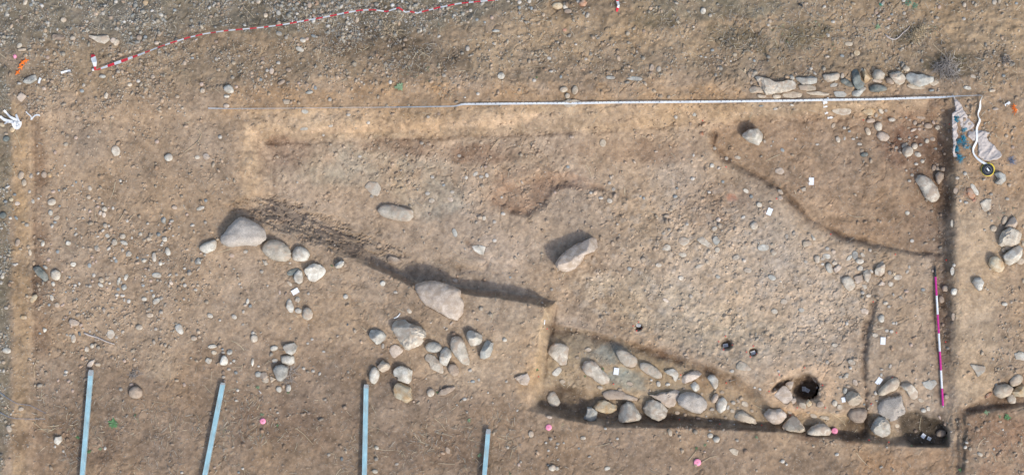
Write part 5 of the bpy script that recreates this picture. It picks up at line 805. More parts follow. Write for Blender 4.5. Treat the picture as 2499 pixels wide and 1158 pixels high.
IND = set(order[:NBIG + 290])
autos = {}
for i in order:
    s = STONES[i]
    if i not in IND: continue
    if s['label']: continue
    best = min(LAND, key=lambda l: math.hypot(l[1][0]-s['c'][0], l[1][1]-s['c'][1]) + (1e6 if l[1] == s['c'] else 0))
    d = int(((math.degrees(math.atan2(s['c'][1]-best[1][1], s['c'][0]-best[1][0])) + 22.5) % 360)//45)
    sz = s['size']; word = 'big' if sz > 35 else ('hand-sized' if sz > 17 else ('small' if sz > 10 else 'tiny'))
    shp = 'flush ' if s['st'] == 'f' else ''
    shp += ('angular' if s['ang'] else ('long' if s['asp'] > 1.6 else ('oval' if s['asp'] > 1.22 else 'round')))
    base = '%s %s %s %s' % (word, CW[s['col']], shp, 'stone' if sz > 17 else 'pebble')
    autos.setdefault((base, DIRN[d] + ' ' + best[0]), []).append((math.hypot(best[1][0]-s['c'][0], best[1][1]-s['c'][1]), i))
ORD = ['nearest', 'second nearest', 'third nearest', 'fourth nearest', 'fifth nearest', 'sixth nearest', 'seventh nearest', 'eighth nearest']
for (base, rel), lst in autos.items():
    lst.sort()
    for q, (dd_, i) in enumerate(lst):
        STONES[i]['label'] = (base + ' ' + rel) if len(lst) == 1 else (base + ' ' + rel + ', ' + ORD[min(q, 7)] + ' of them')
rest = []
for i, s in enumerate(STONES):
    if i in IND:
        nm = 'boulder' if s['size'] > 34 else ('cobble' if s['size'] > 17 else 'pebble')
        if s.get('cat') == 'sherd': nm = 'terracotta_sherd'
        o = obj(nm, s['me'], loc=s['loc']); s['me'].name = nm
        tag(o, s['label'], s.get('cat') or {'boulder': 'boulder', 'cobble': 'stone', 'pebble': 'pebble'}[nm], {'boulder': 'boulders and large stones of the dig', 'cobble': 'cobbles lying about the dig', 'pebble': 'pebbles lying about the dig'}.get(nm))
        s['obj'] = o
    else: rest.append(s)
# the smallest ones, past three hundred, as one object with the earth-toned colours of their kind
if rest:
    VV_ = []; FF_ = []; CC_ = []; off = 0
    SCOL = {'g': (.36,.32,.265), 'b': (.27,.285,.275), 't': (.37,.295,.215), 'p': (.41,.315,.25), 'w': (.46,.425,.365), 'd': (.15,.165,.165), 'o': (.43,.32,.215), 'k': (.27,.205,.155), 'r': (.40,.22,.15), 'm': (.36,.31,.27)}
    tris = []
    for s in rest:
        me = s['me']; me.calc_loop_triangles(); a = np.empty(len(me.loop_triangles)*3, np.int32); me.loop_triangles.foreach_get('vertices', a)
        tris.append(a.reshape(-1, 3) + off); VV_.append(s['V'] + np.array(s['loc'])); off += len(s['V'])
        c = np.array(SCOL[s['col']])*random.uniform(.8, 1.15); CC_.append(np.tile(c, (len(s['V']), 1)))
        bpy.data.meshes.remove(me)
    o = obj('small_pebbles', fastmesh('small_pebbles', np.concatenate(VV_), np.concatenate(tris), M_GRIT, np.concatenate(CC_)))
    tag(o, 'the many small pebbles strewn over platform and trench floor', 'pebbles', kind='stuff')
# ground mesh, split into ground / trench wall / trench floor with shared borders and shared normals
kz = PXM*(HC - Z)/HC
VX = (GX - W0/2)*kz; VY = -(GY - H0/2)*kz
VV = np.stack([VX, VY, Z], -1)
du = np.gradient(VV, axis=1); dv = np.gradient(VV, axis=0)
NRM = np.cross(dv, du); NRM /= np.linalg.norm(NRM, axis=-1, keepdims=True)
NRM *= np.sign(NRM[..., 2:3] + 1e-9)
ny, nx = GX.shape
idx = np.arange(nx*ny).reshape(ny, nx)
quads = np.stack([idx[1:, :-1], idx[1:, 1:], idx[:-1, 1:], idx[:-1, :-1]], -1).reshape(-1, 4)
tc_ = ((tD[1:, 1:] + tD[:-1, :-1])/2).ravel()
cls = np.where(tc_ <= .02, 0, np.where(tc_ < .98, 1, 2))
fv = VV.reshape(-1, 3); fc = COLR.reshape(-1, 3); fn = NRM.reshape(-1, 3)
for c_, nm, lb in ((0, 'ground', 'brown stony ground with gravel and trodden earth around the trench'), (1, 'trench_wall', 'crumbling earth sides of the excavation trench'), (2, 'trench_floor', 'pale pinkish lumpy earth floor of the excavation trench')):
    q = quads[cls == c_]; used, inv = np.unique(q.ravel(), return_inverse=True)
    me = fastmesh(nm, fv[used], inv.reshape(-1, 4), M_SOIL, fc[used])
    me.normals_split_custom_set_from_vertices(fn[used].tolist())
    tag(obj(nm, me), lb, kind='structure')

# ------------------------------------------------------------------ loose gravel, grit and dry stalks (uncountable)
def near(A, X, Y):
    i, j = gi(X, Y); return A[j, i]
DENS = np.zeros(GX.shape) + .16
DENS += 2.8*grav + 1.7*gravL + .85*topz + .85*pebbly + .25*region([(80,300),(560,300),(520,900),(80,900)], 40, 3)
DENS += 1.1*region([(20,120),(520,90),(900,100),(1000,200),(700,215),(300,280),(60,290)], 30, 4)
DENS += .7*region([(2340,240),(2499,240),(2499,560),(2400,520),(2340,500)], 12, 2) + .6*region([(2430,600),(2499,560),(2499,990),(2420,930)], 20, 2)
DENS += .7*region([(2375,1015),(2499,1005),(2499,1200),(2350,1200)], 14, 2)
DENS += 1.0*blob(2240,330,80,60,20) + .45*region([(640,345),(1350,330),(1400,480),(1200,520),(700,420)], 20, 2) + .25*rubble*(fbm(GX, GY, 60, 2, 150) > 0)
DENS += .45*blob(710,1030,120,45) + .4*blob(180,980,100,90) + .9*blob(1960,1078,90,10,3)+ .8*blob(2130,1085,90,8) + .5*blob(1690,1050,60,10) + .8*(blob(530,860,60,30) + blob(90,830,30,120)) + .6*blob(380,620,70,60)
DENS *= 1 - .75*region([(2335,510),(2420,560),(2420,950),(2340,985)], 12, 2); DENS *= 1 - .6*wallN
DENS *= np.clip(.35 + 1.7*fbm(GX, GY, 60, 4, 161, .6) + .6*fbm(GX, GY, 14, 2, 165), .04, 2.2)
DENS = np.clip(DENS, 0, 4); DENS[BLOCK] = 0
def scatter(n, dens, smp=3.2, lo=-60, pad=60):
    X = RNG.uniform(lo, W0 + pad, n); Y = RNG.uniform(lo, H0 + pad, n)
    keep = RNG.random(n)*smp < near(dens, X, Y); return X[keep], Y[keep]
ICO_T = (1 + 5**.5)/2
ICV = np.array([(-1,ICO_T,0),(1,ICO_T,0),(-1,-ICO_T,0),(1,-ICO_T,0),(0,-1,ICO_T),(0,1,ICO_T),(0,-1,-ICO_T),(0,1,-ICO_T),(ICO_T,0,-1),(ICO_T,0,1),(-ICO_T,0,-1),(-ICO_T,0,1)]); ICV /= np.linalg.norm(ICV[0])
ICF = np.array([(0,11,5),(0,5,1),(0,1,7),(0,7,10),(0,10,11),(1,5,9),(5,11,4),(11,10,2),(10,7,6),(7,1,8),(3,9,4),(3,4,2),(3,2,6),(3,6,8),(3,8,9),(4,9,5),(2,4,11),(6,2,10),(8,6,7),(9,8,1)])
OCV = np.array([(1,0,0),(0,1,0),(-1,0,0),(0,-1,0),(0,0,1.)]); OCF = np.array([(0,1,4),(1,2,4),(2,3,4),(3,0,4)])
PAL = np.array([(.35,.335,.285),(.285,.28,.25),(.41,.36,.28),(.45,.35,.26),(.32,.24,.17),(.50,.47,.41),(.39,.26,.175),(.26,.275,.26),(.60,.58,.53),(.15,.14,.125)])
PW_G = np.array([.2,.16,.17,.08,.1,.09,.03,.1,.03,.04]); PW_T = np.array([.13,.05,.27,.25,.17,.06,.05,.02,.005,0]); PW_T[-1] = 1 - PW_T.sum() if PW_T.sum() < 1 else 0
def gravel(name, label, n, smp, dlo, dhi, power, TV, TF, flat=(.45, .9), sinkf=.25, dens=None, soil=0.0, rim=0.0):
    X, Y = scatter(n, DENS if dens is None else dens, smp); m = len(X)
    size = dlo*((1 - RNG.random(m)*(1 - (dlo/dhi)**power))**(-1/power))*PXM/2
    ax = size*RNG.uniform(.95, 1.45, m); ay = size*RNG.uniform(.65, 1.0, m); az = size*RNG.uniform(*flat, m)
    rot = RNG.uniform(0, 2*np.pi, m); z = hz(X, Y); k = PXM*(HC - z)/HC
    jit = 1 + RNG.uniform(-.22, .22, (m, len(TV)))
    v = TV[None]*jit[..., None]; vx = v[..., 0]*ax[:, None]; vy = v[..., 1]*ay[:, None]; vz = v[..., 2]*az[:, None]
    tl_ = RNG.uniform(-.35, .35, m)[:, None]; vz = vz + vx*tl_
    cx = (X - W0/2)*k; cy = -(Y - H0/2)*k
    V = np.stack([vx*np.cos(rot)[:, None] - vy*np.sin(rot)[:, None] + cx[:, None], vx*np.sin(rot)[:, None] + vy*np.cos(rot)[:, None] + cy[:, None], vz + z[:, None] + az[:, None]*sinkf], -1)
    g = near(np.clip(grav + gravL + .35*topz, 0, 1), X, Y)
    pg = PAL[RNG.choice(len(PAL), m, p=PW_G/PW_G.sum())]; pt = PAL[RNG.choice(len(PAL), m, p=PW_T/PW_T.sum())]
    c = np.where((RNG.random(m) < g)[:, None], pg, pt)*RNG.uniform(.75, 1.15, m)[:, None]
    q = np.clip(soil + rim*(1 - g), 0, 1)[:, None]; c = c*(1-q) + near(COLR, X, Y)*q*RNG.uniform(.85, 1.3, m)[:, None]
    F = (TF[None] + (np.arange(m)*len(TV))[:, None, None]).reshape(-1, 3)
    o = obj(name, fastmesh(name, V.reshape(-1, 3), F, M_GRIT, np.repeat(c, len(TV), 0), smooth=True))
    tag(o, label, 'gravel', kind='stuff'); print(name, m, len(F)); return o
gravel('coarse_gravel', 'loose rounded gravel and small stones on the ground', 72000, 2.6, 4.0, 13, 2.3, ICV, ICF, flat=(.5, 1.0), sinkf=.3, soil=.22, rim=.3)
gravel('fine_grit', 'fine grit and chippings sprinkled over the earth', 330000, 2.6, 2.1, 4.4, 2.4, OCV, OCF, flat=(.6, 1.1), sinkf=.0, soil=.25, rim=.35)
clodd = np.clip(.15 + 1.5*rubble + .7*region([(650,340),(1400,330),(1340,560),(700,470)], 20, 2) + .9*region([(0,100),(2499,40),(2499,240),(0,250)], 25, 3) + 1.2*slopeD + .8*tM + .9*wallN + .45*region([(80,300),(560,300),(560,900),(80,900)], 40, 3), 0, 2.5); clodd[BLOCK] = 0
clodd *= np.clip(.6 + fbm(GX, GY, 40, 3, 171), .1, 2)
gravel('earth_clods', 'crumbs and clods of the same earth lying on the trench floor and banks', 60000, 2.4, 3.5, 14, 2.1, ICV, ICF, flat=(.3, .6), sinkf=.0, dens=clodd, soil=.92)

def stalks(name, label, n, smp, dens, L0, L1, wd_, cols, up=.02, curl=.6, cat='dry grass', clump=None):
    if clump is None: X, Y = scatter(n, dens, smp)
    else:
        cs = np.array(clump); q = RNG.integers(0, len(cs), n); rr = np.sqrt(RNG.random(n))*cs[q, 2]; aa = RNG.uniform(0, 2*np.pi, n)
        X = cs[q, 0] + rr*np.cos(aa); Y = cs[q, 1] + rr*np.sin(aa)*cs[q, 3]
    m = len(X); L = RNG.uniform(L0, L1, m)*RNG.uniform(.4, 1, m); a = RNG.uniform(0, 2*np.pi, m); bend = RNG.normal(0, curl, m); S = 4
    px = np.zeros((m, S+1)); py = np.zeros((m, S+1)); px[:, 0] = X; py[:, 0] = Y
    for s in range(S):
        px[:, s+1] = px[:, s] + np.cos(a)*L/S; py[:, s+1] = py[:, s] + np.sin(a)*L/S; a = a + bend/S
    hgt = RNG.uniform(.15, 1, m)*up; prof = np.array([.1, .7, 1, .8, .25])
    z = hz(px, py) + .003 + hgt[:, None]*prof[None]; k = PXM*(HC - z)/HC
    x = (px - W0/2)*k; y = -(py - H0/2)*k
    dx = np.gradient(x, axis=1); dy = np.gradient(y, axis=1); l = np.hypot(dx, dy) + 1e-9
    wdv = (wd_*RNG.uniform(.6, 1.3, m)*PXM/2)[:, None]*np.array([1, 1, .9, .7, .35])[None]
    A = np.stack([x - dy/l*wdv, y + dx/l*wdv, z], -1); B = np.stack([x + dy/l*wdv, y - dx/l*wdv, z + wdv*.5], -1)
    V = np.stack([A, B], 2).reshape(m, -1, 3); base = np.arange(S)*2
    F = np.stack([base, base+2, base+3, base+1], -1); F = (F[None] + (np.arange(m)*(2*S+2))[:, None, None]).reshape(-1, 4)
    c = np.array(cols)[RNG.integers(0, len(cols), m)]*RNG.uniform(.7, 1.2, m)[:, None]
    o = obj(name, fastmesh(name, V.reshape(-1, 3), F, M_STRAW, np.repeat(c, 2*S+2, 0), smooth=False))
    tag(o, label, cat, kind='stuff'); print(name, m); return o
gd = .35*topz + 1.0*grav + .7*gravL + .6*region([(2335,200),(2499,180),(2499,520),(2335,500)], 15, 2)
gd += 1.6*(blob(1810,95,100,34,10) + blob(1960,80,90,50) + blob(1600,50,90,22) + blob(2320,165,60,30) + blob(2230,85,60,30) + blob(960,130,160,40,8) + blob(870,60,100,40) + blob(1080,160,70,60) + blob(2020,180,90,20) + blob(1950,30,300,25)).clip(0, 1.2)
gd += .8*region([(90,960),(220,930),(560,1040),(1260,1020),(1350,1158),(100,1180)], 40, 4) + .5*blob(2480,700,60,120) + .5*blob(2470,1080,100,60) + .8*blob(580,1010,60,120)
gd += .7*blob(1200,225,120,25)
gd *= np.clip(.45 + 1.5*fbm(GX, GY, 55, 3, 181), 0, 2); gd *= 1 - tD; gd[BLOCK] = 0; gd += .05
TAN = [(.42,.35,.24),(.50,.43,.31),(.33,.28,.20),(.25,.22,.17),(.38,.35,.29)]
GRY = [(.26,.245,.225),(.34,.32,.29),(.17,.15,.13),(.20,.19,.165)]
stalks('dry_grass', 'dry straw-coloured grass stalks scattered over the ground', 36000, 1.6, gd, 7, 26, .95, TAN, up=.02)
stalks('dead_weed_litter', 'grey tangle of dead weeds and roots on the upper ground', 34000, 1.7, np.clip(gd*1.1 - .25, 0, 3), 5, 18, .9, GRY, up=.025, curl=1.4)
gg = 1.2*(blob(1970,85,70,35,20) + blob(1890,80,60,20) + blob(1085,35,60,25) + blob(1030,170,60,25) + blob(1370,1036,14,5) + blob(1170,1115,26,16) + blob(2460,520,40,12) + blob(2270,70,30,20)).clip(0, 1) + .05*region([(150,980),(1250,1000),(1300,1158),(200,1158)], 40, 4); gg[BLOCK] = 0
stalks('sparse_green_grass', 'sparse thin greenish grass among the dry stalks', 9000, 1.5, gg, 6, 15, .9, [(.13,.21,.11),(.20,.26,.15),(.16,.22,.17)], up=.03, cat='grass')
stalks('long_straws', 'single long pale straws lying on the earth', 1500, 1.5, np.clip(gd + .12, 0, 1), 22, 60, .9, [(.52,.45,.31),(.44,.38,.27)], up=.012, curl=.5, cat='straw')

# ------------------------------------------------------------------ measuring tape and its reel
def path3(t, pts, up):
    out = []
    for p in pts:
        x, y = tl(t, p[0], p[1]); out.append((x, y, up))
    return out
def ribbon(pts, name, mat, parent, seg=None, thick=.0012):
    """pts: (X, Y, up, width_m, roll) ; a thin band with real thickness, rolled about its run"""
    V = []; F = []; MI = []
    W = []
    for (X, Y, up, wdt, roll) in pts: W.append(np.array(P(X, Y, hzs(X, Y, 3) + up)))
    for i, (X, Y, up, wdt, roll) in enumerate(pts):
        d = W[min(i+1, len(W)-1)] - W[max(i-1, 0)]; d /= np.linalg.norm(d) + 1e-9
        s = np.cross(d, (0, 0, 1)); s /= np.linalg.norm(s) + 1e-9; u = np.cross(s, d)
        a = R(roll); sv = s*math.cos(a) + u*math.sin(a); nv = -s*math.sin(a) + u*math.cos(a)
        for (p, q) in ((-.5, .5), (.5, .5), (.5, -.5), (-.5, -.5)): V.append(tuple(W[i] + sv*wdt*p + nv*thick*q))
    for i in range(len(pts)-1):
        for k in range(4):
            j = (k+1) % 4; F.append((i*4+k, i*4+j, i*4+4+j, i*4+4+k)); MI.append(seg(i) if seg else 0)
    F.append((3, 2, 1, 0)); b = (len(pts)-1)*4; F.append((b, b+1, b+2, b+3)); MI += [0, 0]
    me = mesh(name, V, F, mat)
    if isinstance(mat, (list, tuple)): me.polygons.foreach_set('material_index', MI)
    return me, W
def dense(pts, n_per=None, step=6.0):
    """linear resample of (X, Y, ...) tuples"""
    out = []
    for a, b in zip(pts[:-1], pts[1:]):
        n = max(1, int(math.hypot(b[0]-a[0], b[1]-a[1])/step))
        for i in range(n): out.append(tuple(a[k] + (b[k]-a[k])*i/n for k in range(len(a))))
    out.append(tuple(pts[-1])); return out
def smoothpts(pts, it=3):
    A = np.array(pts, float)
    for _ in range(it):
        B = A.copy(); B[1:-1] = .25*A[:-2] + .5*A[1:-1] + .25*A[2:]; A = B
    return [tuple(r) for r in A]
def local(me, origin):
    for v in me.vertices: v.co = (v.co[0]-origin[0], v.co[1]-origin[1], v.co[2]-origin[2])
    return me
org = P(2409, 414, float(hz(2409, 414)))
mt = empty('measuring_tape', org)
tag(mt, 'white measuring tape stretched along the north edge, curling down to its black reel', 'measuring tape')
tw = .032
run = [(508,264,.03,.018,30),(560,265,.03,.024,60),(700,264,.03,.022,68),(860,262,.03,.022,72),(900,262,.03,.022,66),(1000,261,.03,.024,50),(1115,259,.03,.02,40),(1125,254,.03,.03,15),(1330,252,.03,tw,5),(1400,252,.06,tw,4),(1500,250,.04,tw,3),(1750,248,.035,tw,3),(1960,245,.035,tw,2),(2000,244,.035,tw,4),(2150,242,.04,tw,2),(2230,239,.05,tw,8),(2300,237,.05,.030,20),(2340,234,.05,.02,50),(2395,232,.05,.014,60),(2402,232,.05,.014,60),(2394,240,.045,.012,62),(2391,250,.04,.028,30),(2394,262,.035,.036,5),(2386,276,.035,.03,35),(2386,286,.03,.02,60),(2395,291,.035,.04,10),(2388,301,.035,.032,30),(2383,312,.03,.032,20),(2384,330,.03,.036,10),(2385,345,.03,.03,25),(2376,358,.03,.04,10),(2373,368,.03,.026,30),(2378,380,.03,.03,20),(2390,391,.03,.036,15),(2403,399,.03,.036,5),(2410,402,.035,.036,0)]
run = [(a, b, c, d*.92, e) for a, b, c, d, e in run]
rp = smoothpts(dense(run, step=5), 3)
me, Wp = ribbon(rp, 'tape_blade', M_TAPEW, mt); obj('tape_blade', local(me, org), mt)
MV = []
for i in range(0, len(rp)):
    X, Y, up, wdt, roll = rp[i]
    if X < 1120 or X > 2330 or i % 2: continue
    big = (i//2) % 5 == 0; L_ = .55 if big else .28
    wp = Wp[i]; w_ = wdt*.5
    v, f = box(wp[0], wp[1] + w_*(1 - L_) - .002, wp[2] + .0022 + wdt*abs(math.sin(R(roll)))*.2, .008 if not big else .014, w_*L_*2*.8, .0012); MV.append((v, f))
v, f = join(MV); obj('graduation_marks', local(mesh('graduation_marks', v, f, M_INK), org), mt).__setitem__('kind', 'stuff')
case_v, case_f = lathe([(.060,0),(.078,.002),(.082,.008),(.082,.022),(.076,.030),(.045,.031),(.042,.026),(.034,.026),(.032,.030),(.012,.031)], 40)
cs = obj('reel_case', mesh('reel_case', case_v, case_f, M_BLK, True), mt); cs.location = (0, 0, .012); cs.data.set_sharp_from_angle(angle=R(35))
yv, yf = lathe([(.078,0),(.093,.002),(.094,.012),(.088,.016),(.080,.016)], 40)
yr = obj('yellow_rim', mesh('yellow_rim', yv, yf, M_YEL, True), mt); yr.location = (.008, .004, .002)
hv, hf = tube([(.044*math.cos(a), .044*math.sin(a), 0) for a in np.linspace(0, 2*np.pi, 30)], .0035, 5)
hr = obj('hub_ring', mesh('hub_ring', hv, hf, M_INK), cs); hr.location = (0, 0, .031)
v, f = box(0, 0, .034, .052, .018, .007); ch = obj('winding_crank', mesh('winding_crank', v, f, M_WPOLE), cs); ch.rotation_euler = (0, 0, R(-55))

# ------------------------------------------------------------------ red and white barrier tape
bt = dense([(*tl('T0', 664, 492), .05, .016, 20),(*tl('T0', 690, 492), .05, .016, 20),(*tl('T0', 712, 484), .05, .022, 20),(*tl('T0', 760, 467), .05, .036, 20),(*tl('T0', 840, 440), .06, .042, 12),(*tl('T0', 920, 410), .06, .036, 25),(*tl('T0', 990, 385), .06, .028, 30),(*tl('T0', 1060, 358), .06, .018, 30),(*tl('T0', 1130, 330), .06, .016, 30),(*tl('T0', 1220, 300), .06, .020, 20),(*tl('T0', 1330, 266), .06, .020, 20),(*tl('T0', 1448, 239), .06, .016, 20),
   (*tl('T1', 60, 230), .06, .015, 30),(*tl('T1', 150, 217), .06, .017, 20),(*tl('T1', 400, 195), .07, .017, 20),(*tl('T1', 550, 175), .07, .018, 20),(*tl('T1', 650, 157), .07, .020, 20),(*tl('T1', 850, 121), .08, .018, 20),(*tl('T1', 1000, 90), .08, .022, 20),(*tl('T1', 1100, 73), .08, .018, 20),(*tl('T1', 1195, 70), .07, .016, 20),(*tl('T1', 1283, 83), .05, .018, 20),(*tl('T1', 1370, 55), .06, .02, 20),(*tl('T1', 1418, 87), .05, .018, 20),
   (*tl('T2', 0, 82), .05, .018, 20),(*tl('T2', 52, 93), .05, .018, 20),(*tl('T2', 200, 55), .06, .02, 20),(*tl('T2', 350, 25), .06, .018, 20),(*tl('T2', 600, 0), .06, .02, 20),(*tl('T2', 800, -30), .06, .02, 20)], step=5.5)
seg_d = np.concatenate([[0], np.cumsum([math.hypot(b[0]-a[0], b[1]-a[1]) for a, b in zip(bt[:-1], bt[1:])])])
me, Wb = ribbon(bt, 'barrier_tape', [M_TAPER, M_TAPEW], None, seg=lambda i: int((seg_d[i] + (0 if seg_d[i] < 110 else 4))/(16.5)) % 2)
borg = P(234, 171, float(hz(234, 171)))
bo = empty('barrier_tape', borg); tag(bo, 'long red and white striped barrier tape snaking across the upper gravel', 'barrier tape')
obj('striped_band', local(me, borg), bo)
fl = dense([(*tl('T0', 668, 494), .03, .012, 0),(*tl('T0', 672, 478), .05, .030, 10),(*tl('T0', 668, 440), .09, .066, 8),(*tl('T0', 660, 410), .07, .070, -8),(*tl('T0', 655, 388), .04, .050, 20),(*tl('T0', 662, 384), .03, .03, 40)], step=2.5)
me, _ = ribbon(fl, 'loose_tail', [M_TAPER, M_TAPEW], None, seg=lambda i: 1 if (3 <= i <= 11 or i >= 22) else 0)
obj('loose_tail', local(me, borg), bo)
v, f = lathe([(.016,0),(.018,.006),(.012,.012),(.004,.014)], 12); kn = obj('knot', mesh('knot', v, f, M_TAPEW), bo); g_ = G(*tl('T0', 661, 494)); kn.location = (g_[0]-borg[0], g_[1]-borg[1], g_[2]-borg[2]+.02)
me, _ = ribbon(dense([(1506,-8,.04,.03,10),(1507,3,.05,.036,10),(1510,14,.06,.030,20),(1507,22,.04,.036,-10),(1505,29,.02,.022,30)], step=2.5), 'barrier_tape_scrap', [M_TAPER, M_TAPEW], None, seg=lambda i: 1 if 4 <= i <= 9 else 0)
tag(obj('barrier_tape_scrap', me), 'short curved strip of red and white tape at the top edge', 'tape strip')

# ------------------------------------------------------------------ ranging pole
pa = np.array(P(2281, 640, hzs(2281, 640, 6) + .035)); pb = np.array(P(2301.5, 993, hzs(2301, 993, 6) + .035))
rpole = empty('ranging_pole', tuple(pa)); tag(rpole, 'magenta and white banded ranging pole with black point lying by the east side', 'ranging pole')
def along(Y): t = (Y - 640)/(993 - 640); return pa + (pb - pa)*t - pa
def cyl(a, b, ra, rb, nm, mt_, n=12):
    v, f = tube([a, b], [ra, rb], n); me = mesh(nm, v, f, mt_, True); me.set_sharp_from_angle(angle=R(40)); return obj(nm, me, rpole)
v, f = tube([along(640), along(658), along(675)], [.001, .012, .014], 12); obj('black_point', mesh('black_point', v, f, M_BLK, True), rpole)
cuts = [675, 721, 767, 813, 857, 903, 947, 989.5]
for i in range(7):
    m_ = M_MAG if i % 2 == 0 else M_WPOLE
    o = cyl(along(cuts[i]), along(cuts[i+1] - .25), .0145, .0145, 'magenta_band' if i % 2 == 0 else 'white_band', m_)
cyl(along(989.5), along(993), .011, .008, 'metal_ferrule', M_STEEL)

# ------------------------------------------------------------------ blue metal bars, running out of the frame at the bottom
def bar(xt, yt, xb, yb, wpx, z1, z2, label, bare):
    ext = 1.55; xb2, yb2 = xt + (xb-xt)*ext, yt + (yb-yt)*ext
    A = np.array(P(xt, yt, hzs(xt, yt) + z1)); B = np.array(P(xb2, yb2, hzs(xb, yb) + z2))
    d = B - A; L_ = np.linalg.norm(d); root = empty('metal_bar', tuple(A)); tag(root, label, 'metal bar', 'blue galvanised bars laid on the lower left platform')
    root.rotation_euler = (0, -math.asin(d[2]/L_), math.atan2(d[1], d[0])); w_ = wpx*PXM; hh = w_*.8; t = .004
    def shell(x0, x1):
        # hollow square section with a ribbed top
        prof = [(-w_/2, -hh), (-w_/2, -.003), (-w_/2+.003, 0), (-w_*.30, 0), (-w_*.27, -.003), (-w_*.20, -.003), (-w_*.17, 0), (-w_*.04, 0), (-w_*.02, -.003), (w_*.02, -.003), (w_*.04, 0), (w_*.17, 0), (w_*.20, -.003), (w_*.27, -.003), (w_*.30, 0), (w_/2-.003, 0), (w_/2, -.003), (w_/2, -hh),
                (w_/2-t, -hh), (w_/2-t, -t-.003), (-w_/2+t, -t-.003), (-w_/2+t, -hh)]
        n = len(prof); V = [(x0, y, z) for y, z in prof] + [(x1, y, z) for y, z in prof]; F = [(i, (i+1) % n, n+(i+1) % n, n+i) for i in range(n)]
        return V, F
    x0 = 0
    if bare:
        v, f = shell(0, bare*PXM); obj('bare_end', mesh('bare_end', v, f, M_BARR), root); x0 = bare*PXM + .0005
    v, f = shell(x0, L_); obj('ribbed_profile', mesh('ribbed_profile', v, f, M_BAR), root)
    v1, f1 = box(L_/2 + .01, -w_/2 - .0015, -hh*.5, L_ - .03, .003, hh); v2, f2 = box(L_/2 + .01, w_/2 + .0015, -hh*.5, L_ - .03, .003, hh)
    obj('side_flange', mesh('side_flange', v1, f1, M_BARG), root); obj('side_flange', mesh('side_flange', v2, f2, M_BARG), root)
    v, f = box(L_/2 + .03, 0, -hh + .001, L_ - .07, w_*.8, .002); obj('bottom_web', mesh('bottom_web', v, f, M_BARIN), root)
    return root
bar(221.5, 902, 200, 1160, 10.5, .09, .14, 'leftmost blue metal bar with a bare grey end, lying on the lower left platform', 14)
bar(544, 933, 499, 1160, 10.5, .09, .14, 'most slanted blue metal bar, second from the left, on the lower left platform', 5)
bar(893.5, 937, 889, 1160, 10.5, .09, .14, 'upright blue metal bar with the pale oblong cobble at its end', 9)
bar(1192, 1046, 1182, 1160, 10, .09, .14, 'shortest and palest blue metal bar, rightmost of the four', 12)

# ------------------------------------------------------------------ find cards, discs and red pins
def card(t, x, y, w_, h_, ang, label, ink=2, up=.012, group='white find cards laid on the excavation', tilt=None, dark=False):
    X, Y = tl(t, x, y); z = hzs(X, Y, 3) + up; p = P(X, Y, z)
    root = empty('find_card', p, R(-ang)); tag(root, label, 'card', group)
    if tilt: root.rotation_euler = (R(tilt[0]), R(tilt[1]), R(-ang))
    W_, H_ = w_*PXM, h_*PXM; v, f = box(0, 0, 0, W_, H_, .0025)
    v = [(a, b, c + .004*math.sin(a/W_*3)) for a, b, c in v]; obj('sheet', mesh('sheet', v, f, M_WHITE), root)
    parts = []
    rr = random.Random(int(X))
    n = 2 if not dark else 5
    for i in range(n):
        yy = H_*(.3 - .6*i/(n-1)); ln = W_*rr.uniform(.35, .6) if not dark else W_*.72
        parts.append(box(rr.uniform(-.06, .06)*W_, yy, .0032 + .002, ln, H_*(.012 if not dark else .045), .0006))
    v, f = join(parts); obj('faint_marks', mesh('faint_marks', v, f, M_INK), root); return root
card('PX', 1980, 442, 12, 18, 2, 'white card on the brown upper right floor, inside the curved ledge')
card('PX', 1878, 516, 12, 18, 22, 'white tilted card just left of the curved ledge, middle right')
card('PX', 2155, 831, 12, 18, 3, 'white card right of the narrow groove, beside the ranging pole side')
card('PX', 2145, 929, 12, 18, 35, 'white tilted card above left of the two-toned boulder')
card('PX', 2058.5, 974.5, 9, 12, -10, 'small white card left of the block-like tan boulder')
card('PX', 1504, 905, 12.5, 17, 8, 'white card in the stone strip between kidney-shaped and oval boulders')
card('PX', 720.5, 710.5, 18, 12.5, -30, 'white landscape card alone on the left platform under the pale pitted rock')
card('PX', 1558.5, 793.5, 11, 7, 5, 'small printed card inside the leftmost small post hole', dark=True, up=.03)
card('PX', 1770.5, 842, 12, 8, -12, 'small printed card inside the middle post hole', dark=True, up=.03)
card('PX', 1838, 860, 11, 9, -20, 'small printed card inside the rightmost of the three small post holes', dark=True, up=.03)
card('PX', 1962, 948, 9, 11, 0, 'left one of two overlapping printed cards in the large post hole', dark=True, up=.06)
card('PX', 1970, 951.5, 11, 9, 30, 'right one of two overlapping printed cards in the large post hole', dark=True, up=.075)
card('PX', 2253.5, 1062.5, 9.5, 11, 38, 'larger white card at the bottom of the dark south-east pit', dark=False, up=.03)
card('PX', 2267.5, 1069, 9, 8, 30, 'smaller speckled card right of the other in the dark south-east pit', dark=True, up=.03)
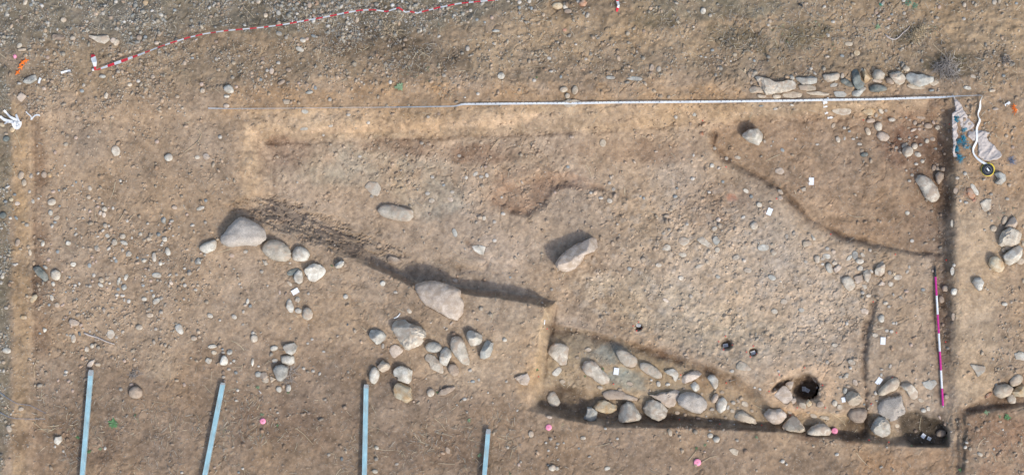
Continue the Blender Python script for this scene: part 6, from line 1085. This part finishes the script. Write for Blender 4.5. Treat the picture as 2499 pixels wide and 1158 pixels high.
for (x, y, w_, h_, a, lb) in ((935,530,11,7,-20,'topmost paper scrap, just below the tape'),(938,577,10,5,-10,'second paper scrap from the top below the tape'),(950,655,9,4,-22,'third narrow paper scrap from the top below the tape'),(995,710,14,4.5,-8,'lowest and longest white paper scrap below the tape'),(968,481,5,3,10,'tiny white paper bit just above the tape')):
    X, Y = tl('R6', x, y); p = P(X, Y, hzs(X, Y, 3) + .012); W_, H_ = w_*PXM, h_*PXM
    V = []; F = []
    for i in range(7):
        for j in range(4):
            u, v_ = i/6 - .5, j/3 - .5; V.append((u*W_, v_*H_*(1 + .3*math.sin(i*2)), .007*math.sin(i*1.3 + j) + .004*random.random()))
    for i in range(6):
        for j in range(3): F.append((i*4+j, i*4+4+j, i*4+5+j, i*4+1+j))
    o = obj('paper_scrap', mesh('paper_scrap', V, F, M_WHITE)); o.location = p; o.rotation_euler = (0, 0, R(-a)); tag(o, lb, 'paper', 'paper scraps below the tape')
def disc(X, Y, r, label, up=.010):
    p = P(X, Y, hzs(X, Y, 4) + up); rad = r*PXM; root = empty('pink_disc', p); root.rotation_euler = (R(random.uniform(-5, 5)), R(random.uniform(-5, 5)), 0)
    tag(root, label, 'marker disc', 'pink plastic marker discs')
    v, f = lathe([(rad*.98, 0), (rad, .004), (rad*.96, .009), (rad*.5, .013), (rad*.22, .014)], 32); obj('disc', mesh('disc', v, f, M_PINK, True), root)
    v, f = tube([(rad*.3*math.cos(a), rad*.3*math.sin(a), .014) for a in np.linspace(0, 2*np.pi, 18)], .0018, 5); obj('centre_ring', mesh('centre_ring', v, f, M_PINKD), root)
    v, f = lathe([(.004, .010), (.005, .018), (.001, .022)], 10); obj('nail_head', mesh('nail_head', v, f, M_STEEL), root)
disc(641.5, 1026.5, 7.3, 'dusty pink disc on the left platform between second and third blue bars')
disc(1339, 1041.5, 7.5, 'pink disc just below the dark left pit of the strip')
disc(1702, 1127, 9, 'lowest and largest pink disc, on the bare platform at the bottom')
disc(2036.5, 1050.5, 8, 'pink disc at the trench edge touching the hump-backed boulder', .05)
PINS = [tl('B3', x, y) for x, y in ((168,77),(130,105),(155,138),(188,122),(783,178),(735,216),(832,240),(770,272),(979,247),(931,289),(1003,303),(958,323),(467,451),(458,765),(743,798),(788,507))]
PINS += [tl('R3', x, y) for x, y in ((297,257),(595,174),(177,452),(805,380),(838,645),(508,645),(425,732),(90,850),(1378,600),(1355,1025))]
PINS += [tl('B2', x, y) for x, y in ((970,125),(911,463),(1440,515))] + [tl('M4', x, y) for x, y in ((79,495),(535,637),(895,678),(378,972))] + [tl('B4', x, y) for x, y in ((543,153),(890,218),(513,470),(488,925))] + [tl('R7', 128, 738), tl('R7', 1142, 786), tl('M3', 787, 20), tl('M3', 1144, 244), tl('T3', 622, 852)]
LAND2 = LAND + [(s, p, 8) for s, p in (('the card in the strip', (1504, 905)), ('the right small post hole', (1838, 858)), ('the lower right card', (2145, 929)), ('the small white card', (2058, 974)))]
pin_me = None; plist = []
for X, Y in PINS:
    best = min(LAND2, key=lambda l: math.hypot(l[1][0]-X, l[1][1]-Y)); d = int(((math.degrees(math.atan2(Y-best[1][1], X-best[1][0])) + 22.5) % 360)//45)
    plist.append((X, Y, DIRN[d] + ' ' + best[0], math.hypot(best[1][0]-X, best[1][1]-Y)))
seen = {}
for X, Y, rel, dd_ in sorted(plist, key=lambda q: q[3]):
    if pin_me is None:
        v, f = lathe([(.0025, -.02), (.003, .004), (.0075, .006), (.008, .010), (.004, .013)], 10); pin_me = mesh('pin', v, f, M_RED)
    q = seen.get(rel, 0); seen[rel] = q + 1
    o = obj('survey_pin', pin_me, loc=P(X, Y, float(hz(X, Y)) + .003)); tag(o, 'tiny red survey pin ' + rel + ('' if q == 0 else ', ' + ['next one out', 'third one out', 'fourth one out', 'fifth one out'][min(q-1, 3)]), 'pin', 'tiny red survey pins')

# ------------------------------------------------------------------ rags, bags, plastic bits
def cloth(t, poly, name, mat, label, cat, amp=.018, step=1.4, seed=0, up=.01, wl=9):
    pp = np.array([tl(t, *p) for p in poly]); x0, y0 = pp.min(0) - 2; x1, y1 = pp.max(0) + 2
    ax_ = np.arange(x0, x1, step); ay_ = np.arange(y0, y1, step); X, Y = np.meshgrid(ax_, ay_); d = sdist([tuple(p) for p in pp], X, Y) + fbm(X, Y, 6, 2, seed)*1.5
    dirf = X*math.cos(seed + .5) + Y*math.sin(seed + .5); dirg = -X*math.sin(seed + .5) + Y*math.cos(seed + .5)
    z = hz(X, Y)*.0
    # drape over a smoothed ground
    zz = np.mean([np.maximum(hz(X + a, Y + b), hz(X + a + 16, Y + b)) for a in (-5, 0, 5) for b in (-5, 0, 5)], 0)
    ridge = 1 - np.abs(fbm(dirf/2.6, dirg, wl, 3, seed + 3))*2.4
    z = zz + up + amp*(np.clip(ridge, -.2, 1)) + .006*fbm(X, Y, 4, 2, seed + 9)
    edge = sstep(-4, 0, d); z = z - edge*amp*.7
    k = PXM*(HC - z)/HC; V = np.stack([(X - W0/2)*k, -(Y - H0/2)*k, z], -1).reshape(-1, 3)
    m = (d[:-1, :-1] < 0) & (d[1:, 1:] < 0) & (d[1:, :-1] < 0) & (d[:-1, 1:] < 0); nx_ = X.shape[1]
    j, i = np.nonzero(m); a = j*nx_ + i; F = np.stack([a + nx_, a + nx_ + 1, a + 1, a], -1); u, inv = np.unique(F.ravel(), return_inverse=True)
    me = fastmesh(name, V[u], inv.reshape(-1, 4), mat); o = obj(name, me)
    mo = o.modifiers.new('thick', 'SOLIDIFY'); mo.thickness = .002
    if label: tag(o, label, cat)
    return o
cloth('R8', [(150,20),(165,40),(190,110),(260,170),(300,260),(350,340),(400,420),(470,480),(450,520),(400,560),(350,590),(310,560),(250,530),(245,450),(220,380),(170,370),(200,420),(235,520),(215,590),(235,640),(200,700),(205,780),(175,850),(230,920),(215,945),(160,940),(140,880),(155,760),(140,650),(140,500),(135,320),(180,290),(172,180),(142,60)], 'grey_sacking', M_CLOTH, 'torn grey sacking strip draped along the north-east corner of the trench edge', 'sacking', seed=2, amp=.016, wl=16)
cloth('R8', [(425,525),(480,565),(560,558),(680,600),(660,640),(640,670),(690,740),(740,770),(790,840),(840,870),(850,950),(800,975),(700,1000),(640,1000),(560,990),(510,930),(505,800),(495,730),(430,720),(360,650),(345,600),(400,560)], 'grey_sacking', M_CLOTH, 'wide fan-shaped piece of grey sacking above the tape reel', 'sacking', seed=5, amp=.018, wl=18)
def fuzz(name, pts, n, r, L_, mat, label, cat, wd_=.0035, up=.03, seed=1, parts=None, named='strand'):
    rr = random.Random(seed); PR = []
    for _ in range(n):
        cx, cy, rad = rr.choice(pts); a = rr.uniform(0, 6.28); q = rad*math.sqrt(rr.random()); X, Y = cx + q*math.cos(a), cy + q*math.sin(a)
        z0 = float(hz(X, Y)) + .004; a = rr.uniform(0, 6.28); l = L_*rr.uniform(.4, 1); path = []
        h_ = rr.uniform(.2, 1)*up
        for s in range(4):
            path.append(np.array(P(X, Y, z0 + h_*math.sin(math.pi*(s + .4)/4)))); X += math.cos(a)*l/3; Y += math.sin(a)*l/3; a += rr.uniform(-.7, .7)
        PR.append(tube(path, [wd_*.5, wd_*.5, wd_*.45, wd_*.3], 3))
    v, f = join(PR); c = np.mean(np.array(v), 0); o = obj(name, mesh(name, [tuple(np.array(q) - c) for q in v], f, mat)); o.location = tuple(c); tag(o, label, cat); return o
def r8(*l): return [(*tl('R8', x, y), r/5.79) for x, y, r in l]
fuzz('frayed_twine', r8((200,370,30),(195,425,25)), 60, 0, 9, M_CYAN, 'upper small tuft of frayed cyan twine on the sacking strip', 'twine', seed=1)
fuzz('frayed_twine', r8((285,700,45),(235,720,25),(350,790,40),(320,740,40),(210,820,25),(300,660,25),(200,850,22)), 210, 0, 10, M_CYAN, 'largest tangle of frayed cyan twine between the two pieces of sacking', 'twine', seed=2)
fuzz('frayed_twine', r8((265,980,36),(250,930,18)), 80, 0, 10, M_CYAN, 'lowest tuft of frayed cyan twine at the foot of the sacking', 'twine', seed=3)
fuzz('frayed_twine', r8((310,560,26)), 40, 0, 8, M_CYAN, 'little bit of cyan twine in the fork of the sacking', 'twine', seed=4)
fuzz('frayed_twine', r8((965,960,35),(1000,1010,20)), 50, 0, 14, M_BWIRE, 'dusty grey-blue frayed cord right of the wide piece of sacking', 'cord', seed=5)
fuzz('green_netting', [(2225,10,9),(2215,6,8),(2232,16,6),(2150,12,4)], 80, 0, 9, M_TEAL, 'scrap of green netting at the top edge', 'netting', seed=6)
fuzz('root_bush', [(2316,158,16),(2300,166,14),(2325,180,10)], 170, 0, 34, M_GREYTW, 'grey tangled root bush behind the right end of the stone row', 'dead bush', wd_=.006, up=.09, seed=7)
fuzz('root_bush', [(2240,84,12),(2232,94,8),(2250,76,8)], 130, 0, 20, M_DRY, 'dry yellowish plant above the stone row near the curly twig', 'dead bush', wd_=.005, up=.08, seed=8)
fuzz('root_bush', [(694,915,12),(710,905,8),(700,925,9)], 60, 0, 26, M_GREYTW, 'small bundle of dry twigs under the rust-spotted boulder', 'dead bush', wd_=.006, up=.03, seed=9)
fuzz('root_bush', [(333,908,10),(322,915,6)], 60, 0, 12, M_GREYTW, 'dark dried tuft above the round reddish stone', 'dead bush', wd_=.005, up=.03, seed=10)
fuzz('root_bush', [(2456,144,10)], 50, 0, 12, M_GREYTW, 'small dark dried tuft at the upper right', 'dead bush', wd_=.005, up=.05, seed=12)
fuzz('root_bush', [(950,68,14),(965,82,10),(940,78,9)], 70, 0, 24, M_DRY, 'pale dry plant under the kink of the striped tape', 'dead bush', wd_=.004, up=.04, seed=13)
# orange star spacers
for n_, (x, y, r, a) in enumerate(((305,230,38,10),(268,255,46,40),(245,305,44,20),(210,370,42,55))):
    X, Y = tl('L1', x, y); rr_ = r/4.824*PXM; V = []; pts = []
    for i in range(8):
        q = R(a) + i*math.pi/4; rad = rr_ if i % 2 == 0 else rr_*.36; pts.append((rad*math.cos(q), rad*math.sin(q)))
    V = [(x_, y_, 0) for x_, y_ in pts] + [(x_*.9, y_*.9, .012) for x_, y_ in pts]; F = [tuple(range(8))[::-1], tuple(range(8, 16))] + [(i, (i+1) % 8, 8+(i+1) % 8, 8+i) for i in range(8)]
    root = empty('plastic_star', P(X, Y, hzs(X, Y, 3) + .012)); root.rotation_euler = (R(random.uniform(-18, 18)), R(random.uniform(-18, 18)), 0)
    obj('star_body', mesh('star_body', V, F, M_ORG), root); v, f = lathe([(rr_*.2, .012), (rr_*.2, .03), (rr_*.06, .034)], 8); obj('spike', mesh('spike', v, f, M_ORG), root)
    tag(root, ['topmost right orange plastic star at the upper left', 'second orange plastic star from the top', 'third orange plastic star from the top', 'lowest orange plastic star of the four'][n_], 'plastic star', 'orange plastic stars at the upper left')
fuzz('orange_strip', [(2476,260,3),(2480,270,3)], 16, 0, 12, M_ORG, 'small shredded orange-red plastic strip at the upper right', 'plastic strip', wd_=.012, up=.02, seed=14)
v, f = lathe([(.020,0),(.026,.012),(.020,.026),(.008,.032)], 9); o = obj('pink_lump', mesh('pink_lump', [(a*(1+.2*math.sin(5*b*40)), b*1.2, c) for a, b, c in v], f, M_PINK, True), loc=G(37, 138)); tag(o, 'pale pink plastic lump at the upper left above the orange stars', 'plastic bit')
v, f = box(0, 0, .012, .062, .026, .02); o = obj('black_object', mesh('black_object', v, f, M_BLK), loc=G(1954, 13)); o.rotation_euler = (0, 0, R(-22)); tag(o, 'small black rectangular object at the top edge', 'plastic bit')
bev = o.modifiers.new('b', 'BEVEL'); bev.width = .006; bev.segments = 3
# white rag and bits of white tape
def strip(name, t, pts, wpx, mat, label, cat, up=.02, parent=None):
    l = [(*tl(t, x, y), up*random.uniform(.4, 1.3), wpx*PXM*random.uniform(.7, 1.15), random.uniform(-30, 30)) for x, y in pts]
    me, _ = ribbon(smoothpts(dense(l, step=3), 2), name, mat, parent); o = obj(name, me, parent)
    if label: tag(o, label, cat)
    return o
rg = empty('white_rag', (0, 0, 0)); tag(rg, 'knotted white plastic rag with loose ends at the left edge', 'plastic rag')
for pts, w_ in (([(0,885),(45,925),(100,945),(160,950),(210,965)], 7), ([(45,815),(80,850),(120,895),(160,915),(200,935)], 6), ([(190,862),(200,900),(215,935),(235,960)], 6), ([(230,950),(238,990),(215,1030),(185,1025),(160,1000),(150,965)], 8), ([(100,945),(70,965),(50,975)], 4), ([(170,960),(185,1000),(205,1020),(225,990),(205,960)], 9)):
    strip('rag_end', 'L1', pts, w_, M_PLAST, None, None, .03, rg)
cl = cloth('L1', [(150,945),(200,935),(238,960),(236,1005),(205,1035),(175,1000),(150,975)], 'rag_knot', M_PLAST, None, None, amp=.03, step=1, seed=4, up=.03, wl=5); cl.parent = rg
strip('white_tape_bit', 'L1', [(305,830),(330,860),(370,885),(365,930)], 3, M_PLAST, 'thin white plastic thread left of the curled white strip', 'plastic strip')
strip('white_tape_bit', 'L1', [(372,925),(395,885),(430,865),(465,870),(470,880)], 4, M_PLAST, 'curled white plastic strip right of the white rag', 'plastic strip')
strip('white_tape_bit', 'L1', [(718,375),(760,362),(800,350),(830,352)], 5.5, M_PLAST, 'white plastic strip left of the striped tape end', 'plastic strip')
strip('white_tape_bit', 'L1', [(458,500),(462,465),(478,435)], 6, M_PLAST, 'small white feather-like bit hanging on a stalk above the left edge', 'plastic strip')
strip('white_tape_bit', 'R8', [(890,215),(925,195),(960,170)], 6, M_PLAST, 'crumpled whitish bit beside the orange-red strip', 'plastic strip')
strip('white_tape_bit', 'B2', [(955,62),(953,80),(951,98)], 2.5, M_PLAST, 'short white strip stuck in the west wall of the strip trench', 'plastic strip')
strip('white_tape_bit', 'R5', [(362,160),(395,150),(415,130),(430,105)], 3, M_PLAST, 'curved white sliver above the grey heart-shaped boulder', 'plastic strip')
# wires, sticks
def stick(name, t, pts, r, mat, label, cat, up=.012):
    ps = smoothpts(dense([(*tl(t, x, y), up) for x, y in pts], step=4), 1); path = [np.array(P(X, Y, hzs(X, Y, 3) + u)) for X, Y, u in ps]
    n = len(path); v, f = tube(path, [r*(1 - .5*i/n) for i in range(n)], 6); c = np.array(path[0]); o = obj(name, mesh(name, [tuple(np.array(q) - c) for q in v], f, mat, True)); o.location = tuple(c); tag(o, label, cat); return o
stick('stick', 'L3', [(700,1020),(750,1045),(860,1075),(950,1118),(1060,1155)], .014, M_WOOD, 'long bleached crooked stick on the left platform', 'stick')
stick('stick', 'T4', [(465,245),(490,268),(530,282),(560,265),(590,232),(625,205),(640,182)], .011, M_WOOD, 'curly pale twig in the upper right strip', 'stick')
stick('wire', 'B0', [(-20,560),(60,620),(120,655),(210,665),(270,695),(325,722)], .0035, M_BWIRE, 'upper blue-grey wire at the left edge', 'wire', .02)
stick('wire', 'B0', [(-20,705),(60,748),(110,760),(220,762),(322,762)], .0035, M_BWIRE, 'lower blue-grey wire at the left edge', 'wire', .02)
ST = [('B0',[(230,780),(290,830),(355,865)],'thin stalk leading to the pale chunky stone'),('B2',[(170,755),(210,785),(255,845)],'forked straw on the lower platform above the fourth bar'),('B1',[(640,825),(700,870),(765,942)],'long thin straw below right of the left pink disc'),
      ('T0',[(1390,910),(1425,950),(1400,1000),(1300,1080)],'curved pale straw on the upper left platform'),('R3',[(900,700),(1000,765),(1060,810),(1078,860)],'bent twig between the large post hole and the round brown boulder'),
      ('T2',[(577,1050),(600,1020),(632,980)],'short pale straw on the floor under the north wall'),('M0',[(835,410),(860,370),(885,330)],'pale straw on the upper left platform right part'),('M0',[(918,388),(950,352)],'short pale straw left of a small cobble'),
      ('T1',[(270,50),(310,85),(348,128)],'tan stalk in the gravel under the top edge'),('T2',[(885,30),(930,75)],'straight tan stalk near the top edge'),('T0',[(1448,5),(1410,45),(1375,70)],'tan stalk at the top edge left of the striped tape'),
      ('B1',[(368,698),(385,660)],'short straw above the left pink disc'),('B2',[(620,890),(690,918)],'pale straw right of the fourth blue bar'),('B0',[(245,470),(238,400),(265,335)],'thin arched stalk left of the first blue bar'),('B4',[(75,715),(140,760),(180,805)],'thin straw in the dark ditch by the narrow groove'),
      ('T4',[(800,310),(840,350),(890,392)],'pale stalk reaching into the grey root bush'),('T2',[(55,350),(100,378),(145,405)],'straight pale stalk below the striped tape kink'),('B3',[(520,1060),(580,985)],'thin straw above the lowest pink disc'),('B3',[(612,1070),(680,1030),(725,1025)],'pale stalk right of the lowest pink disc')]
for t, pts, lb in ST: stick('dry_stalk', t, pts, .0045, M_DRY, lb, 'stalk')
# little weeds: each a rosette with its leaves as one part
def weed(X, Y, r, n, mat, label, seed):
    rr = random.Random(seed); root = empty('weed', G(X, Y)); tag(root, label, 'weed')
    PV = []
    for i in range(n):
        a = rr.uniform(0, 6.28); L_ = r*PXM*rr.uniform(.45, 1.05); w_ = L_*rr.uniform(.12, .2); el = rr.uniform(.1, .7); off = r*PXM*.25
        ox, oy = rr.uniform(-off, off), rr.uniform(-off, off); dx, dy = math.cos(a), math.sin(a); nx_, ny_ = -dy, dx; V = []; 
        for s, ww in ((0, .3), (.35, 1), (.7, .8), (1, .08)):
            z = .006 + math.sin(el)*L_*s*.7 - .25*L_*s*s
            for sg in (-1, 0, 1): V.append((ox + dx*L_*s + nx_*w_*ww*sg, oy + dy*L_*s + ny_*w_*ww*sg, z + (0 if sg else -.002) + .004))
        F = [(q*3+k, q*3+3+k, q*3+4+k, q*3+1+k) for q in range(3) for k in range(2)]; PV.append((V, F))
    v, f = join(PV); obj('leaves', mesh('leaves', v, f, mat), root)
    v, f = tube([(0, 0, -.005), (.002, .003, .012), (0, .002, .02)], [.004, .003, .002], 5); obj('stem', mesh('stem', v, f, mat), root)
for k, (X, Y, r, n, m_, lb) in enumerate(((277,1033,13,40,M_GREEN,'bright green rosette weed right of the first blue bar'),(975,212,12,36,M_GREEN2,'faded green weed in the upper strip above the tape'),(2458,1017,9,26,M_GREEN,'green rosette weed in the lower right corner'),(2406,1004,8,22,M_GREEN2,'greyish green weed left of the lower right rosette'),(2345,1146,8,22,M_GREEN,'green weed by the bottom edge at the lower right'),(1310,902,5,14,M_GREEN,'small weed at the foot of the west wall of the strip'),(1472,899,4,12,M_GREEN,'small weed at the upper right of the kidney-shaped boulder'),(1428,917,4,12,M_GREEN,'small weed under the left side of the kidney-shaped boulder'),
    (640,1012,6,14,M_GREEN2,'sparse weed just above the left pink disc'),(679,1036,5,14,M_GREEN,'sparse weed right of the left pink disc'),(629,944,7,18,M_GREEN2,'grey-green weed between the second bar and the rust-spotted boulder'),(703,957,4,12,M_GREEN,'tiny weed under the dry twig bundle'),(1067,975-22+4,4,10,M_GREEN,'tiny weed at the end of the brown crescent stone'),(1144,1025,6,14,M_GREEN2,'small weed right of the forked straw'),(2223,1087,5,14,M_GREEN2,'pale weed on the trench lip above the bottom edge'),(190,1065,7,18,M_GREEN,'dark green weed left of the first blue bar'),
    (218,1100,6,16,M_GREEN,'weed touching the right side of the first blue bar'),(245,1095,5,12,M_GREEN2,'pale weed near the bottom right of the first blue bar'),(330,1012,4,10,M_GREEN,'tiny weed right of the bright green rosette'),(1699,1092,5,12,M_GREEN,'weed above the lowest pink disc'),(1846,1066,5,12,M_GREEN2,'small weed on the lip under the crumbly tan rock'),(1170,1110,7,14,M_GREEN2,'dusty weed left of the fourth blue bar'),(2141,66,8,20,M_GREEN2,'pale green weed in the upper right strip'),(2310,1068,4,12,M_GREEN,'tiny weed at the south-east corner of the trench'),(2440,1015,5,12,M_GREEN2,'tiny weed left of the lower right rosette'),(1310,190,4,10,M_GREEN,'tiny green weed in the upper strip, middle'),(810,648,4,10,M_GREEN,'tiny weed beside the pale wedge-shaped rock'),(1720,1085,5,12,M_GREEN2,'small pale weed right of the whitest cobble'))): weed(X, Y, r, n, m_, lb, k)
def leaf(t, x, y, r, a, label):
    X, Y = tl(t, x, y); V = []; n = 10
    for i in range(n):
        q = 2*math.pi*i/n; rad = r*PXM*(1 if i % 2 == 0 else .5); V.append((rad*math.cos(q), .7*rad*math.sin(q), .006 + .006*math.sin(q*2)))
    V.append((0, 0, .012)); F = [(i, (i+1) % n, n) for i in range(n)]
    o = obj('dead_leaf', mesh('dead_leaf', V, F, M_LEAF)); o.location = P(X, Y, hzs(X, Y, 3) + .008); o.rotation_euler = (0, 0, R(a)); tag(o, label, 'leaf')
leaf('L1', 515, 455, 6, 10, 'star-shaped pale dead leaf beside the white feather-like bit'); leaf('T2', 600, 308, 6, 30, 'crumpled pale dead leaf on the upper strip'); leaf('M3', 1352, 560, 8, 10, 'crumpled pale dead leaf in the rubble floor'); leaf('G7', 750, 368, 8, 40, 'pale torn dead leaf above the middle of the rubble row'); leaf('T3', 920, 500, 6, 70, 'pale curled dead leaf above the stone row'); leaf('T4', 705, 262, 6, 20, 'yellow dead leaf below the dry yellowish plant')
stick('cigarette_end', 'B1', [(382,562),(398,582)], .0045, M_WHITE, 'tiny white and orange cigarette end above the left pink disc', 'cigarette end')
print('objects', len(bpy.data.objects), 'tris', sum(len(o.data.loops) - 2*len(o.data.polygons) for o in bpy.data.objects if o.type == 'MESH'))
